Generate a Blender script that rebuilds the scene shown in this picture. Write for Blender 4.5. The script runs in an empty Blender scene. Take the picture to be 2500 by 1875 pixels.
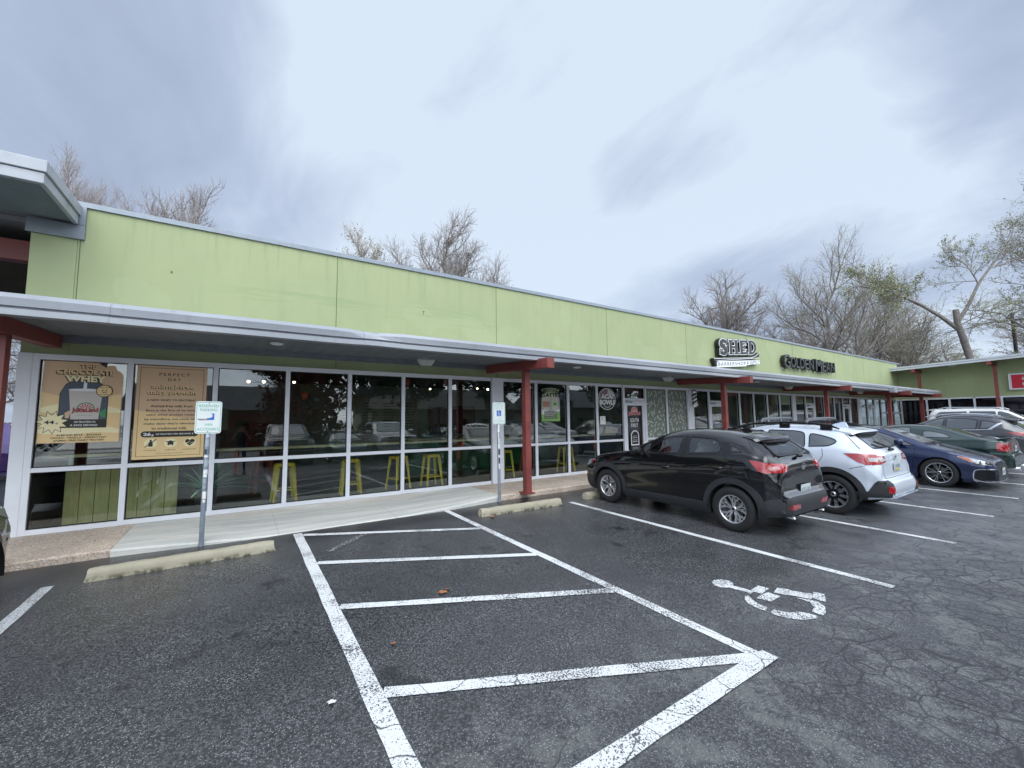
import bpy, bmesh, math, random
from mathutils import Vector, Matrix, Quaternion
from mathutils.bvhtree import BVHTree
from mathutils.geometry import tessellate_polygon
R = math.radians
scene = bpy.context.scene
COL = scene.collection

# ------------------------------------------------------------------ camera, sky, sun, exposure
cam_data = bpy.data.cameras.new("camera")
cam = bpy.data.objects.new("camera", cam_data)
COL.objects.link(cam)
scene.camera = cam
cam_data.sensor_width = 36.0
cam_data.lens = 36.0 * 1008.53 / 2500.0
cam_data.clip_start = 0.05
cam_data.clip_end = 3000.0
_yaw, _pitch, _roll = 0.5776, 0.0865, -0.0109
CAM = Vector((1.5668, -9.103, 1.72))
_f = Vector((math.sin(_yaw) * math.cos(_pitch), math.cos(_yaw) * math.cos(_pitch), math.sin(_pitch)))
_r = Vector((math.cos(_yaw), -math.sin(_yaw), 0.0))
_u = _r.cross(_f)
_r2 = _r * math.cos(_roll) + _u * math.sin(_roll)
_u2 = -_r * math.sin(_roll) + _u * math.cos(_roll)
_m = Matrix((( _r2.x, _u2.x, -_f.x), (_r2.y, _u2.y, -_f.y), (_r2.z, _u2.z, -_f.z)))
cam.matrix_world = Matrix.Translation(CAM) @ _m.to_4x4()

scene.view_settings.view_transform = 'Standard'
scene.view_settings.look = 'None'
scene.view_settings.exposure = 0.30
scene.view_settings.gamma = 1.0
scene.view_settings.use_curve_mapping = False
scene.render.resolution_x, scene.render.resolution_y = 1024, 768
try:
    scene.cycles.use_denoising = True
    scene.cycles.max_bounces = 10
    scene.cycles.transparent_max_bounces = 24
    scene.cycles.sample_clamp_indirect = 6.0
except Exception:
    pass

SUN_EL, SUN_AZ = R(55), R(205)      # azimuth clockwise from +Y
world = bpy.data.worlds.new("World")
scene.world = world
world.use_nodes = True
wn = world.node_tree
wn.nodes.clear()
def WN(t, **kw):
    n = wn.nodes.new(t)
    for k, v in kw.items():
        setattr(n, k, v)
    return n
w_out = WN('ShaderNodeOutputWorld')
w_bg = WN('ShaderNodeBackground')
w_bg.inputs['Strength'].default_value = 0.12
sky = WN('ShaderNodeTexSky', sky_type='NISHITA')
sky.sun_disc = False
sky.sun_elevation = SUN_EL
sky.sun_rotation = SUN_AZ
w_bg2 = WN('ShaderNodeBackground')
w_bg2.inputs['Strength'].default_value = 1.0
w_mix = WN('ShaderNodeMixShader')
w_mix.inputs[0].default_value = 0.93          # nearly full cloud cover in front of the clear sky
tc = WN('ShaderNodeTexCoord')
sep = WN('ShaderNodeSeparateXYZ')
wn.links.new(tc.outputs['Generated'], sep.inputs[0])
# project the view direction onto a flat cloud deck: (x, y) / (z + 0.25)
add = WN('ShaderNodeMath', operation='ADD'); add.inputs[1].default_value = 0.30
mx = WN('ShaderNodeMath', operation='MAXIMUM'); mx.inputs[1].default_value = 0.0
wn.links.new(sep.outputs[2], mx.inputs[0]); wn.links.new(mx.outputs[0], add.inputs[0])
dx = WN('ShaderNodeMath', operation='DIVIDE'); dy = WN('ShaderNodeMath', operation='DIVIDE')
wn.links.new(sep.outputs[0], dx.inputs[0]); wn.links.new(add.outputs[0], dx.inputs[1])
wn.links.new(sep.outputs[1], dy.inputs[0]); wn.links.new(add.outputs[0], dy.inputs[1])
comb = WN('ShaderNodeCombineXYZ')
wn.links.new(dx.outputs[0], comb.inputs[0]); wn.links.new(dy.outputs[0], comb.inputs[1])
cmap = WN('ShaderNodeMapping')
cmap.inputs['Rotation'].default_value = (0, 0, R(20))
cmap.inputs['Location'].default_value = (3.1, 1.7, 0.0)
cmap.inputs['Scale'].default_value = (1.0, 0.62, 1.0)
wn.links.new(comb.outputs[0], cmap.inputs[0])
n1 = WN('ShaderNodeTexNoise'); n1.inputs['Scale'].default_value = 1.15
n1.inputs['Detail'].default_value = 5.0; n1.inputs['Roughness'].default_value = 0.45
n1.inputs['Distortion'].default_value = 0.25
wn.links.new(cmap.outputs[0], n1.inputs['Vector'])
cr = WN('ShaderNodeValToRGB')
cr.color_ramp.elements[0].position = 0.36; cr.color_ramp.elements[0].color = (0.33, 0.39, 0.52, 1)
cr.color_ramp.elements[1].position = 0.64; cr.color_ramp.elements[1].color = (0.60, 0.69, 0.81, 1)
e = cr.color_ramp.elements.new(0.5); e.color = (0.42, 0.495, 0.635, 1)
# wispy finer structure, and broad thin places in the deck overhead
n2 = WN('ShaderNodeTexNoise'); n2.inputs['Scale'].default_value = 2.6; n2.inputs['Detail'].default_value = 7.0; n2.inputs['Roughness'].default_value = 0.55; n2.inputs['Distortion'].default_value = 0.5
wn.links.new(cmap.outputs[0], n2.inputs['Vector'])
dens = WN('ShaderNodeMath', operation='MULTIPLY_ADD'); dens.inputs[1].default_value = 0.52
off0 = WN('ShaderNodeMath', operation='MULTIPLY_ADD'); off0.inputs[1].default_value = 0.75; off0.inputs[2].default_value = -0.135
wn.links.new(n1.outputs['Fac'], off0.inputs[0])
wn.links.new(n2.outputs['Fac'], dens.inputs[0]); wn.links.new(off0.outputs[0], dens.inputs[2])
last = dens.outputs[0]
for (vx, vy, vz, c0, c1, amt) in ((.52, .60, .61, .78, 1.0, .26), (.40, .86, .32, .90, 1.0, .08), (.93, .30, .22, .93, 1.0, .07), (-.25, .80, .55, .80, 1.0, -.07), (.80, .52, .30, .93, 1.0, -.13)):
    dt = WN('ShaderNodeVectorMath', operation='DOT_PRODUCT'); dt.inputs[1].default_value = Vector((vx, vy, vz)).normalized()
    wn.links.new(tc.outputs['Generated'], dt.inputs[0])
    lr = WN('ShaderNodeMapRange', interpolation_type='SMOOTHSTEP'); lr.inputs[1].default_value = c0; lr.inputs[2].default_value = c1; lr.inputs[3].default_value = 0.0; lr.inputs[4].default_value = amt
    wn.links.new(dt.outputs['Value'], lr.inputs[0])
    ad = WN('ShaderNodeMath', operation='ADD'); wn.links.new(last, ad.inputs[0]); wn.links.new(lr.outputs[0], ad.inputs[1]); last = ad.outputs[0]
wn.links.new(last, cr.inputs[0])
# an overcast sky is brightest high overhead
zr = WN('ShaderNodeMapRange', interpolation_type='SMOOTHSTEP')
zr.inputs[1].default_value = 0.80; zr.inputs[2].default_value = 1.0
zr.inputs[3].default_value = 1.0; zr.inputs[4].default_value = 1.7
wn.links.new(sep.outputs[2], zr.inputs[0])
vm = WN('ShaderNodeVectorMath', operation='SCALE')
wn.links.new(cr.outputs[0], vm.inputs[0]); wn.links.new(zr.outputs[0], vm.inputs['Scale'])
# sky out of view behind the camera (-y), boosted to light under the canopy
br = WN('ShaderNodeMapRange', interpolation_type='SMOOTHSTEP')
br.inputs[1].default_value = -0.02; br.inputs[2].default_value = -0.60; br.inputs[3].default_value = 1.0; br.inputs[4].default_value = 4.2
wn.links.new(sep.outputs[1], br.inputs[0])
vm2 = WN('ShaderNodeVectorMath', operation='SCALE')
wn.links.new(vm.outputs[0], vm2.inputs[0]); wn.links.new(br.outputs[0], vm2.inputs['Scale'])
tint = WN('ShaderNodeMix', data_type='RGBA'); tint.blend_type = 'MIX'      # the boosted side is whiter than the blue-grey deck
tf = WN('ShaderNodeMapRange'); tf.inputs[1].default_value = -0.02; tf.inputs[2].default_value = -0.60
wn.links.new(sep.outputs[1], tf.inputs[0]); wn.links.new(tf.outputs[0], tint.inputs[0])
tint.inputs[6].default_value = (1, 1, 1, 1); tint.inputs[7].default_value = (1.0, .955, .83, 1)
vm3 = WN('ShaderNodeVectorMath', operation='MULTIPLY')
wn.links.new(vm2.outputs[0], vm3.inputs[0]); wn.links.new(tint.outputs[2], vm3.inputs[1])
wn.links.new(vm3.outputs[0], w_bg2.inputs['Color'])
wn.links.new(sky.outputs[0], w_bg.inputs['Color'])
wn.links.new(w_bg.outputs[0], w_mix.inputs[1]); wn.links.new(w_bg2.outputs[0], w_mix.inputs[2])
wn.links.new(w_mix.outputs[0], w_out.inputs['Surface'])

sun_data = bpy.data.lights.new("sun", 'SUN')
sun_data.energy = 1.1
sun_data.angle = R(45)
sun_data.color = (1.0, 0.97, 0.92)
sun = bpy.data.objects.new("sun", sun_data)
COL.objects.link(sun)
_sd = Vector((math.sin(SUN_AZ) * math.cos(SUN_EL), math.cos(SUN_AZ) * math.cos(SUN_EL), math.sin(SUN_EL)))
sun.rotation_euler = _sd.to_track_quat('Z', 'Y').to_euler()
sun.location = (0, -20, 30)

# ------------------------------------------------------------------ materials
MATS = {}
def new_mat(name):
    m = bpy.data.materials.new(name); m.use_nodes = True
    nt = m.node_tree; b = nt.nodes['Principled BSDF']
    MATS[name] = m
    return m, nt, b
def pm(name, col, rough=0.6, metal=0.0, var=0.0, vscale=6.0, bump=0.0, bscale=60.0, coat=0.0, emit=0.0, spec=None, stretch=None, coords='Object', dist=0.01):
    m, nt, b = new_mat(name)
    b.inputs['Base Color'].default_value = (*col, 1)
    b.inputs['Roughness'].default_value = rough
    b.inputs['Metallic'].default_value = metal
    if spec is not None: b.inputs['Specular IOR Level'].default_value = spec
    if coat: 
        b.inputs['Coat Weight'].default_value = coat; b.inputs['Coat Roughness'].default_value = 0.03
    if emit:
        b.inputs['Emission Color'].default_value = (*col, 1); b.inputs['Emission Strength'].default_value = emit
    t = nt.nodes.new('ShaderNodeTexCoord')
    src = t.outputs[coords]
    if stretch:
        mp = nt.nodes.new('ShaderNodeMapping'); mp.inputs['Scale'].default_value = stretch
        nt.links.new(src, mp.inputs[0]); src = mp.outputs[0]
    if var:
        n = nt.nodes.new('ShaderNodeTexNoise'); n.inputs['Scale'].default_value = vscale; n.inputs['Detail'].default_value = 6
        nt.links.new(src, n.inputs['Vector'])
        r = nt.nodes.new('ShaderNodeMapRange'); r.inputs[1].default_value = .25; r.inputs[2].default_value = .75
        r.inputs[3].default_value = 1 - var; r.inputs[4].default_value = 1 + var
        nt.links.new(n.outputs['Fac'], r.inputs[0])
        s = nt.nodes.new('ShaderNodeVectorMath'); s.operation = 'SCALE'; s.inputs[0].default_value = col
        nt.links.new(r.outputs[0], s.inputs['Scale']); nt.links.new(s.outputs[0], b.inputs['Base Color'])
        r2 = nt.nodes.new('ShaderNodeMapRange'); r2.inputs[1].default_value = .2; r2.inputs[2].default_value = .8
        r2.inputs[3].default_value = max(.02, rough * .8); r2.inputs[4].default_value = min(1, rough * 1.2)
        nt.links.new(n.outputs['Fac'], r2.inputs[0]); nt.links.new(r2.outputs[0], b.inputs['Roughness'])
    if bump:
        n = nt.nodes.new('ShaderNodeTexNoise'); n.inputs['Scale'].default_value = bscale; n.inputs['Detail'].default_value = 4
        nt.links.new(src, n.inputs['Vector'])
        bp = nt.nodes.new('ShaderNodeBump'); bp.inputs['Strength'].default_value = bump; bp.inputs['Distance'].default_value = dist
        nt.links.new(n.outputs['Fac'], bp.inputs['Height']); nt.links.new(bp.outputs[0], b.inputs['Normal'])
    return m
def glass_mat(name, tint, ior=1.75, rough=0.0):
    m, nt, b = new_mat(name)
    nt.nodes.remove(b)
    o = nt.nodes['Material Output']
    tr = nt.nodes.new('ShaderNodeBsdfTransparent'); tr.inputs[0].default_value = (*tint, 1)
    gl = nt.nodes.new('ShaderNodeBsdfGlossy'); gl.inputs['Roughness'].default_value = rough
    gl.inputs['Color'].default_value = (.97, 1, 1, 1)
    fr = nt.nodes.new('ShaderNodeFresnel'); fr.inputs['IOR'].default_value = ior
    # same reflectance seen from either side of the sheet
    ge = nt.nodes.new('ShaderNodeNewGeometry')
    mi = nt.nodes.new('ShaderNodeMix'); mi.data_type = 'FLOAT'
    mi.inputs[2].default_value = ior; mi.inputs[3].default_value = ior
    nt.links.new(ge.outputs['Backfacing'], mi.inputs[0])
    ms = nt.nodes.new('ShaderNodeMath'); ms.operation = 'MULTIPLY_ADD'
    ms.inputs[1].default_value = (1 / ior - ior); ms.inputs[2].default_value = ior
    nt.links.new(ge.outputs['Backfacing'], ms.inputs[0]); 
    # Fresnel inverts the IOR on backfaces itself: feed it 1/ior there so that it sees ior again
    nt.links.new(ms.outputs[0], fr.inputs['IOR'])
    nt.nodes.remove(mi)
    mx_ = nt.nodes.new('ShaderNodeMixShader')
    nt.links.new(fr.outputs[0], mx_.inputs[0]); nt.links.new(tr.outputs[0], mx_.inputs[1]); nt.links.new(gl.outputs[0], mx_.inputs[2])
    nt.links.new(mx_.outputs[0], o.inputs['Surface'])
    return m

# ------------------------------------------------------------------ mesh helpers
def new_obj(name, me, parent=None):
    o = bpy.data.objects.new(name, me); COL.objects.link(o)
    if parent is not None: o.parent = parent
    return o
def tag(o, label=None, cat=None, group=None, kind=None):
    if label: o['label'] = label
    if cat: o['category'] = cat
    if group: o['group'] = group
    if kind: o['kind'] = kind
    return o
def empty(name, loc=(0, 0, 0), rz=0.0, label=None, cat=None, group=None):
    o = bpy.data.objects.new(name, None); COL.objects.link(o)
    o.empty_display_size = 0.2
    o.location = loc; o.rotation_euler = (0, 0, rz)
    return tag(o, label, cat, group)
def copy_tree(o, parent=None):
    c = o.copy(); COL.objects.link(c)
    if parent is not None: c.parent = parent
    for ch in list(o.children): copy_tree(ch, c)
    return c

class MB:
    def __init__(s): s.v = []; s.f = []; s.mi = []; s.sm = []
    def add(s, vs, fs, mi=0, smooth=False):
        n = len(s.v); s.v += [tuple(p) for p in vs]
        for f in fs: s.f.append(tuple(n + i for i in f)); s.mi.append(mi); s.sm.append(smooth)
        return s
    def box(s, x0, x1, y0, y1, z0, z1, mi=0, M=None):
        vs = [(x, y, z) for z in (z0, z1) for y in (y0, y1) for x in (x0, x1)]
        if M is not None: vs = [M @ Vector(p) for p in vs]
        return s.add(vs, [(0, 2, 3, 1), (4, 5, 7, 6), (0, 1, 5, 4), (2, 6, 7, 3), (0, 4, 6, 2), (1, 3, 7, 5)], mi)
    def beam(s, a, b, w, h=None, mi=0, up=(0, 0, 1), w1=None, h1=None):
        a = Vector(a); b = Vector(b); h = h or w; w1 = w if w1 is None else w1; h1 = h if h1 is None else h1
        d = (b - a).normalized(); u = Vector(up)
        sx = d.cross(u)
        if sx.length < 1e-4: sx = d.cross(Vector((1, 0, 0)))
        sx.normalize(); uy = sx.cross(d)
        vs = [p + sx * (i * ww / 2) + uy * (j * hh / 2) for p, ww, hh in ((a, w, h), (b, w1, h1)) for i, j in ((-1, -1), (1, -1), (1, 1), (-1, 1))]
        return s.add(vs, [(3, 2, 1, 0), (4, 5, 6, 7), (0, 1, 5, 4), (1, 2, 6, 5), (2, 3, 7, 6), (3, 0, 4, 7)], mi)
    def tube(s, pts, rads, n=8, mi=0, cap=True, smooth=True):
        pts = [Vector(p) for p in pts]
        if not hasattr(rads, '__len__'): rads = [rads] * len(pts)
        rings = []; u = None
        for i, p in enumerate(pts):
            d = (pts[min(i + 1, len(pts) - 1)] - pts[max(i - 1, 0)])
            if d.length < 1e-9: d = Vector((0, 0, 1))
            d.normalize()
            if u is None:
                u = d.cross(Vector((0, 0, 1)))
                if u.length < 1e-3: u = d.cross(Vector((1, 0, 0)))
            else: u = u - d * u.dot(d)
            if u.length < 1e-6: u = d.orthogonal()
            u.normalize(); w = d.cross(u)
            rings.append([p + (u * math.cos(2 * math.pi * k / n) + w * math.sin(2 * math.pi * k / n)) * rads[i] for k in range(n)])
        vs = [q for r_ in rings for q in r_]; fs = []
        for i in range(len(pts) - 1):
            for k in range(n):
                a = i * n + k; b = i * n + (k + 1) % n
                fs.append((a, b, b + n, a + n))
        s.add(vs, fs, mi, smooth)
        if cap:
            s.add(rings[0], [tuple(reversed(range(n)))], mi); s.add(rings[-1], [tuple(range(n))], mi)
        return s
    def lathe(s, prof, n=32, mi=0, M=None, smooth=True, closed=False):
        vs = []; fs = []; m = len(prof)
        for k in range(n):
            a = 2 * math.pi * k / n
            for (r_, z) in prof:
                p = Vector((r_ * math.cos(a), r_ * math.sin(a), z)); vs.append(M @ p if M is not None else p)
        for k in range(n):
            k2 = (k + 1) % n
            for j in range(m - 1 + (1 if closed else 0)):
                j2 = (j + 1) % m
                fs.append((k * m + j, k2 * m + j, k2 * m + j2, k * m + j2))
        return s.add(vs, fs, mi, smooth)
    def prism(s, poly, d0, d1, axis='y', mi=0, M=None, mi_side=None):
        """poly: 2D points; axis y -> (x,z) plane extruded in y; x -> (y,z); z -> (x,y)"""
        def P(p, d):
            q = {'y': (p[0], d, p[1]), 'x': (d, p[0], p[1]), 'z': (p[0], p[1], d)}[axis]
            return M @ Vector(q) if M is not None else Vector(q)
        n = len(poly)
        tris = tessellate_polygon([[Vector((p[0], p[1], 0)) for p in poly]])
        vs = [P(p, d0) for p in poly] + [P(p, d1) for p in poly]
        s.add(vs, [tuple(t) for t in tris] + [tuple(n + i for i in reversed(t)) for t in tris], mi)
        s.add(vs, [(i, (i + 1) % n, n + (i + 1) % n, n + i) for i in range(n)], mi if mi_side is None else mi_side)
        return s
    def flat(s, poly, d, axis='y', mi=0, M=None):
        def P(p):
            q = {'y': (p[0], d, p[1]), 'x': (d, p[0], p[1]), 'z': (p[0], p[1], d)}[axis]
            return M @ Vector(q) if M is not None else Vector(q)
        tris = tessellate_polygon([[Vector((p[0], p[1], 0)) for p in poly]])
        return s.add([P(p) for p in poly], [tuple(t) for t in tris], mi)
    def ell(s, c, r, n=16, m=10, mi=0, p=1.0, M=None):
        vs = []; fs = []
        f = lambda t: math.copysign(abs(t) ** p, t)
        for i in range(m + 1):
            th = math.pi * i / m - math.pi / 2
            for k in range(n):
                a = 2 * math.pi * k / n
                q = Vector((c[0] + r[0] * f(math.cos(th)) * f(math.cos(a)), c[1] + r[1] * f(math.cos(th)) * f(math.sin(a)), c[2] + r[2] * f(math.sin(th))))
                vs.append(M @ q if M is not None else q)
        for i in range(m):
            for k in range(n):
                fs.append((i * n + k, i * n + (k + 1) % n, (i + 1) * n + (k + 1) % n, (i + 1) * n + k))
        return s.add(vs, fs, mi, True)
    def mesh(s, me, M, mi=0):
        return s.add([M @ v.co for v in me.vertices], [tuple(p.vertices) for p in me.polygons], mi)
    def build(s, name, mats, parent=None, bevel=0.0, recalc=True):
        me = bpy.data.meshes.new(name)
        me.from_pydata(s.v, [], s.f)
        mats = mats if isinstance(mats, (list, tuple)) else [mats]
        for m in mats: me.materials.append(m)
        me.polygons.foreach_set('material_index', s.mi)
        me.polygons.foreach_set('use_smooth', s.sm)
        if recalc or bevel:
            bm = bmesh.new(); bm.from_mesh(me)
            if bevel:
                bmesh.ops.remove_doubles(bm, verts=bm.verts, dist=1e-5)
                ed = [e_ for e_ in bm.edges if len(e_.link_faces) == 2 and e_.calc_face_angle(0) > 0.6]
                bmesh.ops.bevel(bm, geom=ed, offset=bevel, segments=2, affect='EDGES', profile=0.6)
            if recalc: bmesh.ops.recalc_face_normals(bm, faces=bm.faces)
            bm.to_mesh(me); bm.free()
        me.update()
        return new_obj(name, me, parent)

_tcache = {}
def text_mesh(body, offset=0.0, extrude=0.0, spacing=1.0, res=3):
    key = (body, offset, extrude, spacing, res)
    if key in _tcache: return _tcache[key]
    cu = bpy.data.curves.new('t', 'FONT'); cu.body = body; cu.size = 1.0
    cu.offset = offset; cu.extrude = extrude; cu.space_character = spacing; cu.resolution_u = res
    cu.align_x = 'LEFT'
    ob = bpy.data.objects.new('t', cu); COL.objects.link(ob)
    dg = bpy.context.evaluated_depsgraph_get(); dg.update()
    me = bpy.data.meshes.new_from_object(ob.evaluated_get(dg))
    bpy.data.objects.remove(ob); bpy.data.curves.remove(cu)
    xs = [v.co.x for v in me.vertices] or [0]; ys = [v.co.y for v in me.vertices] or [0]
    _tcache[key] = (me, min(xs), max(xs), min(ys), max(ys))
    return _tcache[key]
FX = Matrix(((1, 0, 0, 0), (0, 0, 1, 0), (0, 1, 0, 0), (0, 0, 0, 1)))    # text plane -> xz plane, facing -y (z -> y; mirrored depth)
def put_text(mb, body, x0, x1, z0, z1, y, mi=0, offset=0.0, extrude=0.0, spacing=1.0, M=None, res=3):
    """fit text into the box x0..x1, z0..z1 standing at y and facing -y"""
    me, ax, bx, ay, by = text_mesh(body, offset, extrude, spacing, res)
    if bx <= ax: return
    sx = (x1 - x0) / (bx - ax); sz = (z1 - z0) / (by - ay)
    T = Matrix(((sx, 0, 0, x0 - ax * sx), (0, 0, -1.0, y), (0, sz, 0, z0 - ay * sz), (0, 0, 0, 1)))
    if M is not None: T = M @ T
    mb.mesh(me, T, mi)

def Gz(x, y):
    """height of the gently sloping lot"""
    return .007 * (max(-10, min(40, x)) - 2) + .0135 * (max(-30, min(2, y)) + 1.5)
GN = Vector((-.007, -.0135, 1)).normalized()
# ------------------------------------------------------------------ ground materials
def nd(nt, t, **kw):
    n = nt.nodes.new(t)
    for k, v in kw.items(): setattr(n, k, v)
    return n
def mrange(nt, src, a, b, c, d, smooth=True):
    r = nd(nt, 'ShaderNodeMapRange'); 
    if smooth: r.interpolation_type = 'SMOOTHSTEP'
    for i, v in enumerate((a, b, c, d)): r.inputs[i + 1].default_value = v
    nt.links.new(src, r.inputs[0]); return r.outputs[0]
def mth(nt, op, a, b=None):
    n = nd(nt, 'ShaderNodeMath', operation=op)
    for i, v in enumerate((a, b)):
        if v is None: continue
        if isinstance(v, (int, float)): n.inputs[i].default_value = v
        else: nt.links.new(v, n.inputs[i])
    return n.outputs[0]
def mixc(nt, fac, a, b):
    n = nd(nt, 'ShaderNodeMix', data_type='RGBA')
    nt.links.new(fac, n.inputs[0]) if not isinstance(fac, (int, float)) else setattr(n.inputs[0], 'default_value', fac)
    for i, v in ((6, a), (7, b)):
        if isinstance(v, tuple): n.inputs[i].default_value = (*v, 1)
        else: nt.links.new(v, n.inputs[i])
    return n.outputs[2]
def noise(nt, src, scale, detail=4, rough=.5, dist=0.0):
    n = nd(nt, 'ShaderNodeTexNoise'); n.inputs['Scale'].default_value = scale; n.inputs['Detail'].default_value = detail
    n.inputs['Roughness'].default_value = rough; n.inputs['Distortion'].default_value = dist
    nt.links.new(src, n.inputs['Vector']); return n.outputs['Fac'], n.outputs['Color']

def asphalt():
    m, nt, b = new_mat('asphalt')
    t = nd(nt, 'ShaderNodeTexCoord').outputs['Object']
    sp = nd(nt, 'ShaderNodeSeparateXYZ'); nt.links.new(t, sp.inputs[0])
    big, _ = noise(nt, t, .35, 3)
    mid, _ = noise(nt, t, 2.2, 5, .6)
    fine, _ = noise(nt, t, 55, 3, .6)
    base = mixc(nt, mrange(nt, big, .35, .65, 0, 1), (.019, .020, .022), (.032, .033, .036))
    base = mixc(nt, mrange(nt, fine, .40, .66, 0, .85), base, (.10, .101, .107))
    # stone chips showing in the binder
    vo = nd(nt, 'ShaderNodeTexVoronoi'); vo.inputs['Scale'].default_value = 120
    nt.links.new(t, vo.inputs['Vector'])
    sc = nd(nt, 'ShaderNodeSeparateColor'); nt.links.new(vo.outputs['Color'], sc.inputs[0])
    chip = mth(nt, 'MULTIPLY', mrange(nt, sc.outputs[0], .74, .88, 0, 1), mrange(nt, vo.outputs['Distance'], .3, .6, 1, 0))
    chipm = mth(nt, 'MULTIPLY', chip, mrange(nt, mid, .3, .65, .25, 1))
    base = mixc(nt, chipm, base, (.34, .34, .35))
    base = mixc(nt, mth(nt, 'MULTIPLY', mrange(nt, sp.outputs[0], 6.0, 11, 0, 1), mrange(nt, mid, .35, .6, .5, .95)), base, (.15, .156, .168))  # paler to the right: dusty grey plus wet sheen painted into the colour
    # old worn surface away from the shops: pale mineral film and cracking
    worn = mth(nt, 'MULTIPLY', mrange(nt, sp.outputs[1], -6.2, -7.6, 0, 1), mrange(nt, mid, .47, .58, 0, 1))
    worn = mth(nt, 'MULTIPLY', worn, mrange(nt, noise(nt, t, 9, 4, .7)[0], .38, .55, .1, 1))
    base = mixc(nt, mth(nt, 'MULTIPLY', worn, .55), base, (.17, .175, .165))
    # cracks
    wn_ = nd(nt, 'ShaderNodeTexNoise'); wn_.inputs['Scale'].default_value = 3.0; wn_.inputs['Detail'].default_value = 4
    nt.links.new(t, wn_.inputs['Vector'])
    va = nd(nt, 'ShaderNodeVectorMath', operation='MULTIPLY_ADD'); va.inputs[1].default_value = (.22, .22, 0); 
    nt.links.new(wn_.outputs['Color'], va.inputs[0]); nt.links.new(t, va.inputs[2])
    def crack(scale, w):
        v = nd(nt, 'ShaderNodeTexVoronoi', feature='DISTANCE_TO_EDGE'); v.inputs['Scale'].default_value = scale
        nt.links.new(va.outputs[0], v.inputs['Vector'])
        return mrange(nt, v.outputs['Distance'], 0, w, 1, 0)
    cmask = mth(nt, 'MULTIPLY', mrange(nt, sp.outputs[1], -6.4, -7.8, 0, 1), mrange(nt, sp.outputs[0], 3.6, 5.4, 0, 1))
    cmask = mth(nt, 'MULTIPLY', cmask, mrange(nt, noise(nt, t, .9, 3)[0], .34, .50, .15, 1))
    cf = mth(nt, 'MULTIPLY', mth(nt, 'MAXIMUM', crack(4.2, .05), mth(nt, 'MULTIPLY', crack(10.0, .07), .6)), cmask)
    cb = mth(nt, 'MULTIPLY', mth(nt, 'MULTIPLY', crack(1.3, .010), mrange(nt, sp.outputs[1], -5.9, -7.2, 0, 1)), mrange(nt, noise(nt, t, .7, 3)[0], .42, .58, 0, 1))
    cr_ = mth(nt, 'MAXIMUM', mth(nt, 'MULTIPLY', cf, .92), mth(nt, 'MULTIPLY', cb, .6))
    base = mixc(nt, cr_, base, (.012, .012, .013))
    # newer sealed strip along the kerb and in the stall heads
    seal = mrange(nt, mth(nt, 'ADD', sp.outputs[1], mth(nt, 'MULTIPLY', mid, .5)), -2.35, -1.75, 0, 1)
    base = mixc(nt, mth(nt, 'MULTIPLY', seal, .8), base, (.016, .0165, .018))
    # oil drips and tyre tracks in the stalls
    oil, _ = noise(nt, t, 1.7, 4, .6)
    base = mixc(nt, mth(nt, 'MULTIPLY', mrange(nt, oil, .60, .70, 0, .7), mrange(nt, sp.outputs[1], -7.8, -6.0, 0, 1)), base, (.010, .010, .011))
    nt.links.new(base, b.inputs['Base Color'])
    # damp: smoother and glossier patches
    wet = mrange(nt, mth(nt, 'ADD', noise(nt, t, .22, 3, .55, .4)[0], mrange(nt, sp.outputs[0], 4, 11, 0, .22)), .42, .64, 0, 1)
    rg = nd(nt, 'ShaderNodeMapRange'); rg.inputs[3].default_value = .48; rg.inputs[4].default_value = .22
    nt.links.new(wet, rg.inputs[0]); nt.links.new(rg.outputs[0], b.inputs['Roughness'])
    b.inputs['Specular IOR Level'].default_value = .75
    h = mth(nt, 'ADD', mth(nt, 'MULTIPLY', vo.outputs['Distance'], .6), mth(nt, 'MULTIPLY', fine, .8))
    h = mth(nt, 'SUBTRACT', h, mth(nt, 'MULTIPLY', cr_, 2.0))
    bp = nd(nt, 'ShaderNodeBump'); bp.inputs['Strength'].default_value = .45; bp.inputs['Distance'].default_value = .005
    nt.links.new(h, bp.inputs['Height']); nt.links.new(bp.outputs[0], b.inputs['Normal'])
    return m
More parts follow.
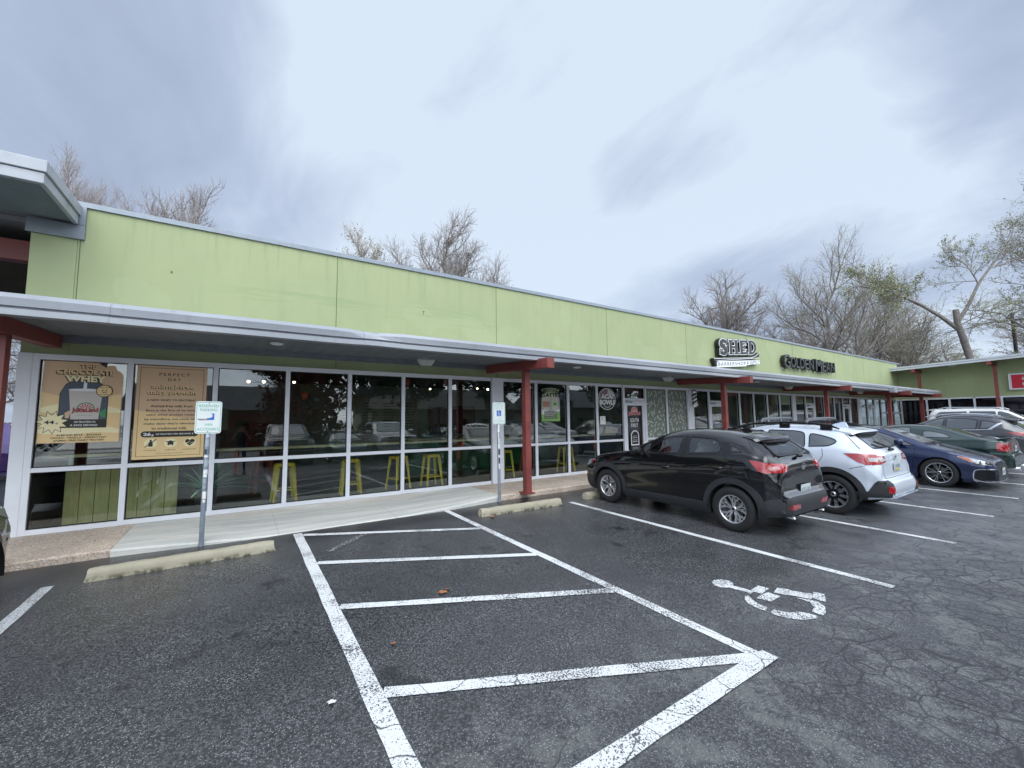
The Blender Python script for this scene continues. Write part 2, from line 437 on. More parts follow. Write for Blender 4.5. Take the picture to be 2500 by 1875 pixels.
def paint_white():
    m, nt, b = new_mat('road_paint')
    t = nd(nt, 'ShaderNodeTexCoord').outputs['Object']
    fine, _ = noise(nt, t, 75, 3, .7)
    mid, _ = noise(nt, t, 3.5, 4, .6)
    w = mth(nt, 'ADD', fine, mth(nt, 'MULTIPLY', mth(nt, 'SUBTRACT', mid, .5), .35))
    thin, _ = noise(nt, t, .8, 3, .6)
    w = mth(nt, 'ADD', w, mrange(nt, thin, .35, .65, -.07, .035))
    k = mrange(nt, w, .37, .45, 0, 1)
    vo = nd(nt, 'ShaderNodeTexVoronoi', feature='DISTANCE_TO_EDGE'); vo.inputs['Scale'].default_value = 2.2
    wn_ = nd(nt, 'ShaderNodeTexNoise'); wn_.inputs['Scale'].default_value = 6.0; wn_.inputs['Detail'].default_value = 4
    nt.links.new(t, wn_.inputs['Vector'])
    va = nd(nt, 'ShaderNodeVectorMath', operation='MULTIPLY_ADD'); va.inputs[1].default_value = (.16, .16, 0)
    nt.links.new(wn_.outputs['Color'], va.inputs[0]); nt.links.new(t, va.inputs[2]); nt.links.new(va.outputs[0], vo.inputs['Vector'])
    sp = nd(nt, 'ShaderNodeSeparateXYZ'); nt.links.new(t, sp.inputs[0])
    c = mth(nt, 'MULTIPLY', mrange(nt, vo.outputs['Distance'], 0, .014, 1, 0), mrange(nt, sp.outputs[1], -5.8, -6.4, 0, 1))
    col = mixc(nt, k, (.07, .07, .073), (.72, .73, .73))
    col = mixc(nt, c, col, (.05, .05, .05))
    nt.links.new(col, b.inputs['Base Color']); b.inputs['Roughness'].default_value = .55
    bp = nd(nt, 'ShaderNodeBump'); bp.inputs['Strength'].default_value = .4; bp.inputs['Distance'].default_value = .004
    nt.links.new(fine, bp.inputs['Height']); nt.links.new(bp.outputs[0], b.inputs['Normal'])
    return m
def paint_worn():
    m, nt, b = new_mat('road_paint_worn')
    t = nd(nt, 'ShaderNodeTexCoord').outputs['Object']
    fine, _ = noise(nt, t, 45, 4, .75)
    k = mrange(nt, fine, .50, .60, 0, 1)
    nt.links.new(mixc(nt, k, (.035, .035, .038), (.5, .5, .5)), b.inputs['Base Color']); b.inputs['Roughness'].default_value = .55
    return m
def aggregate():
    m, nt, b = new_mat('exposed_aggregate')
    t = nd(nt, 'ShaderNodeTexCoord').outputs['Object']
    vo = nd(nt, 'ShaderNodeTexVoronoi'); vo.inputs['Scale'].default_value = 62; nt.links.new(t, vo.inputs['Vector'])
    sc = nd(nt, 'ShaderNodeSeparateColor'); nt.links.new(vo.outputs['Color'], sc.inputs[0])
    r = nd(nt, 'ShaderNodeValToRGB'); nt.links.new(sc.outputs[0], r.inputs[0])
    el = r.color_ramp.elements
    el[0].position = 0; el[0].color = (.30, .22, .17, 1); el[1].position = 1; el[1].color = (.78, .70, .62, 1)
    for p, c in ((.3, (.55, .43, .34)), (.6, (.66, .54, .43)), (.82, (.48, .42, .38))):
        x = el.new(p); x.color = (*c, 1)
    mid, _ = noise(nt, t, 1.6, 4)
    col = mixc(nt, mrange(nt, vo.outputs['Distance'], .40, .65, 0, .3), r.outputs[0], (.34, .28, .23))
    v = nd(nt, 'ShaderNodeVectorMath', operation='SCALE'); nt.links.new(col, v.inputs[0])
    nt.links.new(mrange(nt, mid, .3, .7, .9, 1.15), v.inputs['Scale'])
    nt.links.new(v.outputs[0], b.inputs['Base Color']); b.inputs['Roughness'].default_value = .7
    bp = nd(nt, 'ShaderNodeBump', invert=True); bp.inputs['Strength'].default_value = .6; bp.inputs['Distance'].default_value = .006
    nt.links.new(vo.outputs['Distance'], bp.inputs['Height']); nt.links.new(bp.outputs[0], b.inputs['Normal'])
    return m
def concrete(name, a, bcol, streak=True, moss=False):
    m, nt, b = new_mat(name)
    t = nd(nt, 'ShaderNodeTexCoord').outputs['Object']
    mp = nd(nt, 'ShaderNodeMapping'); mp.inputs['Scale'].default_value = (.6, 5, 5) if streak else (1, 1, 1)
    nt.links.new(t, mp.inputs[0])
    s, _ = noise(nt, mp.outputs[0], 1.2, 6, .6, .3)
    f, _ = noise(nt, t, 14, 5, .7)
    col = mixc(nt, mrange(nt, s, .35, .65, 0, 1), a, bcol)
    col = mixc(nt, mrange(nt, f, .55, .75, 0, .35), col, tuple(x * .55 for x in a))
    if moss:
        sp = nd(nt, 'ShaderNodeSeparateXYZ'); nt.links.new(t, sp.inputs[0])
        k = mth(nt, 'MULTIPLY', mrange(nt, sp.outputs[2], .07, .0, 0, 1), mrange(nt, noise(nt, t, 7, 5, .7)[0], .42, .6, 0, 1))
        col = mixc(nt, k, col, (.06, .06, .035))
    nt.links.new(col, b.inputs['Base Color']); b.inputs['Roughness'].default_value = .75
    bp = nd(nt, 'ShaderNodeBump'); bp.inputs['Strength'].default_value = .3; bp.inputs['Distance'].default_value = .005
    nt.links.new(f, bp.inputs['Height']); nt.links.new(bp.outputs[0], b.inputs['Normal'])
    return m
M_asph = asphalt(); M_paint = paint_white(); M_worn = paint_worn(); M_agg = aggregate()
M_conc = concrete('ramp_concrete', (.50, .51, .49), (.66, .64, .59))
M_stopc = concrete('wheel_stop_concrete', (.33, .30, .22), (.44, .40, .31), False, True)
M_base = concrete('wall_base_concrete', (.66, .63, .60), (.48, .45, .41))

# ------------------------------------------------------------------ asphalt sheet (reaches the horizon)
mb = MB()
gx = [-900, -60, -10, 40, 120, 900]; gy = [-900, -120, -30, -1.5, 2, 60, 900]
vs = [(x, y, Gz(x, y)) for y in gy for x in gx]
fs = [(j * 6 + i, j * 6 + i + 1, (j + 1) * 6 + i + 1, (j + 1) * 6 + i) for j in range(6) for i in range(5)]
mb.add(vs, fs)
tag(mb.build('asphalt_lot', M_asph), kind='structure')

# markings lie 4 mm over the asphalt; edges slightly ragged
rng = random.Random(4)
def ribbon(mb, pts, w, h=.004, seg=.25, rag=.004):
    for (a, b_) in zip(pts[:-1], pts[1:]):
        a = Vector(a); b_ = Vector(b_); L = (b_ - a).length; n = max(1, int(L / seg)); d = (b_ - a) / L; q = Vector((-d.y, d.x))
        vs = []; 
        for i in range(n + 1):
            p = a + d * (L * i / n)
            for s in (-1, 1):
                e_ = p + q * s * (w / 2 + rng.uniform(-rag, rag)); vs.append((e_.x, e_.y, Gz(e_.x, e_.y) + h))
        mb.add(vs, [(2 * i, 2 * i + 2, 2 * i + 3, 2 * i + 1) for i in range(n)])
def marking(name, pts, w, mat=M_paint, h=.004):
    m_ = MB(); ribbon(m_, pts, w, h); return tag(m_.build(name, mat, recalc=False), kind='structure')
W4 = .108
marking('stall_line', [(-.13, -2.46), (-.13, -7.5)], W4)
marking('aisle_line', [(2.35, -1.78), (2.35, -7.44)], .125)
marking('aisle_line', [(4.87, -1.72), (4.87, -7.42)], W4)
marking('aisle_line', [(4.96, -7.41), (2.25, -7.41)], .125, h=.0075)
for x in (7.27, 9.80, 12.33, 14.86, 17.4, 19.93, 22.46, 24.99, 27.5):
    marking('stall_line', [(x, -2.5), (x, -7.53)], W4)
for (a, b_) in (((2.41, -1.92), (4.82, -3.16)), ((2.41, -3.35), (4.82, -4.64)), ((2.41, -4.76), (4.82, -5.96)), ((2.41, -6.22), (4.82, -7.36))):
    marking('hatch_line', [a, b_], W4, h=.007)
marking('worn_line', [(2.6, -2.96), (3.25, -2.35)], .1, M_worn)
# wheelchair symbol: a stencil with bridge gaps, head towards the shops
m_ = MB()
for poly in ([(5.85, -6.41), (5.92, -6.39), (6.0, -6.42), (6.04, -6.48), (6.01, -6.55), (5.94, -6.59), (5.85, -6.58), (5.8, -6.53), (5.8, -6.47)],
             [(5.95, -6.59), (5.99, -6.78), (5.9, -6.79), (5.87, -6.58)], [(6.17, -6.73), (6.18, -6.83), (5.99, -6.85), (5.97, -6.75)],
             [(5.98, -6.86), (6.08, -6.87), (6.08, -6.98), (5.88, -6.99), (5.85, -6.87)], [(6.27, -6.87), (6.33, -6.96), (6.16, -7.0), (6.12, -6.9)],
             [(6.31, -6.97), (6.4, -7.13), (6.34, -7.16), (6.26, -7.18), (6.22, -7.09), (6.17, -7.0)], [(6.46, -7.12), (6.5, -7.2), (6.31, -7.28), (6.29, -7.24), (6.3, -7.17)],
             [(5.81, -6.78), (5.84, -6.8), (5.77, -6.88), (5.73, -6.96), (5.73, -7.03), (5.64, -7.05), (5.64, -6.97), (5.67, -6.88), (5.73, -6.82)],
             [(5.74, -7.08), (5.76, -7.15), (5.81, -7.2), (5.88, -7.23), (5.91, -7.28), (5.93, -7.36), (5.87, -7.37), (5.75, -7.32), (5.67, -7.24), (5.64, -7.15), (5.64, -7.09)],
             [(6.17, -7.08), (6.23, -7.16), (6.25, -7.24), (6.18, -7.32), (6.06, -7.37), (5.97, -7.38), (5.98, -7.29), (6.08, -7.27), (6.17, -7.2), (6.18, -7.14)]):
    tris = tessellate_polygon([[Vector((p[0], p[1], 0)) for p in poly]])
    m_.add([(x, y, Gz(x, y) + .004) for x, y in poly], [tuple(t) for t in tris])
tag(m_.build('wheelchair_marking', M_paint), kind='structure')

# ------------------------------------------------------------------ pavement in front of the shops, with a dropped kerb
def walk_h(x):                     # height of the kerb edge above the lot
    if x < .18: return .10
    if x < 2.1: return .095 + (.012 - .095) * (x - .18) / 1.92
    if x < 3.95: return .012
    if x < 6.2: return .012 + .10 * (x - 3.95) / 2.25
    return .115
def wall_z(x): return .115 + .0033 * max(-4, min(x, 40))
def walk_sheet(name, x0, x1, mat, drop=0.0):
    m_ = MB(); n = max(2, int((x1 - x0) / .35)); rows = [(-1.57, -.4), (-1.56, None), (-1.50, None), (-.75, None), (.02, None), (.02, -.4)]
    vs = []
    for i in range(n + 1):
        x = x0 + (x1 - x0) * i / n
        zt = Gz(x, -1.6) + walk_h(x); zb = wall_z(x) - drop * max(0, min(1, (x - .5) / 1.2)) * max(0, min(1, (6.0 - x) / 1.5))
        ye = -1.55 if drop == 0 else -1.56 - .15 * max(0, min(1, (x - .18) / 1.5)) * max(0, min(1, (6.2 - x) / 1.2))
        for k, (y, z) in enumerate(((ye, Gz(x, ye) - .3), (ye + .004, zt - .02), (ye + .03, zt), (-.75, zt + (zb - zt) * .55), (-.06, zb), (-.06, -.4))):
            vs.append((x, y, z))
    fs = [(i * 6 + k, (i + 1) * 6 + k, (i + 1) * 6 + k + 1, i * 6 + k + 1) for i in range(n) for k in range(5)]
    m_.add(vs, fs, smooth=False)
    o = m_.build(name, mat); return tag(o, kind='structure')
walk_sheet('pavement', -30, .18, M_agg)
walk_sheet('ramp_pavement', .183, 2.10, M_conc, .08)
walk_sheet('ramp_pavement', 2.103, 3.94, M_conc, .08)
walk_sheet('ramp_pavement', 3.943, 6.2, M_conc, .08)
walk_sheet('pavement', 6.203, 38.8, M_agg)

# ------------------------------------------------------------------ wheel stops
def wheel_stop(x0, x1, y, label, seed, rot=0.0):
    L = x1 - x0; rg = random.Random(seed)
    prof = [(-.085, 0), (-.078, .075), (-.055, .118), (-.02, .128), (.02, .128), (.055, .118), (.078, .075), (.085, 0)]
    m_ = MB(); n = 26; vs = []
    for i in range(n + 1):
        x = -L / 2 + L * i / n
        tp = 0.0 if 0 < i < n else 1.0
        for (py, pz) in prof:
            j = rg.uniform(-.004, .004) if 0 < i < n else 0
            vs.append((x + (0.03 if i == 0 else -0.03 if i == n else 0) * (pz > .07), py * (1 - .06 * tp) + j, pz * (1 - .04 * tp) + (j if pz > .05 else -.02)))
    k = len(prof)
    m_.add(vs, [(i * k + j, (i + 1) * k + j, (i + 1) * k + j + 1, i * k + j + 1) for i in range(n) for j in range(k - 1)], smooth=True)
    m_.add(vs[:k], [tuple(range(k))]); m_.add(vs[-k:], [tuple(range(k))])
    o = m_.build('wheel_stop', M_stopc)
    cx = (x0 + x1) / 2; o.location = (cx, y, Gz(cx, y)); o.rotation_euler = (0, -.007, rot)
    return tag(o, label, 'wheel stop', 'concrete wheel stops at the stall heads')
wheel_stop(.15, 2.02, -2.44, 'long mossy concrete wheel stop in front of the leaning sticker covered sign pole', 1, .015)
wheel_stop(5.17, 6.99, -2.48, 'mottled concrete wheel stop standing free beside the square red canopy post', 2, -.045)
wheel_stop(7.72, 9.5, -2.40, 'concrete wheel stop under the front wheels of the black crossover', 3, .01)
wheel_stop(10.1, 11.9, -2.40, 'concrete wheel stop hidden under the nose of the pale silver crossover', 4)
wheel_stop(-2.25, -.72, -2.44, 'end of a concrete wheel stop beside the dark bumper at the building corner', 5, .01)

# fallen leaves and litter
M_leaf = pm('dead_leaf', (.42, .16, .06), .7, var=.3, vscale=30)
M_leaf2 = pm('brown_leaf', (.25, .13, .07), .7, var=.3, vscale=30)
M_litter = pm('white_paper', (.75, .75, .73), .6)
def leaf(x, y, s, a, mat, label, name='fallen_leaf', cat='leaf'):
    m_ = MB(); P_ = []
    for i in range(22):
        t = 2 * math.pi * i / 22; r_ = s * (.55 + .45 * abs(math.cos(2.5 * t)) ** .7) * (1 if i % 2 else .86); P_.append((r_ * math.cos(t), .75 * r_ * math.sin(t)))
    vs = [(0, 0, .012)] + [(p[0], p[1], .004 + .012 * abs(math.sin(3 * i))) for i, p in enumerate(P_)]
    m_.add(vs, [(0, i + 1, (i + 1) % 22 + 1) for i in range(22)])
    o = m_.build(name, mat, recalc=False); o.location = (x, y, Gz(x, y) + .006); o.rotation_euler = (0, 0, a)
    return tag(o, label, cat)
leaf(3.35, -5.03, .062, .4, M_leaf, 'orange dead leaf lying in the middle of the striped access aisle')
leaf(3.42, -4.99, .035, 1.4, M_leaf2, 'small dark curled leaf right beside the orange leaf in the aisle')
leaf(2.64, -5.69, .035, 2.0, M_leaf2, 'small brown leaf near the thick line between the second and third hatch bars')
leaf(5.32, -2.66, .075, 1.0, M_leaf, 'orange leaf against the foot of the wheel stop by the red post')
leaf(2.11, -6.14, .035, .3, M_litter, 'torn white scrap of paper on the asphalt outside the hatched aisle', 'paper_scrap', 'litter')
leaf(2.51, -6.34, .018, .3, M_litter, 'tiny round white fleck just below the lowest hatch bar', 'paper_scrap', 'litter')
# ------------------------------------------------------------------ the long green shop building
def wall_green():
    m, nt, b = new_mat('green_wall_paint')
    t = nd(nt, 'ShaderNodeTexCoord').outputs['Object']
    big, _ = noise(nt, t, .5, 4, .6)
    mp = nd(nt, 'ShaderNodeMapping'); mp.inputs['Scale'].default_value = (3.0, 3.0, .35); nt.links.new(t, mp.inputs[0])
    st, _ = noise(nt, mp.outputs[0], 1.3, 5, .65)
    mp2 = nd(nt, 'ShaderNodeMapping'); mp2.inputs['Scale'].default_value = (.45, 1, 6.0); nt.links.new(t, mp2.inputs[0])
    sm, _ = noise(nt, mp2.outputs[0], 1.2, 5, .7)
    sp = nd(nt, 'ShaderNodeSeparateXYZ'); nt.links.new(t, sp.inputs[0])
    col = mixc(nt, mrange(nt, big, .3, .7, 0, 1), (.355, .402, .215), (.40, .445, .24))
    col = mixc(nt, mrange(nt, st, .50, .74, 0, .38), col, (.27, .33, .17))
    mp3 = nd(nt, 'ShaderNodeMapping'); mp3.inputs['Scale'].default_value = (5.0, 5.0, .25); nt.links.new(t, mp3.inputs[0])
    rn, _ = noise(nt, mp3.outputs[0], 1.6, 4, .6)
    under = mth(nt, 'MULTIPLY', mrange(nt, sp.outputs[2], 4.3, 5.2, 0, 1), mrange(nt, rn, .50, .68, 0, .45))   # rain runs below the cap
    col = mixc(nt, under, col, (.24, .29, .17))
    pch, _ = noise(nt, t, .9, 1, .3)
    col = mixc(nt, mrange(nt, pch, .60, .62, 0, .22), col, (.45, .52, .30))                                   # touched up paint
    # grimy bands left where an old sign ran along the wall
    band = mth(nt, 'MULTIPLY', mrange(nt, sp.outputs[2], 3.98, 4.10, 0, 1), mrange(nt, sp.outputs[2], 4.50, 4.36, 0, 1))
    band = mth(nt, 'MULTIPLY', band, mrange(nt, sp.outputs[0], 7.4, 6.8, 0, 1))
    band = mth(nt, 'MULTIPLY', band, mrange(nt, sp.outputs[0], .3, 2.4, 0, 1))
    col = mixc(nt, mth(nt, 'MULTIPLY', band, mrange(nt, sm, .45, .62, 0, .55)), col, (.28, .36, .18))
    nt.links.new(col, b.inputs['Base Color']); b.inputs['Roughness'].default_value = .7
    f, _ = noise(nt, t, 90, 3, .6)
    bp = nd(nt, 'ShaderNodeBump'); bp.inputs['Strength'].default_value = .12; bp.inputs['Distance'].default_value = .004
    nt.links.new(f, bp.inputs['Height']); nt.links.new(bp.outputs[0], b.inputs['Normal'])
    return m
M_green = wall_green()
M_joint = pm('panel_joint', (.12, .16, .07), .8)
M_galv = pm('galvanised_metal', (.27, .30, .34), .42, .55, var=.12, vscale=9, bump=.08, bscale=6)
def fascia_mat():
    m, nt, b = new_mat('fascia_metal')
    t = nd(nt, 'ShaderNodeTexCoord').outputs['Object']
    mp = nd(nt, 'ShaderNodeMapping'); mp.inputs['Scale'].default_value = (9, 9, .7); nt.links.new(t, mp.inputs[0])
    drip, _ = noise(nt, mp.outputs[0], 1.0, 5, .7); big, _ = noise(nt, t, .45, 3); f, _ = noise(nt, t, 3.5, 5, .7)
    col = mixc(nt, mrange(nt, big, .35, .65, 0, 1), (.33, .345, .38), (.41, .425, .46))
    col = mixc(nt, mrange(nt, drip, .56, .74, 0, .55), col, (.22, .22, .23))
    col = mixc(nt, mrange(nt, f, .60, .72, 0, .35), col, (.26, .26, .26))
    nt.links.new(col, b.inputs['Base Color']); b.inputs['Metallic'].default_value = .15; nt.links.new(mrange(nt, f, .3, .7, .32, .55), b.inputs['Roughness'])
    return m
M_fascia = fascia_mat()
M_deck = pm('corrugated_soffit', (.17, .19, .21), .6, .1, var=.15, vscale=3)
M_deck2 = pm('grey_green_soffit', (.20, .235, .23), .6, .1, var=.12, vscale=3)
def red_steel():
    m, nt, b = new_mat('red_steel_paint')
    t = nd(nt, 'ShaderNodeTexCoord').outputs['Object']; sp = nd(nt, 'ShaderNodeSeparateXYZ'); nt.links.new(t, sp.inputs[0])
    big, _ = noise(nt, t, 2.5, 5, .6); f, _ = noise(nt, t, 22, 5, .7)
    col = mixc(nt, mrange(nt, big, .3, .7, 0, 1), (.165, .034, .031), (.245, .058, .050))
    chips = mth(nt, 'MULTIPLY', mrange(nt, f, .62, .68, 0, 1), mrange(nt, sp.outputs[2], 1.1, .1, .25, 1))
    col = mixc(nt, mth(nt, 'MULTIPLY', chips, .8), col, (.10, .045, .03))
    nt.links.new(col, b.inputs['Base Color']); nt.links.new(mrange(nt, big, .3, .7, .4, .6), b.inputs['Roughness'])
    bp = nd(nt, 'ShaderNodeBump'); bp.inputs['Strength'].default_value = .15; bp.inputs['Distance'].default_value = .004
    nt.links.new(f, bp.inputs['Height']); nt.links.new(bp.outputs[0], b.inputs['Normal'])
    return m
M_red = red_steel()
M_alu = pm('aluminium_frame', (.74, .75, .80), .42, .0, var=.05, vscale=3)
M_gasket = pm('black_gasket', (.012, .012, .014), .6)
M_dark = pm('dark_interior', (.05, .06, .055), .8, var=.2, vscale=2)
M_brown = pm('dark_brown_panel', (.055, .045, .038), .75, var=.25, vscale=2)
M_floor = pm('polished_interior_floor', (.13, .14, .13), .35, var=.2, vscale=1.5)
M_inwall = pm('interior_plaster', (.30, .35, .31), .8, var=.15, vscale=2)
M_glass = glass_mat('window_glass', (.66, .76, .72), 2.05)
M_roof = pm('roof_membrane', (.35, .35, .35), .8, var=.15, vscale=1)
M_lamp = pm('frosted_lamp_lens', (.55, .56, .52), .5)
M_black = pm('black_enamel', (.01, .01, .011), .35)
M_whitep = pm('white_enamel', (.78, .79, .80), .45)

bld = empty('shop_building', (0, 0, 0), 0, 'long flat roofed green shop row with metal canopy on red posts and full height glazing', 'building')
XE = 38.8; HD = 2.72; WT = 5.20
def mbx(name, mat, *boxes, parent=bld, bevel=0):
    m_ = MB()
    for b_ in boxes: m_.box(*b_)
    return m_.build(name, mat, parent, bevel)
# parapet wall and band over the windows as one skin
mbx('parapet_wall', M_green, (-1.25, -.745, 0, .22, 2.80, 4.70), (-.74, XE, 0, .22, 2.80, WT))
for x in (3.13, 7.03, 11.08, 15.19, 19.4, 23.6, 28.43, 32.6): mbx('wall_joint', M_joint, (x - .006, x + .006, -.003, .01, 3.24, WT))
for x in (3.15, 7.03, 11.08, 15.19, 23.3, 31.3): mbx('wall_joint', M_joint, (x - .005, x + .005, -.003, .01, 2.82, 2.97))
mbx('wall_joint', M_joint, (-.716, -.706, -.003, .01, 3.24, 4.70)); mbx('wall_joint', M_joint, (25.36, 25.38, -.003, .01, 3.3, 3.95))
mbx('wall_scuff', M_joint, (5.02, 5.07, -.002, .01, 4.27, 4.29), (5.03, 5.045, -.0025, .01, 4.20, 4.272)); mbx('wall_scuff', M_joint, (.42, .45, -.0025, .01, 4.33, 4.37))
m_ = MB(); x = -.78
while x < XE + .5:
    x1 = min(x + 3.05, XE + .5); dz = .002 * ((int(x * 7) % 3) - 1)
    m_.box(x, x1 - .004, -.035, .30, WT + dz, WT + .085 + dz); x = x1
m_.build('parapet_cap', M_galv, bld)
mbx('roof', M_roof, (-1.2, XE, .22, 16, 4.7, 4.8))
mbx('side_wall', M_green, (-1.25, -1.05, .22, 12, -.1, 4.7), (-1.2, XE + 6, 12, 12.2, -.1, 4.7))
mbx('corner_post', M_alu, (-1.25, -1.10, -.06, .10, .08, 2.80), bevel=.004)

# canopy: roof, two-step fascia, soffit ribs
CY0, CY1 = -2.20, 0.0
def fascia(name, x0, x1, mat, parent, prof, step=3.05, dent=None):
    m_ = MB(); x = x0; k = 0
    while x < x1 - .01:
        xe = min(x + step, x1); n = 14; rows = []
        for i in range(n + 1):
            xx = x + (xe - .003 - x) * i / n; row = []
            for (y, z) in prof:
                dy = dz = 0
                if dent and abs(xx - dent) < .45:
                    t = (1 - abs(xx - dent) / .45); dy = .05 * t * (1 if z > 3.1 else .3); dz = -.025 * t if z > 3.15 else .012 * t
                row.append((xx, y + dy, z + dz + .0015 * math.sin(xx * 3 + k)))
            rows.append(row)
        q = len(prof); vs = [p for r_ in rows for p in r_]
        m_.add(vs, [(i * q + j, (i + 1) * q + j, (i + 1) * q + j + 1, i * q + j + 1) for i in range(n) for j in range(q - 1)])
        m_.add(rows[0], [tuple(range(q))]); m_.add(rows[-1], [tuple(range(q))])
        x = xe; k += 1
    return m_.build(name, mat, parent)
FP = [(-1.9, 3.235), (-2.12, 3.23), (-2.215, 3.16), (-2.20, 3.07), (-2.15, 3.068), (-2.15, 3.045), (-2.235, 3.03), (-2.235, 2.958), (-2.10, 2.955)]
fascia('canopy_fascia', -9.0, 37.6, M_fascia, bld, FP, dent=3.35)
m_ = MB()      # corrugated steel deck, ribs across the canopy
n = 640; vs = []
for i in range(n + 1):
    x = -9 + (37.5 + 9) * i / n; dz = .018 if (i // 2) % 2 else 0.0
    vs += [(x, -2.15, 2.985 + dz), (x, -.02, 3.10 + dz)]
m_.add(vs, [(2 * i, 2 * i + 2, 2 * i + 3, 2 * i + 1) for i in range(n)])
m_.box(-9, 37.5, -2.1, -.03, 3.13, 3.20)
m_.build('canopy_deck', M_deck, bld)
mbx('canopy_flashing', M_galv, (-9, -1.255, -.012, .0, 2.99, 3.10), (-1.25, 37.4, -.03, -.001, 2.985, 3.135))
mbx('canopy_end_cap', M_fascia, (37.6, 37.63, -2.2, 0, 2.96, 3.22))
mbx('gutter_box', M_fascia, (28.2, 28.75, -2.42, -2.236, 2.86, 3.09), bevel=.006)
# red posts and beams
post_x = [-.90, 6.78, 14.58, 22.38, 30.18, 36.02]
for i, x in enumerate(post_x):
    m_ = MB(); gz = Gz(x, -1.55) + walk_h(x)
    m_.box(x - .07, x + .07, -1.74, -1.60, gz - .02, 2.86)
    m_.box(x - .12, x + .12, -1.79, -1.49, gz - .015, gz + .014)
    m_.build('red_post', M_red, bld, bevel=.004)
    m_ = MB(); w = .09
    zs = [(-.05, 2.895, 3.085), (-2.15, 2.79, 2.99), (-2.56, 2.765, 2.972)]
    vs = [(x + s * w, y, z) for (y, zb, zt) in zs for s in (-1, 1) for z in (zb, zt)]
    fs = []
    for k in (0, 4): fs += [(k, k + 1, k + 5, k + 4), (k + 2, k + 6, k + 7, k + 3), (k, k + 4, k + 6, k + 2), (k + 1, k + 3, k + 7, k + 5)]
    fs += [(0, 2, 3, 1), (8, 9, 11, 10)]
    m_.add(vs, fs); m_.build('red_beam', M_red, bld, bevel=.006)
# canopy lamps
for x in (4.9, 13.3, 21.7, 30.0):
    m_ = MB()
    vs = [(x + sx * a, y + sy * b_, z) for (z, a, b_, y) in ((3.085, .16, .10, -.55), (3.03, .17, .11, -.55), (2.93, .11, .06, -.55)) for sx, sy in ((-1, -1), (1, -1), (1, 1), (-1, 1))]
    m_.add(vs, [(i + k, i + (k + 1) % 4, i + 4 + (k + 1) % 4, i + 4 + k) for i in (0, 4) for k in range(4)] + [(8, 9, 10, 11)])
    m_.build('canopy_lamp', M_lamp, bld, bevel=.006)
for x in (2.0, 8.63, 17.5):
    m_ = MB(); m_.lathe([(.0, 0), (.07, 0), (.10, .012), (.10, .03)], 20, M=Matrix.Translation((x, -1.3, 3.005))); m_.build('downlight', M_whitep, bld)

# ---- glazing: every bay is a window with its frame, and its pane(s) beneath it
def window_bay(x0, x1, z0, z1, rail=None, y=0.0, parent=bld, glass=M_glass, mw=.075, tint_low=None, frame=M_alu, along='x', X=0.0, railh=.065):
    """frame pieces: left mullion, head, sill and rail (the right mullion belongs to the next bay)"""
    def bx(m_, a0, a1, d0, d1, c0, c1):
        if along == 'x': m_.box(a0, a1, y + d0, y + d1, c0, c1)
        else: m_.box(X + d0, X + d1, a0, a1, c0, c1)
    m_ = MB()
    bx(m_, x0 - mw / 2, x0 + mw / 2, -.055, .06, z0, z1)
    bx(m_, x0 + mw / 2, x1 - mw / 2, -.052, .055, z0, z0 + .075)
    bx(m_, x0 + mw / 2, x1 - mw / 2, -.052, .055, z1 - .085, z1)
    if rail: bx(m_, x0 + mw / 2, x1 - mw / 2, -.052, .055, rail - railh / 2, rail + railh / 2)
    w = m_.build('window', frame, parent)
    g = MB()
    def gask(a0, a1, c0, c1):
        for (p0, p1, q0, q1) in ((a0, a1, c0, c0 + .012), (a0, a1, c1 - .012, c1), (a0, a0 + .012, c0 + .012, c1 - .012), (a1 - .012, a1, c0 + .012, c1 - .012)):
            bx(g, p0, p1, -.02, .03, q0, q1)
    zs = [(z0 + .075, z1 - .085)] if not rail else [(z0 + .075, rail - railh / 2), (rail + railh / 2, z1 - .085)]
    for (a, b_) in zs:
        gask(x0 + mw / 2, x1 - mw / 2, a, b_)
        p = MB()
        if along == 'x': p.add([(x0 + mw / 2, y, a), (x1 - mw / 2, y, a), (x1 - mw / 2, y, b_), (x0 + mw / 2, y, b_)], [(0, 1, 2, 3)])
        else: p.add([(X, x0 + mw / 2, a), (X, x1 - mw / 2, a), (X, x1 - mw / 2, b_), (X, x0 + mw / 2, b_)], [(0, 1, 2, 3)])
        p.build('pane', glass, w, recalc=False)
    g.build('gasket', M_gasket, w)
    return w
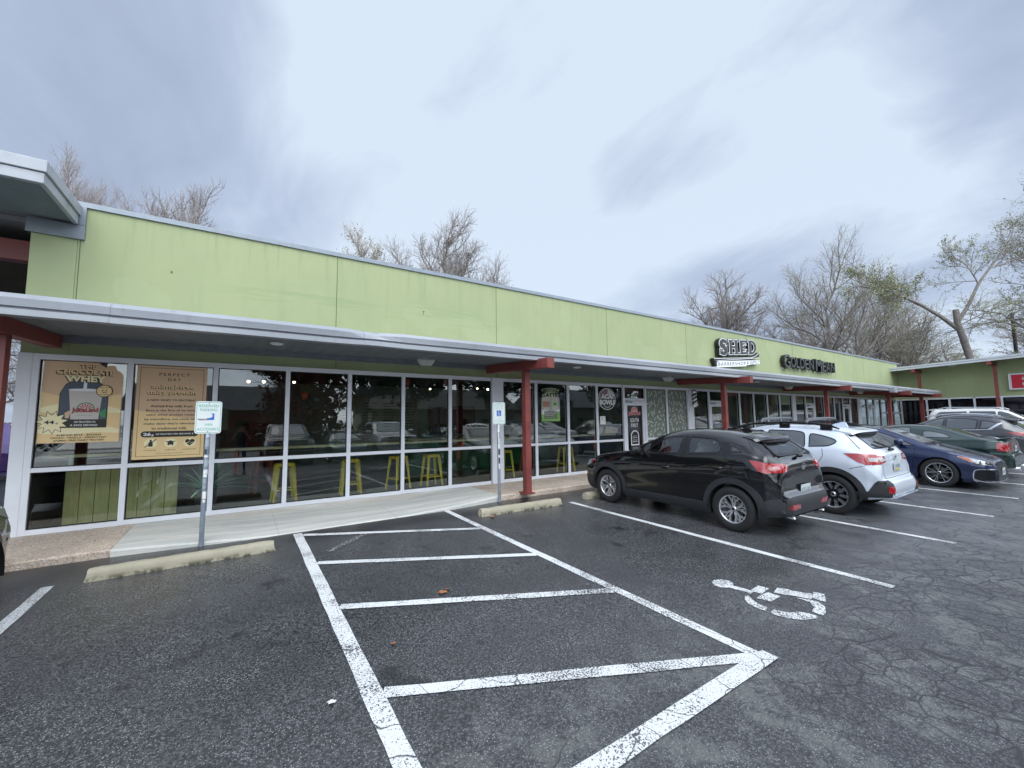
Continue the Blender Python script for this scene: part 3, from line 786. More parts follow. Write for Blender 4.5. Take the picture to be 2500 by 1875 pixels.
def door(x0, x1, z0, glass=M_glass, handle='l', num=None, stile=.10):
    m_ = MB(); zt = 2.28
    m_.box(x0, x0 + stile, -.05, .03, z0, zt); m_.box(x1 - stile, x1, -.05, .03, z0, zt)
    m_.box(x0 + stile, x1 - stile, -.05, .03, zt - .14, zt); m_.box(x0 + stile, x1 - stile, -.05, .03, z0, z0 + .22)
    d = m_.build('door', M_alu, bld, bevel=.003)
    p = MB(); p.add([(x0 + stile, -.01, z0 + .22), (x1 - stile, -.01, z0 + .22), (x1 - stile, -.01, zt - .14), (x0 + stile, -.01, zt - .14)], [(0, 1, 2, 3)])
    p.build('door_pane', glass, d, recalc=False)
    h = MB(); hx = x1 - stile / 2 if handle == 'r' else x0 + stile / 2
    h.tube([(hx, -.05, 1.02), (hx, -.11, 1.02), (hx, -.11, 1.42), (hx, -.05, 1.42)], .012, 8)
    h.lathe([(0, 0), (.02, 0), (.02, .02), (0, .02)], 12, M=Matrix.Translation((hx, -.05, .92)) @ Matrix.Rotation(R(90), 4, 'X'))
    h.build('handle', M_alu, d)
    c = MB(); c.box(x0 + .03, x0 + .33, -.075, -.05, zt - .06, zt - .01); c.build('door_closer', M_galv, d)
    # frame head, jamb and transom over the door
    w = window_bay(x0 - .035, x1 + .035, 2.295, 2.795, None, mw=.07)
    m_ = MB(); m_.box(x0 - .07, x0 - .004, -.054, .055, z0 - .02, 2.294); m_.box(x1 + .004, x1 + .07, -.054, .055, z0 - .02, 2.294)
    m_.build('door_frame', M_alu, bld)
    return d
P1 = 1.1419
bays = [(-1.10 + .0375, 0.0)] + [(P1 * i, P1 * (i + 1)) for i in range(6)]
ZT = 2.795
for i, (a, b_) in enumerate(bays):
    if i == 6: b_ = 6.86
    window_bay(a, b_, wall_z((a + b_) / 2), ZT, 1.05)
mbx('wide_mullion', M_alu, (6.86, 7.16, -.06, .06, wall_z(7) - .01, ZT), bevel=.003)
for (a, b_) in ((7.16 + .0, 8.25), (8.25, 9.39), (9.39, 10.53), (10.53, 11.67)):
    window_bay(a, b_, wall_z(a), ZT, 1.05)
M_doorfilm = pm('black_door_film', (.012, .013, .014), .12)
door1 = door(11.745, 12.68, wall_z(12), glass=M_doorfilm, handle='r')
M_film = pm('grey_green_window_film', (.19, .22, .19), .55, spec=.3)
M_cres = pm('pale_crescent_print', (.60, .64, .52), .5)
for (a, b_) in ((12.745, 13.86), (13.86, 15.03)): window_bay(a, b_, wall_z(a), ZT, 1.05)
mbx('wide_mullion', M_alu, (15.03, 15.36, -.06, .06, wall_z(15), ZT), bevel=.003)
window_bay(15.36, 16.36, wall_z(16), ZT)
door(16.435, 17.38, wall_z(17), handle='r')
for (a, b_) in ((17.45, 18.55), (18.55, 19.66), (19.66, 20.81), (20.81, 21.93), (21.93, 23.12)): window_bay(a, b_, wall_z(a), ZT)
mbx('wide_mullion', M_alu, (23.12, 23.42, -.06, .06, wall_z(23), ZT), bevel=.003)
window_bay(23.42, 24.47, wall_z(24), ZT)
door(24.545, 25.44, wall_z(25), handle='l')
for (a, b_) in ((25.51, 26.63), (26.63, 27.88), (27.88, 28.98)): window_bay(a, b_, wall_z(a), ZT)
door(29.055, 29.97, wall_z(29), handle='r')
window_bay(30.04, 31.12, wall_z(31), ZT)
mbx('wide_mullion', M_alu, (31.12, 31.5, -.06, .06, wall_z(31), ZT), bevel=.003)
window_bay(31.5, 32.6, wall_z(32), ZT)
door(32.675, 33.73, wall_z(33), handle='r')
for (a, b_) in ((33.8, 34.92), (34.92, 36.1), (36.1, 37.3), (37.3, 38.7)): window_bay(a, b_, wall_z(a), ZT, 1.9 if a > 34 else None)
mbx('wall_base', M_base, *[(x, x + 1.0, -.05, .2, -.3, wall_z(x + .5) - .004) for x in range(-1, 38)])
# interior shell
FZ = .13
mbx('interior_floor', M_floor, (-1.04, XE, .06, 11.9, -.2, FZ))
mbx('interior_ceiling', M_dark, (-1.04, XE, .06, 11.9, 3.0, 3.1))
mbx('interior_wall', M_brown, (-1.045, -1.02, .12, 6.2, FZ, 3.0))
mbx('interior_wall', M_inwall, (-1.04, 15.1, 6.2, 6.35, FZ, 3.0), (15.05, 15.2, .1, 6.2, FZ, 3.0))
mbx('interior_wall', M_inwall, (15.2, 23.2, 5.0, 5.15, FZ, 3.0), (23.2, 23.35, .1, 5.0, FZ, 3.0), (31.2, 31.35, .1, 5.0, FZ, 3.0))
mbx('interior_wall', pm('teal_interior_wall', (.12, .24, .20), .8, var=.1), (23.35, 31.2, 4.0, 4.15, FZ, 3.0), (31.35, XE, 4.0, 4.15, FZ, 3.0))

# ---- taller breezeway roof over the passage at the end of the row
brz = empty('breezeway_roof', (-4, 0, 4.9), 0, 'higher flat roof with wide metal fascia over the open passage beside the green shops', 'roof')
off = Vector((4, 0, -4.9))
def bz(name, mat, *boxes, bevel=0):
    m_ = MB()
    for (a, b_, c, d, e_, f_) in boxes: m_.box(a + 4, b_ + 4, c, d, e_ - 4.9, f_ - 4.9)
    return m_.build(name, mat, brz, bevel)
bz('roof_fascia', M_fascia, (-9, -.72, -1.43, -1.33, 5.04, 5.20), (-.74 - .06, -.715, -1.33, .35, 5.042, 5.198), bevel=.008)
bz('lower_fascia', M_fascia, (-9, -.745, -1.405, -1.33, 4.89, 5.035), (-.80, -.742, -1.33, .0, 4.892, 5.033), bevel=.008)
m_ = MB(); n = 90; vs = []
for i in range(n + 1):
    y = -1.33 + 1.35 * i / n; dz = .016 if (i // 2) % 2 else 0
    vs += [(-9 + 4, y, 4.93 - 4.9 + dz), (-.80 + 4, y, 4.93 - 4.9 + dz)]
m_.add(vs, [(2 * i, 2 * i + 1, 2 * i + 3, 2 * i + 2) for i in range(n)]); m_.build('roof_soffit', M_deck2, brz)
bz('roof_deck', M_roof, (-9, -.80, -1.33, 9, 4.99, 5.03), (-9, -.80, .3, 9, 4.9, 4.98))
bz('roof_flashing', M_galv, (-1.30, -.66, -.05, -.004, 4.66, 4.885), (-.735, -.66, -.052, -.006, 4.89, 5.20))
bz('cross_beam', M_red, (-9, -1.26, .35, .55, 4.30, 4.62), bevel=.006)
bz('passage_ceiling', M_brown, (-9, -1.26, .6, 9, 4.52, 4.6))
for i, (x, y) in enumerate(((-2.1, 3.4), (-3.9, 3.4), (-2.1, 6.4))):
    m_ = MB(); m_.lathe([(0, 0), (.09, 0), (.12, .01), (.12, .03)], 20, M=Matrix.Translation((x + 4, y, 4.49 - 4.9))); m_.build('downlight', M_whitep, brz)

# ---- the wing at the far end, at right angles
wing = empty('corner_wing', (XE, -3, 0), 0, 'green wing at right angles to the shop row with tall red posts and shed roof', 'building')
WO = Vector((-XE, 3, 0))
def wv(m_): m_.v = [tuple(Vector(p) + WO) for p in m_.v]; return m_
def rz(y): return 4.86 + .038 * (-y)      # roof edge rises towards the drive
m_ = MB(); vs = []
for y in (-7.9, 0): vs += [(XE, y, 2.80), (XE, y, rz(y) - .12), (XE + .2, y, 2.80), (XE + .2, y, rz(y) - .12)]
m_.add(vs, [(0, 4, 5, 1), (2, 3, 7, 6), (0, 2, 6, 4), (1, 5, 7, 3), (0, 1, 3, 2), (4, 6, 7, 5)]); wv(m_).build('wing_wall', M_green, wing)
m_ = MB(); XF = 37.35
for (xa, za, zb) in ((XF, 0, -.10), (XF + .03, -.115, -.15), (XF - .02, -.155, -.235)):
    vs = []
    for y in (-8.7, .2): vs += [(xa, y, rz(y) + zb), (xa, y, rz(y) + za), (xa + .08, y, rz(y) + zb), (xa + .08, y, rz(y) + za)]
    m_.add(vs, [(0, 4, 5, 1), (2, 3, 7, 6), (0, 2, 6, 4), (1, 5, 7, 3), (0, 1, 3, 2), (4, 6, 7, 5)])
wv(m_).build('wing_fascia', pm('pale_fascia_metal', (.62, .64, .66), .4, .15, var=.06, vscale=1.2), wing)
m_ = MB(); vs = []
for y in (-8.65, 2.0): vs += [(XF + .06, y, rz(y) - .17), (XF + .06, y, rz(y) - .09), (XE + 14, y, rz(y) + .2), (XE + 14, y, rz(y) + .3)]
m_.add(vs, [(0, 4, 5, 1), (2, 3, 7, 6), (0, 2, 6, 4), (1, 5, 7, 3), (0, 1, 3, 2), (4, 6, 7, 5)]); wv(m_).build('wing_roof', M_deck, wing)
for y in (-1.10, -4.33, -7.55):
    m_ = MB(); m_.box(37.98, 38.12, y - .07 - .1, y + .07 - .1, Gz(38, y), rz(y) - .45); wv(m_).build('red_post', M_red, wing)
    m_ = MB(); m_.box(37.3, XE, y - .09, y + .09, rz(y) - .45, rz(y) - .24); wv(m_).build('red_beam', M_red, wing)
M_wglass = pm('dark_reflecting_glass', (.006, .007, .01), .04, spec=.5)
ys = [-.05, -1.30, -2.34, -3.40, -4.48, -5.6, -6.7, -7.75]
for a, b_ in zip(ys[:-1], ys[1:]):
    m_ = MB()
    m_.box(XE - .04, XE + .1, a - .045, a + .045, .25, 2.72)
    m_.box(XE - .038, XE + .1, b_ + .045, a - .045, 2.72, 2.80); m_.box(XE - .038, XE + .1, b_ + .045, a - .045, .25, .5)
    w = wv(m_).build('window', M_alu, wing)
    p = MB(); p.add([(XE + .02, a, .5), (XE + .02, b_, .5), (XE + .02, b_, 2.72), (XE + .02, a, 2.72)], [(0, 1, 2, 3)]); wv(p).build('pane', M_wglass, w)
m_ = MB(); m_.box(XE - .06, XE + 12, -8.0, -7.85, -.1, 4.9); m_.box(XE, XE + .2, -7.84, 0, .1, .25); wv(m_).build('wing_base', M_green, wing)
m_ = MB(); m_.box(37.9, 38.1, -2.9, -2.6, rz(-2.7) - .28, rz(-2.7) - .2); wv(m_).build('soffit_lamp', M_lamp, wing)
# ------------------------------------------------------------------ signs on the parapet
M_signw = pm('sign_white_face', (.85, .86, .87), .4)
M_signk = pm('sign_black', (.012, .012, .013), .4)
M_signg = pm('sign_grey_edge', (.16, .17, .18), .4, .3)
SH = .083
shear = Matrix(((1, 0, 0, 0), (0, 1, 0, 0), (SH, 0, 1, -SH * 17.0), (0, 0, 0, 1)))
shed = empty('barbershop_sign', (17.0, 0, 4.14), 0, 'deep black raised letters outlined in white over a ribbon reading barbershop and supply', 'sign')
SO = Vector((-17.0, 0, -4.14))
def sh(m_): m_.v = [tuple(Vector(p) + SO) for p in m_.v]; return m_
def serif_letter(ch, x0, x1, z0, z1, grow, y0, y1, mb):
    """slab-serif capital as overlapping bars, each bar grown by 'grow'"""
    t = .17; s_ = .055; g = grow; xm = (x0 + x1) / 2; zm = (z0 + z1) / 2; B = []
    stem = lambda x: B.extend([(x - t / 2 - g, x + t / 2 + g, z0 - g, z1 + g), (x - t / 2 - s_ - g, x + t / 2 + s_ + g, z0 - g, z0 + .055 + g), (x - t / 2 - s_ - g, x + t / 2 + s_ + g, z1 - .055 - g, z1 + g)])
    k = 0
    if ch == 'H':
        stem(x0 + .13); stem(x1 - .13); B.append((x0 + .1, x1 - .1, zm - .045 - g, zm + .045 + g))
    if ch == 'E':
        stem(x0 + .15)
        B += [(x0 + .1, x1 + g, z0 - g, z0 + .09 + g), (x0 + .1, x1 + g, z1 - .09 - g, z1 + g), (x0 + .1, x1 - .12 + g, zm - .045 - g, zm + .045 + g),
              (x1 - .07 - g, x1 + g, z0, z0 + .19 + g), (x1 - .07 - g, x1 + g, z1 - .19 - g, z1), (x1 - .19 - g, x1 - .12 + g, zm - .10 - g, zm + .10 + g)]
    for i, (a, b_, c, d) in enumerate(B): mb.box(a, b_, y0 + .0006 * i, y1, c, d)
    if ch == 'D':
        stem_b = [(x0 + .15 - t / 2 - g, x0 + .15 + t / 2 + g, z0 - g, z1 + g), (x0 + .01 - g, x0 + .3, z0 - g, z0 + .055 + g), (x0 + .01 - g, x0 + .3, z1 - .055 - g, z1 + g)]
        for i, (a, b_, c, d) in enumerate(stem_b): mb.box(a, b_, y0 + .0006 * i, y1, c, d)
        n = 16; W_, Hh = (x1 - x0 - .25), (z1 - z0) / 2; po = [(x0 + .25 + (W_ + g) * math.sin(math.pi * i / n), zm - (Hh + g) * math.cos(math.pi * i / n)) for i in range(n + 1)]
        pi_ = [(x0 + .25 + (W_ - .16 - g) * math.sin(math.pi * i / n), zm - (Hh - .085 - g) * math.cos(math.pi * i / n)) for i in range(n + 1)]
        for i in range(n): mb.prism([po[i], po[i + 1], pi_[i + 1], pi_[i]], y0, y1)
    if ch == 'S':
        pts = []; W_ = (x1 - x0) / 2 - .08; q = (z1 - z0) / 4
        for i in range(13): a = R(20 + 250 * i / 12); pts.append((xm + W_ * math.cos(a) * 1.0, zm + q + (q - .04) * math.sin(a)))
        for i in range(1, 13): a = R(90 - 250 * i / 12); pts.append((xm + W_ * math.cos(a), zm - q + (q - .04) * math.sin(a)))
        hw = [.06 + .035 * math.sin(math.pi * i / (len(pts) - 1)) for i in range(len(pts))]
        Lp = []; Rp = []
        for i, p in enumerate(pts):
            a = Vector(pts[max(i - 1, 0)]); b_ = Vector(pts[min(i + 1, len(pts) - 1)]); d = (b_ - a).normalized(); nrm = Vector((-d.y, d.x))
            Lp.append(Vector(p) + nrm * (hw[i] + g)); Rp.append(Vector(p) - nrm * (hw[i] + g))
        for i in range(len(pts) - 1): mb.prism([tuple(Lp[i]), tuple(Lp[i + 1]), tuple(Rp[i + 1]), tuple(Rp[i])], y0 + .0004 * (i % 2), y1)
        mb.box(x1 - .09 - g, x1 - .02 + g, y0 + .001, y1, z1 - .22 - g, z1 + g - .01); mb.box(x0 + .02 - g, x0 + .09 + g, y0 + .001, y1, z0 - g + .01, z0 + .22 + g)
LT = [('S', 17.02, 17.56), ('H', 17.68, 18.34), ('E', 18.46, 19.02), ('D', 19.14, 19.78)]
for ch, a, b_ in LT:
    k = MB(); serif_letter(ch, a, b_, 4.16, 4.74, .045, -.20, -.035, k); k.v = [tuple(shear @ Vector(p)) for p in k.v]
    L_ = sh(k).build('raised_letter', M_signk, shed)
    w = MB(); serif_letter(ch, a, b_, 4.16, 4.74, .028, -.211, -.2015, w); w.v = [tuple(shear @ Vector(p)) for p in w.v]; sh(w).build('letter_outline', M_signw, L_)
    f = MB(); serif_letter(ch, a, b_, 4.16, 4.74, -.001, -.222, -.2125, f); f.v = [tuple(shear @ Vector(p)) for p in f.v]; sh(f).build('letter_face', M_signk, L_)
# razor shape under the word: dark spine with white rims and the white ribbon
def crv(x): return .00 + .22 * max(0, (x - 19.2) / .85) ** 2.2
m_ = MB(); xs = [16.62 + 3.42 * i / 30 for i in range(31)]
up = [(x, 4.02 + crv(x)) for x in xs]; lo = [(x, 3.93 + crv(x) * .55) for x in reversed(xs)]
m_.prism(up + lo, -.19, -.03); m_.prism([(16.62, 4.03), (16.74, 4.03), (16.86, 3.72), (16.74, 3.72)], -.191, -.03); m_.v = [tuple(shear @ Vector(p)) for p in m_.v]
sh(m_).build('razor_spine', M_signk, shed)
m_ = MB(); up = [(x, 4.02 + crv(x)) for x in xs]; lo = [(x, 3.998 + crv(x)) for x in reversed(xs)]; m_.prism(up + lo, -.20, -.192)
m_.prism([(x, z - .075 - .45 * 0) for x, z in [(16.8, 4.005), (20.0, 4.005 + crv(20.0) * .4)]] + [(20.0, 3.985 - .075 + crv(20) * .4), (16.8, 3.985 - .075)][0:2], -.2005, -.192)
m_.v = [tuple(shear @ Vector(p)) for p in m_.v]; sh(m_).build('spine_rim', M_signw, shed)
m_ = MB()
m_.prism([(16.80, 3.66), (18.92, 3.66), (18.98, 3.72), (19.12, 3.70), (19.3, 3.73), (20.02, 3.73), (20.02, 3.90), (16.92, 3.90), (16.80, 3.82)], -.205, -.06)
m_.v = [tuple(shear @ Vector(p)) for p in m_.v]; rib = sh(m_).build('ribbon', M_signw, shed)
m_ = MB(); put_text(m_, 'BARBERSHOP', 16.88, 18.88, 3.715, 3.85, -.2075, spacing=1.25); put_text(m_, '&', 18.99, 19.12, 3.745, 3.86, -.2075); put_text(m_, 'SUPPLY', 19.24, 19.95, 3.755, 3.88, -.2075, spacing=1.25)
m_.v = [tuple(shear @ Vector(p)) for p in m_.v]; sh(m_).build('ribbon_lettering', M_signk, shed, recalc=False)

gm = empty('studio_sign', (22.2, 0, 3.99), 0, 'black channel letters on the parapet reading golden mean', 'sign')
GO = Vector((-22.2, 0, -3.99))
def letters(txt, x0, x1, z0, z1):
    n = len(txt); wts = {'M': 1.25, 'N': 1.05, 'L': .8, 'E': .85, 'I': .4}
    tot = sum(wts.get(c, 1) for c in txt); x = x0
    for c in txt:
        w = (x1 - x0) * wts.get(c, 1) / tot; a, b_ = x + .035, x + w - .03; x += w
        k = MB(); put_text(k, c, a, b_, z0, z1, -.125, 0, offset=.006, extrude=.09); k.v = [tuple(Vector(p) + GO) for p in k.v]
        L_ = k.build('channel_letter', M_signk, gm)
        f = MB(); put_text(f, c, a, b_, z0, z1, -.2175, 0, offset=.006); put_text(f, c, a + .014, b_ - .014, z0 + .014, z1 - .014, -.2205, 1, offset=-.016)
        f.v = [tuple(Vector(p) + GO) for p in f.v]; f.build('letter_face', [M_signg, M_signk], L_, recalc=False)
letters('G', 22.2, 22.86, 3.96, 4.60); letters('OLDEN', 22.86, 25.3, 4.02, 4.52); letters('M', 25.5, 26.25, 3.98, 4.60); letters('EAN', 26.25, 27.88, 4.02, 4.54)
m_ = MB()
for x in (22.45, 23.2, 24.1, 24.9, 25.8, 26.6, 27.5): m_.box(x - .03 - 22.2, x + .03 - 22.2, -.04, -.002, 3.93 - 3.99, 4.1 - 3.99)
m_.build('mounting_rail', M_signw, gm)

hs = empty('red_letter_sign', (38.8, -4.95, 3.6), 0, 'bright red letter H with a thick white border high on the wing wall', 'sign')
M_signred = pm('sign_red', (.62, .01, .03), .35)
m_ = MB(); 
poly = [(-.12, -.42), (-.12, .40), (-.07, .46), (.98, .46), (.98, -.42 - .03), (-.06, -.46)]
m_.prism(poly, -.16, -.02, 'y'); RZ = Matrix.Rotation(R(-90), 4, 'Z')
m_.v = [tuple(RZ @ Vector(p)) for p in m_.v]; m_.build('sign_border', M_signw, hs, bevel=.01)
m_ = MB()
for b_ in ((.0, .40, .40, .36), ): pass
for (a, c, z0, z1) in ((0, .38, -.38, .38), (.47, .86, -.38, .38), (.38, .47, -.07, .07), (.38, .415, .22, .38), (.435, .47, .22, .38), (.38, .415, -.38, -.22), (.435, .47, -.38, -.22)): m_.box(a, c, -.20 - .001 * a, -.163, z0, z1)
m_.v = [tuple(RZ @ Vector(p)) for p in m_.v]; m_.build('sign_letter', M_signred, hs)

# ------------------------------------------------------------------ posters behind the glass
def P_(name, col, rough=.55): return MATS.get(name) or pm(name, col, rough)
M_tan = P_('poster_tan', (.70, .47, .29)); M_sand = P_('poster_sand', (.86, .62, .31)); M_cream = P_('poster_cream', (.93, .82, .50))
M_ink = P_('poster_dark_ink', (.035, .025, .02)); M_cup = P_('poster_cup_white', (.62, .56, .52)); M_straw = P_('poster_straw', (.8, .82, .84))
M_pred = P_('poster_red', (.50, .07, .07)); M_pgreen = P_('poster_green', (.06, .28, .10)); M_photo = P_('poster_night_photo', (.07, .09, .12)); M_pw = P_('poster_white', (.80, .80, .76))
YP = -.008
def blob_text(m_, txt, x0, x1, z0, z1, y, ink, face, off=.03, sh_=.012):
    put_text(m_, txt, x0 - sh_, x1 - sh_, z0 - sh_, z1 - sh_, y - .001, ink, offset=off + .035)
    put_text(m_, txt, x0, x1, z0, z1, y - .003, face, offset=off)
def circ(cx, cz, rx, rz_=None, n=28, a0=0, a1=360): rz_ = rz_ or rx; return [(cx + rx * math.cos(R(a0 + (a1 - a0) * i / n)), cz + rz_ * math.sin(R(a0 + (a1 - a0) * i / n))) for i in range(n + (0 if a1 - a0 == 360 else 1))]
def ringp(m_, cx, cz, r0, r1, y, mi, n=28, a0=0, a1=360, asp=1.0):
    for i in range(n):
        A = R(a0 + (a1 - a0) * i / n); B = R(a0 + (a1 - a0) * (i + 1) / n)
        m_.flat([(cx + r1 * math.cos(A), cz + asp * r1 * math.sin(A)), (cx + r1 * math.cos(B), cz + asp * r1 * math.sin(B)), (cx + r0 * math.cos(B), cz + asp * r0 * math.sin(B)), (cx + r0 * math.cos(A), cz + asp * r0 * math.sin(A))], y, 'y', mi)
pmats = [M_tan, M_sand, M_cream, M_ink, M_cup, M_straw, M_pred, M_pgreen, M_photo, M_pw]
TAN, SAND, CREAM, INK, CUP, STRAW, RED, GRN, PHO, WHT = range(10)
m_ = MB()
outl = [(-1.005, 1.44), (-.09, 1.44), (-.09, 2.50), (-.12, 2.56), (-.16, 2.58), (-.20, 2.66), (-.27, 2.665), (-.30, 2.625), (-.35, 2.66), (-.40, 2.71), (-.99, 2.71)]
m_.prism(outl, YP, YP + .004, 'y', TAN)
m_.flat([(-.995, 1.45), (-.10, 1.45), (-.10, 2.2), (-.35, 2.17), (-.6, 2.23), (-.8, 2.16), (-.995, 2.22)], YP - .001, 'y', SAND)
for zz, c in ((1.98, CREAM), (1.66, CREAM)):
    m_.flat([(-.995, zz), (-.8, zz + .06), (-.55, zz), (-.3, zz + .05), (-.10, zz - .02), (-.10, zz - .08), (-.4, zz - .06), (-.7, zz - .1), (-.995, zz - .07)], YP - .0015, 'y', c)
# dark arched photo, cup and straw
m_.flat([(-.80, 1.67), (-.25, 1.67), (-.25, 2.2), (-.33, 2.36), (-.45, 2.42), (-.62, 2.42), (-.74, 2.35), (-.80, 2.2)], YP - .003, 'y', INK)
m_.flat([(-.79, 1.80), (-.26, 1.80), (-.26, 2.2), (-.34, 2.35), (-.45, 2.41), (-.62, 2.41), (-.73, 2.34), (-.79, 2.2)], YP - .004, 'y', PHO)
m_.flat([(-.32, 1.83), (-.27, 1.83), (-.27, 1.98), (-.34, 1.90)], YP - .0045, 'y', GRN)
m_.flat([(-.545, 2.27), (-.505, 2.27), (-.505, 2.41), (-.54, 2.41)], YP - .005, 'y', STRAW)
m_.flat([(-.66, 1.80), (-.35, 1.80), (-.315, 2.26), (-.70, 2.26)], YP - .006, 'y', CUP)
m_.flat(circ(-.508, 2.26, .20, .022), YP - .007, 'y', STRAW)
m_.flat([(-.68, 1.82), (-.72, 1.82), (-.73, 1.9), (-.66, 1.95)], YP - .0065, 'y', TAN)
# printed sunburst logo and wordmark on the cup
m_.flat(circ(-.50, 1.96, .105, .105, 20, 0, 180), YP - .008, 'y', GRN); m_.flat(circ(-.50, 1.96, .09, .09, 20, 0, 180), YP - .0085, 'y', CUP)
for i in range(7):
    a = R(12 + 26 * i); b_ = a + R(14)
    m_.flat([(-.50 + .03 * math.cos(a), 1.96 + .03 * math.sin(a)), (-.50 + .082 * math.cos(a), 1.96 + .082 * math.sin(a)), (-.50 + .082 * math.cos(b_), 1.96 + .082 * math.sin(b_)), (-.50 + .03 * math.cos(b_), 1.96 + .03 * math.sin(b_))], YP - .009, 'y', RED)
put_text(m_, 'JuiceLand', -.655, -.355, 1.89, 1.985, YP - .0095, INK, offset=.05); put_text(m_, 'JuiceLand', -.65, -.36, 1.895, 1.98, YP - .0105, RED, offset=.02)
put_text(m_, 'JUICELAND.COM', -.59, -.42, 1.852, 1.868, YP - .0095, GRN)
blob_text(m_, 'THE', -.60, -.41, 2.60, 2.665, YP - .002, INK, SAND, .01, .008)
blob_text(m_, 'CHOCOLATE', -.85, -.20, 2.50, 2.585, YP - .002, INK, SAND, .03)
blob_text(m_, 'WHEY', -.75, -.29, 2.385, 2.485, YP - .006, INK, CREAM, .045)
m_.flat(circ(-.30, 2.25, .098), YP - .010, 'y', INK); m_.flat(circ(-.30, 2.25, .088), YP - .011, 'y', SAND)
put_text(m_, 'feel good', -.36, -.24, 2.295, 2.315, YP - .012, INK, offset=.02); put_text(m_, 'so good', -.35, -.25, 2.185, 2.205, YP - .012, INK, offset=.02)
m_.flat(circ(-.32, 2.262, .008), YP - .012, 'y', INK); m_.flat(circ(-.28, 2.262, .008), YP - .012, 'y', INK); ringp(m_, -.30, 2.252, .026, .034, YP - .012, INK, 12, 200, 340)
put_text(m_, 'OF PROTEIN IN', -.62, -.38, 1.745, 1.775, YP - .0045, WHT, offset=.02); put_text(m_, 'A 24OZ SERVING!', -.66, -.355, 1.695, 1.725, YP - .0045, WHT, offset=.02)
def star(cx, cz, r0, r1, n=11): return [(cx + (r1 if i % 2 == 0 else r0) * math.cos(math.pi * i / n + .2), cz + (r1 if i % 2 == 0 else r0) * math.sin(math.pi * i / n + .2)) for i in range(2 * n)]
m_.flat(star(-.855, 1.755, .115, .185), YP - .006, 'y', INK); m_.flat(star(-.855, 1.755, .106, .170), YP - .007, 'y', CREAM)
put_text(m_, '44', -.94, -.83, 1.73, 1.785, YP - .008, INK, offset=.03); put_text(m_, 'g', -.82, -.79, 1.715, 1.75, YP - .008, INK, offset=.02)
put_text(m_, 'ALMOND MYLK - BANANA', -.80, -.30, 1.545, 1.575, YP - .002, INK, offset=.025); put_text(m_, 'CACAO - VANILLA - PERFECT DAY', -.86, -.24, 1.505, 1.533, YP - .002, INK, offset=.025)
put_text(m_, 'ANIMAL-FREE DAIRY PROTEIN', -.83, -.27, 1.463, 1.491, YP - .002, INK, offset=.025)
o = m_.build('window_poster', pmats, recalc=False); tag(o, 'tan and sand poster of a drink cup with chocolate whey lettering and notched top corner', 'poster')
m_ = MB()
m_.prism([(.075, 1.135), (1.015, 1.135), (1.015, 2.71), (.075, 2.71)], YP, YP + .004, 'y', TAN)
m_.flat([(.076, 1.136), (1.014, 1.136), (1.014, 1.75), (.076, 1.95)], YP - .0006, 'y', SAND)
for (a, b_, c, d) in ((.12, .968, 1.18, 1.186), (.12, .968, 2.655, 2.661), (.12, .125, 1.186, 2.655), (.963, .968, 1.186, 2.655)): m_.flat([(a, c), (b_, c), (b_, d), (a, d)], YP - .0015, 'y', INK)
put_text(m_, 'PERFECT', .36, .77, 2.53, 2.58, YP - .002, INK, spacing=1.4, offset=.01); put_text(m_, 'DAY', .48, .65, 2.445, 2.495, YP - .002, INK, spacing=1.4, offset=.01)
blob_text(m_, 'animal-free', .27, .85, 2.31, 2.385, YP - .002, INK, SAND, .02, .008); blob_text(m_, 'dairy protein', .225, .875, 2.195, 2.28, YP - .002, INK, SAND, .02, .008)
put_text(m_, 'A NEW WHEY TO PROTEIN!*', .215, .875, 2.10, 2.135, YP - .002, INK, offset=.025)
for i, (t_, a, b_) in enumerate((('Animal-free milk from', .27, .83), ('flora is the first of its kind,', .215, .87), ('using whey protein made', .225, .86), ('by microflora, not cows, to', .205, .87), ('make dairy that\u2019s identical', .20, .875), ('to traditional milk.', .30, .77))):
    put_text(m_, t_, a, b_, 1.995 - .075 * i, 2.037 - .075 * i, YP - .002, INK, offset=.02)
m_.flat(circ(.22, 1.545, .05, .05, 12, 90, 270) + circ(.88, 1.545, .05, .05, 12, -90, 90), YP - .002, 'y', INK)
put_text(m_, '26', .20, .30, 1.52, 1.572, YP - .003, WHT, offset=.04); put_text(m_, 'g', .305, .335, 1.51, 1.54, YP - .003, WHT, offset=.03); put_text(m_, 'OF PROTEIN PER SERVING! $', .36, .86, 1.53, 1.556, YP - .003, WHT, offset=.02)
for cx in (.30, .56, .82): m_.flat(circ(cx, 1.395, .085, .075), YP - .0018, 'y', CREAM)
m_.flat([(.275, 1.34), (.33, 1.34), (.33, 1.40), (.315, 1.42), (.315, 1.455), (.29, 1.455), (.29, 1.42), (.275, 1.40)], YP - .003, 'y', INK); m_.flat([(.225, 1.335), (.235, 1.33), (.375, 1.455), (.365, 1.465)], YP - .0035, 'y', INK)
m_.flat(circ(.56, 1.385, .04, .05), YP - .003, 'y', INK); m_.flat([(.48, 1.43), (.53, 1.40), (.53, 1.42)], YP - .0032, 'y', INK); m_.flat([(.64, 1.43), (.59, 1.42), (.59, 1.40)], YP - .0032, 'y', INK); m_.flat(circ(.56, 1.35, .025, .015), YP - .0036, 'y', CREAM)
m_.flat([(.82, 1.335), (.885, 1.40), (.885, 1.43), (.865, 1.45), (.84, 1.45), (.82, 1.43), (.80, 1.45), (.775, 1.45), (.755, 1.43), (.755, 1.40)], YP - .003, 'y', INK)
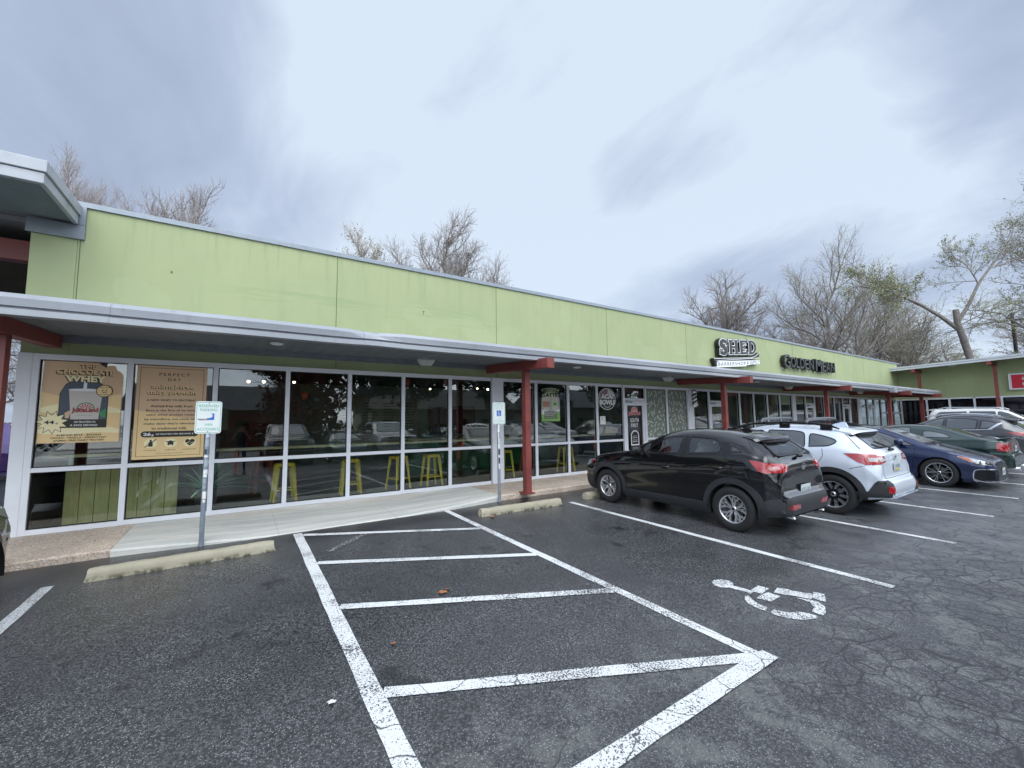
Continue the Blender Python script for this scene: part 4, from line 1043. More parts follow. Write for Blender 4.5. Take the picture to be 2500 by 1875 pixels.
for a, b_ in (((.75, 1.39), (.80, 1.39)), ((.80, 1.39), (.815, 1.42)), ((.815, 1.42), (.83, 1.36)), ((.83, 1.36), (.845, 1.395)), ((.845, 1.395), (.89, 1.395))):
    m_.flat([(a[0], a[1] - .004), (b_[0], b_[1] - .004), (b_[0], b_[1] + .004), (a[0], a[1] + .004)], YP - .0036, 'y', CREAM)
put_text(m_, 'LACTOSE FREE', .22, .38, 1.27, 1.285, YP - .002, INK, offset=.01); put_text(m_, 'ANIMAL FREE', .49, .63, 1.27, 1.285, YP - .002, INK, offset=.01); put_text(m_, 'CHOLESTEROL FREE', .71, .91, 1.27, 1.285, YP - .002, INK, offset=.01)
put_text(m_, '*CONTAINS MILK ALLERGEN', .37, .73, 1.215, 1.228, YP - .002, INK, offset=.01)
o = m_.build('window_poster', pmats, recalc=False); tag(o, 'tall tan text poster about animal-free dairy protein behind the leaning parking sign', 'poster')

# matcha poster
M_mg = P_('poster_mint', (.50, .62, .38)); M_lime = P_('poster_lime', (.26, .50, .12)); M_cuphot = P_('poster_brown_drink', (.45, .25, .16)); M_fruit = P_('poster_photo_pale', (.42, .46, .42))
mm = [M_mg, M_lime, M_ink, M_cup, M_cuphot, M_pgreen, M_pw, M_fruit]
m_ = MB(); 
m_.prism([(8.455, 1.67), (9.105, 1.67), (9.105, 2.32), (8.455, 2.32)], YP, YP + .004, 'y', 7)
m_.flat([(8.456, 1.671), (9.104, 1.671), (9.104, 2.02), (8.95, 1.97), (8.78, 1.90), (8.6, 1.98), (8.456, 1.99)], YP - .001, 'y', 6); m_.flat([(8.456, 1.671), (9.104, 1.671), (9.104, 1.95), (8.8, 1.80), (8.456, 1.86)], YP - .0015, 'y', 1)
for cx, c2 in ((8.62, 4), (8.93, 5)):
    m_.flat([(cx - .10, 1.98), (cx + .10, 1.98), (cx + .135, 2.32), (cx - .135, 2.32)], YP - .002, 'y', 3)
    m_.flat([(cx - .11, 2.06), (cx + .11, 2.06), (cx + .125, 2.22), (cx - .125, 2.22)], YP - .003, 'y', 4 if c2 == 4 else 0)
    m_.flat(circ(cx, 2.15, .05, .04), YP - .0035, 'y', c2); m_.flat(circ(cx, 2.325, .14, .03), YP - .004, 'y', 3)
for i in range(4): m_.flat([(8.55, 1.90 - .055 * i), (9.01, 1.90 - .055 * i), (9.01, 1.94 - .055 * i), (8.55, 1.94 - .055 * i)], YP - .003, 'y', 2)
for i, t_ in enumerate(('SERVED ICED OR HOT', 'MATCHA + CHOICE OF', 'VANILLA + COCONUT OIL', 'COCONUT SUGAR')): put_text(m_, t_, 8.57, 8.99, 1.91 - .055 * i, 1.93 - .055 * i, YP - .004, 6, offset=.01)
blob_text(m_, 'MATCHA', 8.50, 9.06, 2.47, 2.58, YP, 0, 2, .05, 0); blob_text(m_, 'LATTE', 8.53, 9.03, 2.35, 2.45, YP, 0, 2, .05, 0)
for (a, b_, c, d) in ((8.47, 9.09, 2.455, 2.60), (8.49, 9.07, 2.325, 2.46)): m_.prism(circ((a + b_) / 2, (c + d) / 2, (b_ - a) / 2 + .0, (d - c) / 2, 24), YP + .001, YP + .004, 'y', 0)
tag(m_.build('window_poster', mm, recalc=False), 'green matcha latte poster with two cups beyond the square red post', 'poster')
# acai decal
M_plum = P_('decal_plum', (.30, .10, .14)); M_bowl = P_('decal_grey_fruit', (.30, .31, .31))
m_ = MB(); cx, cz = 11.0, 2.33
m_.prism(circ(cx, cz, .375, .335, 36), YP, YP + .003, 'y', 0); m_.flat(circ(cx, cz, .355, .315, 36), YP - .001, 'y', 1); m_.flat([(p[0], max(p[1], cz + .0)) for p in circ(cx, cz, .355, .315, 36)], YP - .0015, 'y', 2)
for i in range(9): a = R(20 + 17 * i); m_.flat([(cx + .12 * math.cos(a), cz + .05 + .1 * math.sin(a)), (cx + .33 * math.cos(a), cz + .29 * math.sin(a)), (cx + .33 * math.cos(a + .18), cz + .29 * math.sin(a + .18)), (cx + .12 * math.cos(a + .18), cz + .05 + .1 * math.sin(a + .18))], YP - .002, 'y', 3 if i > 3 else 0)
blob_text(m_, 'ACAI', cx - .26, cx + .24, cz + .0, cz + .15, YP - .003, 1, 0, .06, .012); blob_text(m_, 'BOWLS', cx - .33, cx + .34, cz - .18, cz - .02, YP - .003, 1, 0, .06, .012)
ringp(m_, cx, cz - .02, .20, .215, YP - .004, 0, 14, 225, 315, 1.15)
tag(m_.build('window_decal', [M_pw, M_signk, M_bowl, M_plum], recalc=False), 'round white and black acai bowls decal in the window beside the door', 'decal')
m_ = MB(); m_.prism([(10.68, 1.55), (10.90, 1.55), (10.90, 1.80), (10.68, 1.80)], -.006, -.003, 'y', 0)
for i in range(6): m_.flat([(10.71, 1.77 - .02 * i), (10.82, 1.77 - .02 * i), (10.82, 1.776 - .02 * i), (10.71, 1.776 - .02 * i)], -.007, 'y', 1)
m_.flat(circ(10.85, 1.64, .018), -.007, 'y', 1)
tag(m_.build('paper_notice', [M_pw, P_('notice_grey', (.35, .35, .35))], recalc=False), 'small white paper notice taped under the round decal', 'notice')
# decals on the first door (part of the door)
m_ = MB(); y = -.013; dx_ = 12.21
m_.flat(circ(dx_, 1.93, .165, .165, 20, 0, 180), y - .0005, 'y', 1)
for i in range(7):
    a = R(14 + 25 * i); b_ = a + R(13); m_.flat([(dx_ + .05 * math.cos(a), 1.95 + .05 * math.sin(a)), (dx_ + .13 * math.cos(a), 1.95 + .13 * math.sin(a)), (dx_ + .13 * math.cos(b_), 1.95 + .13 * math.sin(b_)), (dx_ + .05 * math.cos(b_), 1.95 + .05 * math.sin(b_))], y - .001, 'y', 2)
put_text(m_, 'JuiceLand', dx_ - .285, dx_ + .285, 1.795, 1.955, y - .0015, 1, offset=.075); put_text(m_, 'JuiceLand', dx_ - .27, dx_ + .27, 1.81, 1.94, y - .0025, 3, offset=.02)
put_text(m_, 'SOUTH', dx_ - .20, dx_ + .20, 1.60, 1.73, y, 0, offset=.02, spacing=1.15); put_text(m_, 'FIRST', dx_ - .17, dx_ + .17, 1.44, 1.56, y, 0, offset=.02, spacing=1.15)
arch = circ(dx_, 1.17, .19, .17, 16, 0, 180); m_.flat([(dx_ + .19, .86)] + arch + [(dx_ - .19, .86)], y, 'y', 0); archi = circ(dx_, 1.17, .155, .135, 16, 0, 180); m_.flat([(dx_ + .155, .895)] + archi + [(dx_ - .155, .895)], y - .001, 'y', 4)
for i, (t_, hh) in enumerate((('WEEKDAYS', .018), ('7AM-9PM', .035), ('SAT-SUN', .018), ('8AM-9PM', .035))): put_text(m_, t_, dx_ - .11, dx_ + .11, 1.15 - .06 * i, 1.15 - .06 * i + hh, y - .002, 0, offset=.02)
m_.build('door_decal', [M_signw, P_('decal_pink', (.70, .42, .40)), M_pred, M_pred, M_signk], door1, recalc=False)
m_ = MB(); m_.box(12.18, 12.19, -.052, -.05, 2.19, 2.24); m_.box(12.215, 12.225, -.052, -.05, 2.19, 2.24); m_.build('door_number', M_signk, door1)
# crescent window film
def film(x0, x1, seed, label):
    rg = random.Random(seed); m_ = MB(); m_.prism([(x0, .30), (x1, .30), (x1, 2.70), (x0, 2.70)], -.006, -.002, 'y', 0)
    for r_ in range(15):
        for c in range(7):
            cx = x0 + .08 + (x1 - x0 - .14) * (c + .5 * (r_ % 2)) / 6.6 + rg.uniform(-.03, .03); cz = 2.60 - .157 * r_ + rg.uniform(-.035, .035); a = rg.uniform(-70, 70) + (180 if rg.random() < .5 else 0)
            if cx > x1 - .06: continue
            rr = rg.uniform(.064, .076); n = 10
            for i in range(n):
                q = []
                for j, inn in ((i, 0), (i + 1, 0), (i + 1, 1), (i, 1)):
                    t = R(a - 82 + 164 * j / n); k = rr - inn * .034 * math.sin(math.pi * j / n); q.append((cx + k * math.cos(t), -.0075, cz + k * math.sin(t)))
                m_.add(q, [(0, 1, 2, 3)], 1)
    tag(m_.build('window_film', [M_film, M_cres], recalc=False), label, 'window film')
film(12.785, 13.82, 1, 'grey green crescent patterned film on the pane right next to the black door')
film(13.90, 14.99, 2, 'crescent patterned film on the pane beside the striped barber pole')
m_ = MB(); put_text(m_, 'BARBER', 16.62, 17.22, 1.62, 1.86, -.014, 0, offset=.03); put_text(m_, 'SHOP', 16.78, 17.06, 1.50, 1.55, -.014, 0, offset=.02)
tag(m_.build('door_lettering', M_signw, recalc=False), 'white block lettering on the glass of the barber door', 'lettering')

# barber pole
bp_ = empty('barber_pole', (15.2, -.22, 2.1), 0, 'black and white striped barber pole with chrome caps on the wide mullion', 'barber pole')
def stripes():
    m, nt, b = new_mat('barber_stripes')
    t = nd(nt, 'ShaderNodeTexCoord').outputs['Object']; sp = nd(nt, 'ShaderNodeSeparateXYZ'); nt.links.new(t, sp.inputs[0])
    a = mth(nt, 'ARCTAN2', sp.outputs[1], sp.outputs[0]); k = mth(nt, 'ADD', mth(nt, 'MULTIPLY', a, 2 / (2 * math.pi)), mth(nt, 'MULTIPLY', sp.outputs[2], -7.5))
    f = mth(nt, 'FRACT', k); s = mrange(nt, f, .48, .52, 0, 1)
    nt.links.new(mixc(nt, s, (.75, .76, .78), (.012, .012, .014)), b.inputs['Base Color']); b.inputs['Roughness'].default_value = .15
    return m
M_chrome = pm('chrome', (.75, .76, .78), .12, 1.0)
m_ = MB(); m_.lathe([(.0, .12), (.088, .12), (.088, .52), (0, .52)], 28); m_.build('striped_cylinder', stripes(), bp_)
m_ = MB(); m_.lathe([(0, .0), (.05, .0), (.07, .03), (.11, .055), (.115, .10), (.095, .125), (.0, .125)], 28); m_.build('chrome_cap', M_chrome, bp_)
m_ = MB(); m_.lathe([(0, .64), (.05, .635), (.085, .60), (.10, .56), (.10, .52), (0, .515)], 28); m_.build('chrome_cap', M_chrome, bp_)
m_ = MB(); m_.box(-.05, .05, .08, .165, .05, .58); m_.build('bracket', M_alu, bp_)
m_ = MB(); m_.box(15.10, 15.22, -.10, -.062, 1.97, 2.08); tag(m_.build('wall_box', M_alu), 'small grey metal box under the striped pole', 'box')

# ------------------------------------------------------------------ parking signs
def parking_sign(x, y, lean, label, stained, seed):
    r_ = empty('parking_sign', (x, y, Gz(x, y) + walk_h(x) * .4), 0, label, 'parking sign')
    rg = random.Random(seed); M_pole = MATS.get('galvanised_pole') or pm('galvanised_pole', (.28, .32, .38), .45, .4, var=.15, vscale=10)
    a = (0, 0, -.05); b_ = (lean, .02, 2.02); H = 2.02
    m_ = MB(); m_.tube([a, b_], .031, 18); m_.build('pole', M_pole, r_)
    cs = [(.75, .76, .78), (.05, .05, .06), (.55, .60, .72), (.70, .62, .60), (.35, .4, .45), (.8, .8, .78)]
    ms = [P_('sticker_%s' % n, c) for n, c in zip(('white', 'black', 'blue_grey', 'pinkish', 'slate', 'cream'), cs)]
    z = 1.55
    while z > (.62 if stained else .72):
        h = rg.uniform(.03, .11); k = rg.randrange(6) if rg.random() < .75 else 0
        zc = z - h / 2; cxp = lean * zc / H; m_ = MB(); a0 = rg.uniform(-150, -110); a1 = a0 + rg.uniform(50, 110)
        rr = .0325 + .0004 * rg.random(); n = 8; vs = []
        for i in range(n + 1):
            t = R(a0 + (a1 - a0) * i / n)
            for zz in (zc - h / 2, zc + h / 2): vs.append((cxp + rr * math.cos(t), .02 * zz / H + rr * math.sin(t), zz))
        m_.add(vs, [(2 * i, 2 * i + 2, 2 * i + 3, 2 * i + 1) for i in range(n)]); m_.build('sticker', ms[k], r_, recalc=False)
        z -= h + rg.uniform(-.004, .03) if stained is False else h + rg.uniform(0, .045)
    zc = 1.79; cxp = lean * zc / H; w, h, rd = .155, .232, .032
    def rr_(w, h, rd): return [(sx * (w - rd) + rd * math.cos(R(t)), sz * (h - rd) + rd * math.sin(R(t))) for (sx, sz, t0) in ((1, 1, 0), (-1, 1, 90), (-1, -1, 180), (1, -1, 270)) for t in (t0, t0 + 30, t0 + 60, t0 + 90)]
    sc = MB(); sc.prism(rr_(w, h, rd), -.0375, -.035, 'y', 0)
    def band(w, h, rd, t, y, mi):
        A = rr_(w, h, rd); B = rr_(w - t, h - t, rd - t * .6)
        for i in range(16): sc.flat([A[i], A[(i + 1) % 16], B[(i + 1) % 16], B[i]], y, 'y', mi)
    band(w - .012, h - .012, rd - .008, .006, -.0380, 1)
    f = 1 if stained else 4
    put_text(sc, 'RESERVED', -.118, .118, .145, .185, -.038, f, offset=.012, spacing=1.05); put_text(sc, 'PARKING', -.10, .10, .088, .128, -.038, f, offset=.012, spacing=1.05)
    if stained:
        sc.flat([(-.02, -.038), (.068, -.038), (.068, .056), (-.02, .056)], -.038, 'y', 2)
        sc.flat([(-.03, -.01), (.0, -.012), (.045, .003), (.045, .048), (-.03, .05)], -.0385, 'y', 3); sc.flat([(-.02, .045), (.03, .048), (.03, .062), (-.018, .06)], -.0388, 'y', 3)
        sc.flat([(-.125, -.02), (.0, -.022), (.0, -.030), (-.125, -.033)], -.0388, 'y', 4 if False else 5); sc.flat([(-.11, -.036), (.0, -.034), (.0, -.04), (-.1, -.046)], -.0388, 'y', 6)
    else:
        sc.flat([(-.055, -.06), (.055, -.06), (.055, .06), (-.055, .06)], -.038, 'y', 2)
        sc.flat(circ(-.008, .040, .010), -.0385, 'y', 3); sc.flat([(-.014, .028), (-.002, .028), (.002, -.004), (.026, -.004), (.036, -.034), (.028, -.038), (.018, -.012), (-.008, -.012)], -.0385, 'y', 3); ringp(sc, -.006, -.022, .021, .028, -.0385, 3, 16, 120, 345)
    z1 = -.085 if stained else -.105
    put_text(sc, 'VAN', -.042 if stained else -.03, .048 if stained else .03, z1 - .038, z1, -.038, f, offset=.012); put_text(sc, 'ACCESSIBLE', -.128, .128, -.188, -.150, -.038, f, offset=.012)
    for zz in (.205, -.205): sc.flat(circ(0, zz, .007, n=10), -.0392, 'y', 5)
    T = Matrix.Translation((cxp, .02 * zc / H, zc)) @ Matrix.Rotation(math.atan2(lean, H), 4, 'Y')
    sc.v = [tuple(T @ Vector(p)) for p in sc.v]
    sc.build('sign_plate', [P_('plate_white', (.74, .78, .77), .35), P_('plate_green', (.10, .42, .30), .4), P_('plate_blue', (.02, .13, .50), .4), P_('plate_white', (.74, .78, .77)), P_('plate_faded_green', (.45, .62, .60), .4), P_('plate_bolt', (.1, .11, .12), .4), P_('plate_tape', (.55, .25, .25))], r_, recalc=False)
    return r_
parking_sign(1.145, -1.66, .012, 'weathered reserved parking sign with green letters and defaced blue symbol before the text poster', True, 3)
parking_sign(6.115, -1.60, -.01, 'faded reserved parking sign with clean blue wheelchair square beside the red post', False, 8)
# ------------------------------------------------------------------ inside the juice shop
M_yel = pm('yellow_enamel', (.95, .66, .08), .4, var=.06)
M_org = pm('orange_enamel', (.55, .10, .05), .4)
def wood(name, a, b_, sx=1.0):
    m, nt, b = new_mat(name)
    t = nd(nt, 'ShaderNodeTexCoord').outputs['Object']
    mp = nd(nt, 'ShaderNodeMapping'); mp.inputs['Scale'].default_value = (7 * sx, 7, .9) if sx >= 1 else (.9, 7, 7); nt.links.new(t, mp.inputs[0])
    f, _ = noise(nt, mp.outputs[0], 3.0, 6, .65, .8)
    k, _ = noise(nt, t, 2.3, 2)
    col = mixc(nt, mrange(nt, f, .3, .7, 0, 1), a, b_); col = mixc(nt, mrange(nt, k, .62, .72, 0, .6), col, tuple(c * .4 for c in a))
    nt.links.new(col, b.inputs['Base Color']); b.inputs['Roughness'].default_value = .6
    return m
M_plank = wood('planter_boards', (.52, .42, .17), (.66, .54, .28))
M_bar = wood('pale_bar_top', (.55, .42, .25), (.68, .55, .36), .5)
def stool(x, y, rz_, label, mat=M_yel, grp='yellow metal bar stools at the window bar'):
    r_ = empty('bar_stool', (x, y, FZ), R(rz_), label, 'bar stool', grp)
    m_ = MB(); m_.box(-.15, .15, -.15, .15, .735, .76); m_.box(-.155, .155, -.155, -.148, .70, .74); m_.box(-.155, .155, .148, .155, .70, .74); m_.box(-.155, -.148, -.148, .148, .70, .74); m_.box(.148, .155, -.148, .148, .70, .74)
    m_.build('seat', mat, r_, bevel=.006)
    for sx in (-1, 1):
        for sy in (-1, 1):
            m_ = MB(); m_.beam((sx * .13, sy * .13, .74), (sx * .20, sy * .20, 0), .06, .06, up=(sx, -sy, 0), w1=.035, h1=.03); m_.build('leg', mat, r_)
    m_ = MB(); zz = .24; q = .20 - .07 * zz / .74
    for s in (-1, 1): m_.beam((-q, s * q, zz), (q, s * q, zz), .018, .022); m_.beam((s * q, -q, zz), (s * q, q, zz), .018, .022)
    m_.build('footrest', mat, r_)
    return r_
for x, y, a, l in ((2.33, .62, 4, 'yellow stool behind the mullion closest to the plant'), (3.62, .62, -5, 'yellow stool behind the third mullion from the parking sign'),
                   (4.72, .72, 20, 'yellow stool half hidden behind a mullion in front of the menu board'), (5.52, .62, 2, 'yellow stool in full view in the middle of one low pane'),
                   (7.62, .62, 12, 'yellow stool just beyond the wide mullion beside the red post'), (9.85, .66, -8, 'yellow stool farthest along, near the nose of the black crossover')):
    stool(x, y, a, l)
stool(8.85, 1.2, 25, 'orange red stool set back behind the pane with the green poster', M_org, None)
stool(2.0, 2.2, 15, 'orange red stool standing deep in the room behind the bar', M_org, None)
bar = empty('window_bar', (5.3, .40, 1.2), 0, 'long pale timber bar shelf running along the inside of the shop windows', 'bar')
m_ = MB()
for i in range(5): m_.box(-6.3 + 2.52 * i, -6.3 + 2.52 * (i + 1) - .004, -.16, .17, -.0, .045)
m_.build('bar_top', M_bar, bar)
for x in (-6.0, -3.8, -1.8, .9, 3.3, 5.6):
    m_ = MB(); m_.box(x - .02, x + .02, -.1, .14, -.22, 0); m_.box(x - .02, x + .02, .10, .14, -.45, -.22); m_.build('bracket', M_org if x > -4 else M_inwall, bar)
pl = empty('plank_screen', (-.05, .42, FZ), 0, 'low fence of upright weathered yellow green boards inside the corner window', 'screen')
for i in range(8):
    x = -.72 + .178 * i; m_ = MB(); m_.box(x, x + .170, 0, .03 + .002 * (i % 3), 0, .93 - .004 * (i % 2)); m_.build('board', M_plank, pl)
M_agave = pm('agave_leaf', (.40, .68, .48), .5, var=.25, vscale=5)
def spiky(x, y, z, n, L, label, seed, name='agave_plant', mat=M_agave, w=.05, pot=True, up=.25):
    rg = random.Random(seed); r_ = empty(name, (x, y, z), 0, label, 'plant'); m_ = MB()
    for i in range(n):
        a = rg.uniform(0, 2 * math.pi); el = rg.uniform(up, 1.45); l = L * rg.uniform(.7, 1.05); d = Vector((math.cos(a), math.sin(a), 0)); q = Vector((-d.y, d.x, 0)); vs = []; N = 7
        for k in range(N + 1):
            t = k / N; rr = l * t * math.cos(el) * (1 + .25 * t); zz = .25 + l * (t * math.sin(el) - .35 * t * t * math.cos(el)); ww = w * (1 - t) ** .6 * (.6 + 1.2 * t * (1 - t)) 
            c = d * rr + Vector((0, 0, zz)); vs += [c - q * ww, c + Vector((0, 0, -ww * .35)), c + q * ww]
        m_.add(vs, [f for k in range(N) for f in ((3 * k, 3 * k + 1, 3 * k + 4, 3 * k + 3), (3 * k + 1, 3 * k + 2, 3 * k + 5, 3 * k + 4))], smooth=True)
    m_.build('foliage', mat, r_, recalc=False)
    if pot:
        m_ = MB(); m_.lathe([(0, 0), (.16, 0), (.21, .28), (.19, .28), (.17, .24), (0, .24)], 20); m_.build('pot', P_('plant_pot', (.10, .09, .08), .7), r_)
    return r_
spiky(1.05, .50, FZ + .12, 44, .80, 'spiky blue green agave in a dark pot behind the first parking sign', 2)
spiky(6.45, 1.6, FZ + .75, 46, .55, 'broad leaved dark green houseplant by the wide mullion', 5, 'house_plant', pm('rubber_leaf', (.10, .24, .12), .35), .075, True, .1)
ct = empty('service_counter', (8.2, 3.4, FZ), 0, 'dark green service counter across the back of the juice shop', 'counter')
mc = MB(); mc.box(-2.4, 3.0, -.35, .35, 0, 1.0); mc.build('counter_body', pm('counter_green', (.03, .17, .06), .4, var=.3, vscale=2), ct)
mc = MB(); mc.box(-2.45, 3.05, -.4, .4, 1.0, 1.05); mc.build('counter_top', M_bar, ct)
M_menu = pm('menu_board_cream', (.42, .40, .28), .7)
m_ = MB(); m_.box(4.3, 7.2, 6.05, 6.15, .9, 2.55, 0)
rg = random.Random(7)
for c in range(4):
    for i in range(13):
        x0 = 4.45 + .70 * c; m_.box(x0, x0 + rg.uniform(.25, .55), 6.045, 6.05, 2.35 - .105 * i, 2.38 - .105 * i, 1)
tag(m_.build('menu_board', [M_menu, P_('menu_ink', (.1, .12, .1))]), 'large cream menu board on the back wall behind the counter', 'menu board')
m_ = MB(); m_.box(7.6, 9.6, 6.05, 6.15, 1.2, 2.3, 0); m_.box(7.66, 9.54, 6.04, 6.05, 1.26, 2.24, 1)
tag(m_.build('wall_picture', [M_black, P_('picture_dark_red', (.14, .04, .03))]), 'dark red mural panel on the back wall right of the menu board', 'picture')
m_ = MB(); m_.box(1.6, 2.6, 6.0, 6.12, FZ, 1.7, 0); m_.box(.2, .9, 4.4, 5.0, FZ, 1.3, 1)
tag(m_.build('storage_cabinet', [P_('cabinet_red', (.16, .012, .015)), P_('cabinet_dark', (.05, .05, .05))]), 'red cabinet against the back wall of the juice shop', 'cabinet')
M_bulb = pm('lit_bulb', (1.0, .82, .55), .4, emit=8.0)
def pendant(x, y, z, label, grp='small lit ceiling lamps inside the juice shop'):
    r_ = empty('pendant_lamp', (x, y, z), 0, label, 'lamp', grp)
    m_ = MB(); m_.ell((0, 0, 0), (.032, .032, .032), 12, 8); m_.build('bulb', M_bulb, r_)
    m_ = MB(); m_.tube([(0, 0, .04), (0, 0, 3.0 - z)], .006, 6); m_.lathe([(.0, .07), (.04, .06), (.05, .03), (.05, .02)], 12); m_.build('lamp_cord', M_black, r_)
for x, y, z, l in ((1.65, 1.6, 2.62, 'warm bulb hanging nearest the corner window posters'), (1.95, 2.0, 2.66, 'second warm bulb of the trio behind the first sign pole'), (2.6, 2.3, 2.70, 'third warm bulb of the trio, beside the hanging red pot'),
                   (6.9, 4.2, 2.80, 'ceiling bulb over the menu board'), (8.4, 3.6, 2.82, 'ceiling bulb over the service counter'), (7.45, 1.2, 2.60, 'first bulb of the cluster beyond the wide mullion'), (7.72, 1.3, 2.58, 'second bulb of the cluster beyond the wide mullion'), (9.0, 1.0, 2.70, 'single bulb above the green poster'),
                   (16.1, 1.4, 2.55, 'bulb glowing in the window next to the barber pole'), (18.3, 1.2, 2.62, 'bulb glowing just past the barber door')):
    pendant(x, y, z, l)
def hang_pot(x, y, z, label):
    r_ = empty('hanging_pot', (x, y, z), 0, label, 'hanging pot')
    m_ = MB(); m_.lathe([(0, -.09), (.05, -.09), (.085, .06), (.075, .06), (0, .04)], 18); m_.build('pot', P_('hanging_pot_red', (.75, .14, .10), .4), r_)
    m_ = MB()
    for k in range(3): a = 2.1 * k; m_.tube([(.07 * math.cos(a), .07 * math.sin(a), .05), (0, 0, .35), (0, 0, 3.0 - z)], .003, 4)
    m_.build('hanger', M_black, r_)
    m_ = MB(); rg = random.Random(int(x * 10))
    for k in range(26):
        a = rg.uniform(0, 6.28); c = Vector((.12 * math.cos(a) * rg.random(), .12 * math.sin(a) * rg.random(), rg.uniform(.05, .24))); u = Vector((rg.uniform(-1, 1), rg.uniform(-1, 1), rg.uniform(-.3, 1))).normalized() * .04; v = u.orthogonal().normalized() * .018
        m_.add([c - u, c + v, c + u, c - v], [(0, 1, 2, 3)])
    m_.build('foliage', P_('trailing_green', (.25, .42, .06)), r_, recalc=False)
hang_pot(2.72, 1.2, 2.32, 'small red pot with a trailing plant hanging inside near the first sign pole')
hang_pot(5.0, 1.0, 2.70, 'small red pot hung against the window head in front of the menu board')
M_boxp = P_('pale_box', (.40, .38, .34)); 
m_ = MB(); m_.box(15.7, 16.2, 1.6, 2.2, FZ, 1.2, 0); m_.box(15.75, 16.1, 1.65, 1.8, 1.2, 2.1, 0); tag(m_.build('barber_chair', P_('chair_dark_leather', (.05, .03, .025), .4)), 'dark barber chair inside the window by the striped pole', 'chair')
m_ = MB(); m_.box(-.22, .22, -.01, .01, .0, .26, 0); m_.box(-.18, .18, -.014, -.01, .03, .23, 1); m_.box(-.02, .02, -.01, .01, -.32, 0, 0); m_.box(-.12, .12, -.1, .1, -.34, -.32, 0)
o = m_.build('sandwich_board', [M_whitep, M_signk]); o.location = (33.2, -1.0, .80); tag(o, 'small white framed sign stand under the far end of the canopy', 'sign')
# ------------------------------------------------------------------ cars
def lerp_tab(tab, x):
    """tab: [(x, v)] with x descending (front to rear)"""
    if x >= tab[0][0]: return tab[0][1]
    for (xa, va), (xb, vb) in zip(tab[:-1], tab[1:]):
        if x >= xb:
            t = (xa - x) / (xa - xb) if xa != xb else 0; t2 = t * t * (3 - 2 * t)
            return va + (vb - va) * (.5 * t + .5 * t2)
    return tab[-1][1]
def smooth_poly(P, step, passes):
    out = []
    for (a, b_) in zip(P[:-1], P[1:]):
        L = math.hypot(b_[0] - a[0], b_[1] - a[1]); n = max(1, int(round(L / step)))
        out += [(a[0] + (b_[0] - a[0]) * i / n, a[1] + (b_[1] - a[1]) * i / n) for i in range(n)]
    out.append(P[-1])
    for _ in range(passes):
        out = [out[0]] + [((p[0] + 2 * q[0] + r_[0]) / 4, (p[1] + 2 * q[1] + r_[1]) / 4) for p, q, r_ in zip(out[:-2], out[1:-1], out[2:])] + [out[-1]]
    return out
M_tyre = pm('tyre_rubber', (.022, .022, .023), .75, var=.15, vscale=12)
M_rimb = pm('bright_alloy', (.72, .73, .75), .22, .9)
M_rimd = pm('dark_alloy', (.03, .03, .032), .3, .5)
M_brake = pm('brake_disc', (.12, .11, .10), .5, .7)
M_clad = pm('grey_plastic_cladding', (.035, .036, .04), .55)
M_trimk = pm('black_trim', (.008, .008, .009), .25)
M_cglass = pm('tinted_car_glass', (.018, .022, .026), .03, spec=1.0, coat=1.0)
M_cglass2 = pm('screen_car_glass', (.05, .06, .065), .03, spec=1.0, coat=1.0)
for g_ in (M_cglass, M_cglass2): g_.node_tree.nodes['Principled BSDF'].inputs['Coat IOR'].default_value = 2.0
M_cclear = glass_mat('clear_car_glass', (.93, .96, .95), 2.0)
M_tail = pm('tail_light_red', (.38, .006, .012), .12, coat=1.0, spec=.8)
M_tail2 = pm('tail_light_clear', (.55, .50, .50), .12, coat=1.0)
M_head = pm('head_lamp', (.45, .47, .50), .08, .3, coat=1.0)
M_amber = pm('amber_marker', (.60, .12, .03), .2, coat=1.0)
M_plate = pm('licence_plate', (.62, .66, .66), .4)
M_platet = pm('plate_lettering', (.12, .20, .30), .5)
M_seat = pm('car_seat_fabric', (.12, .12, .125), .8)
M_under = pm('car_underside', (.01, .01, .01), .9)

def paint(name, col, metal=.35, rough=.28, dirt=.0):
    m, nt, b = new_mat(name)
    t = nd(nt, 'ShaderNodeTexCoord').outputs['Object']
    f, _ = noise(nt, t, 350, 2)
    l, _ = noise(nt, t, 1.5, 4)
    c2 = tuple(min(1, c * 1.12 + .002) for c in col)
    nt.links.new(mixc(nt, mrange(nt, f, .4, .6, 0, 1), col, c2), b.inputs['Base Color'])
    b.inputs['Metallic'].default_value = metal
    nt.links.new(mrange(nt, l, .3, .7, rough * .9, rough * 1.2), b.inputs['Roughness'])
    b.inputs['Coat Weight'].default_value = 1.0; b.inputs['Coat IOR'].default_value = 1.6; b.inputs['Coat Roughness'].default_value = .03; b.inputs['Specular IOR Level'].default_value = .25
    return m

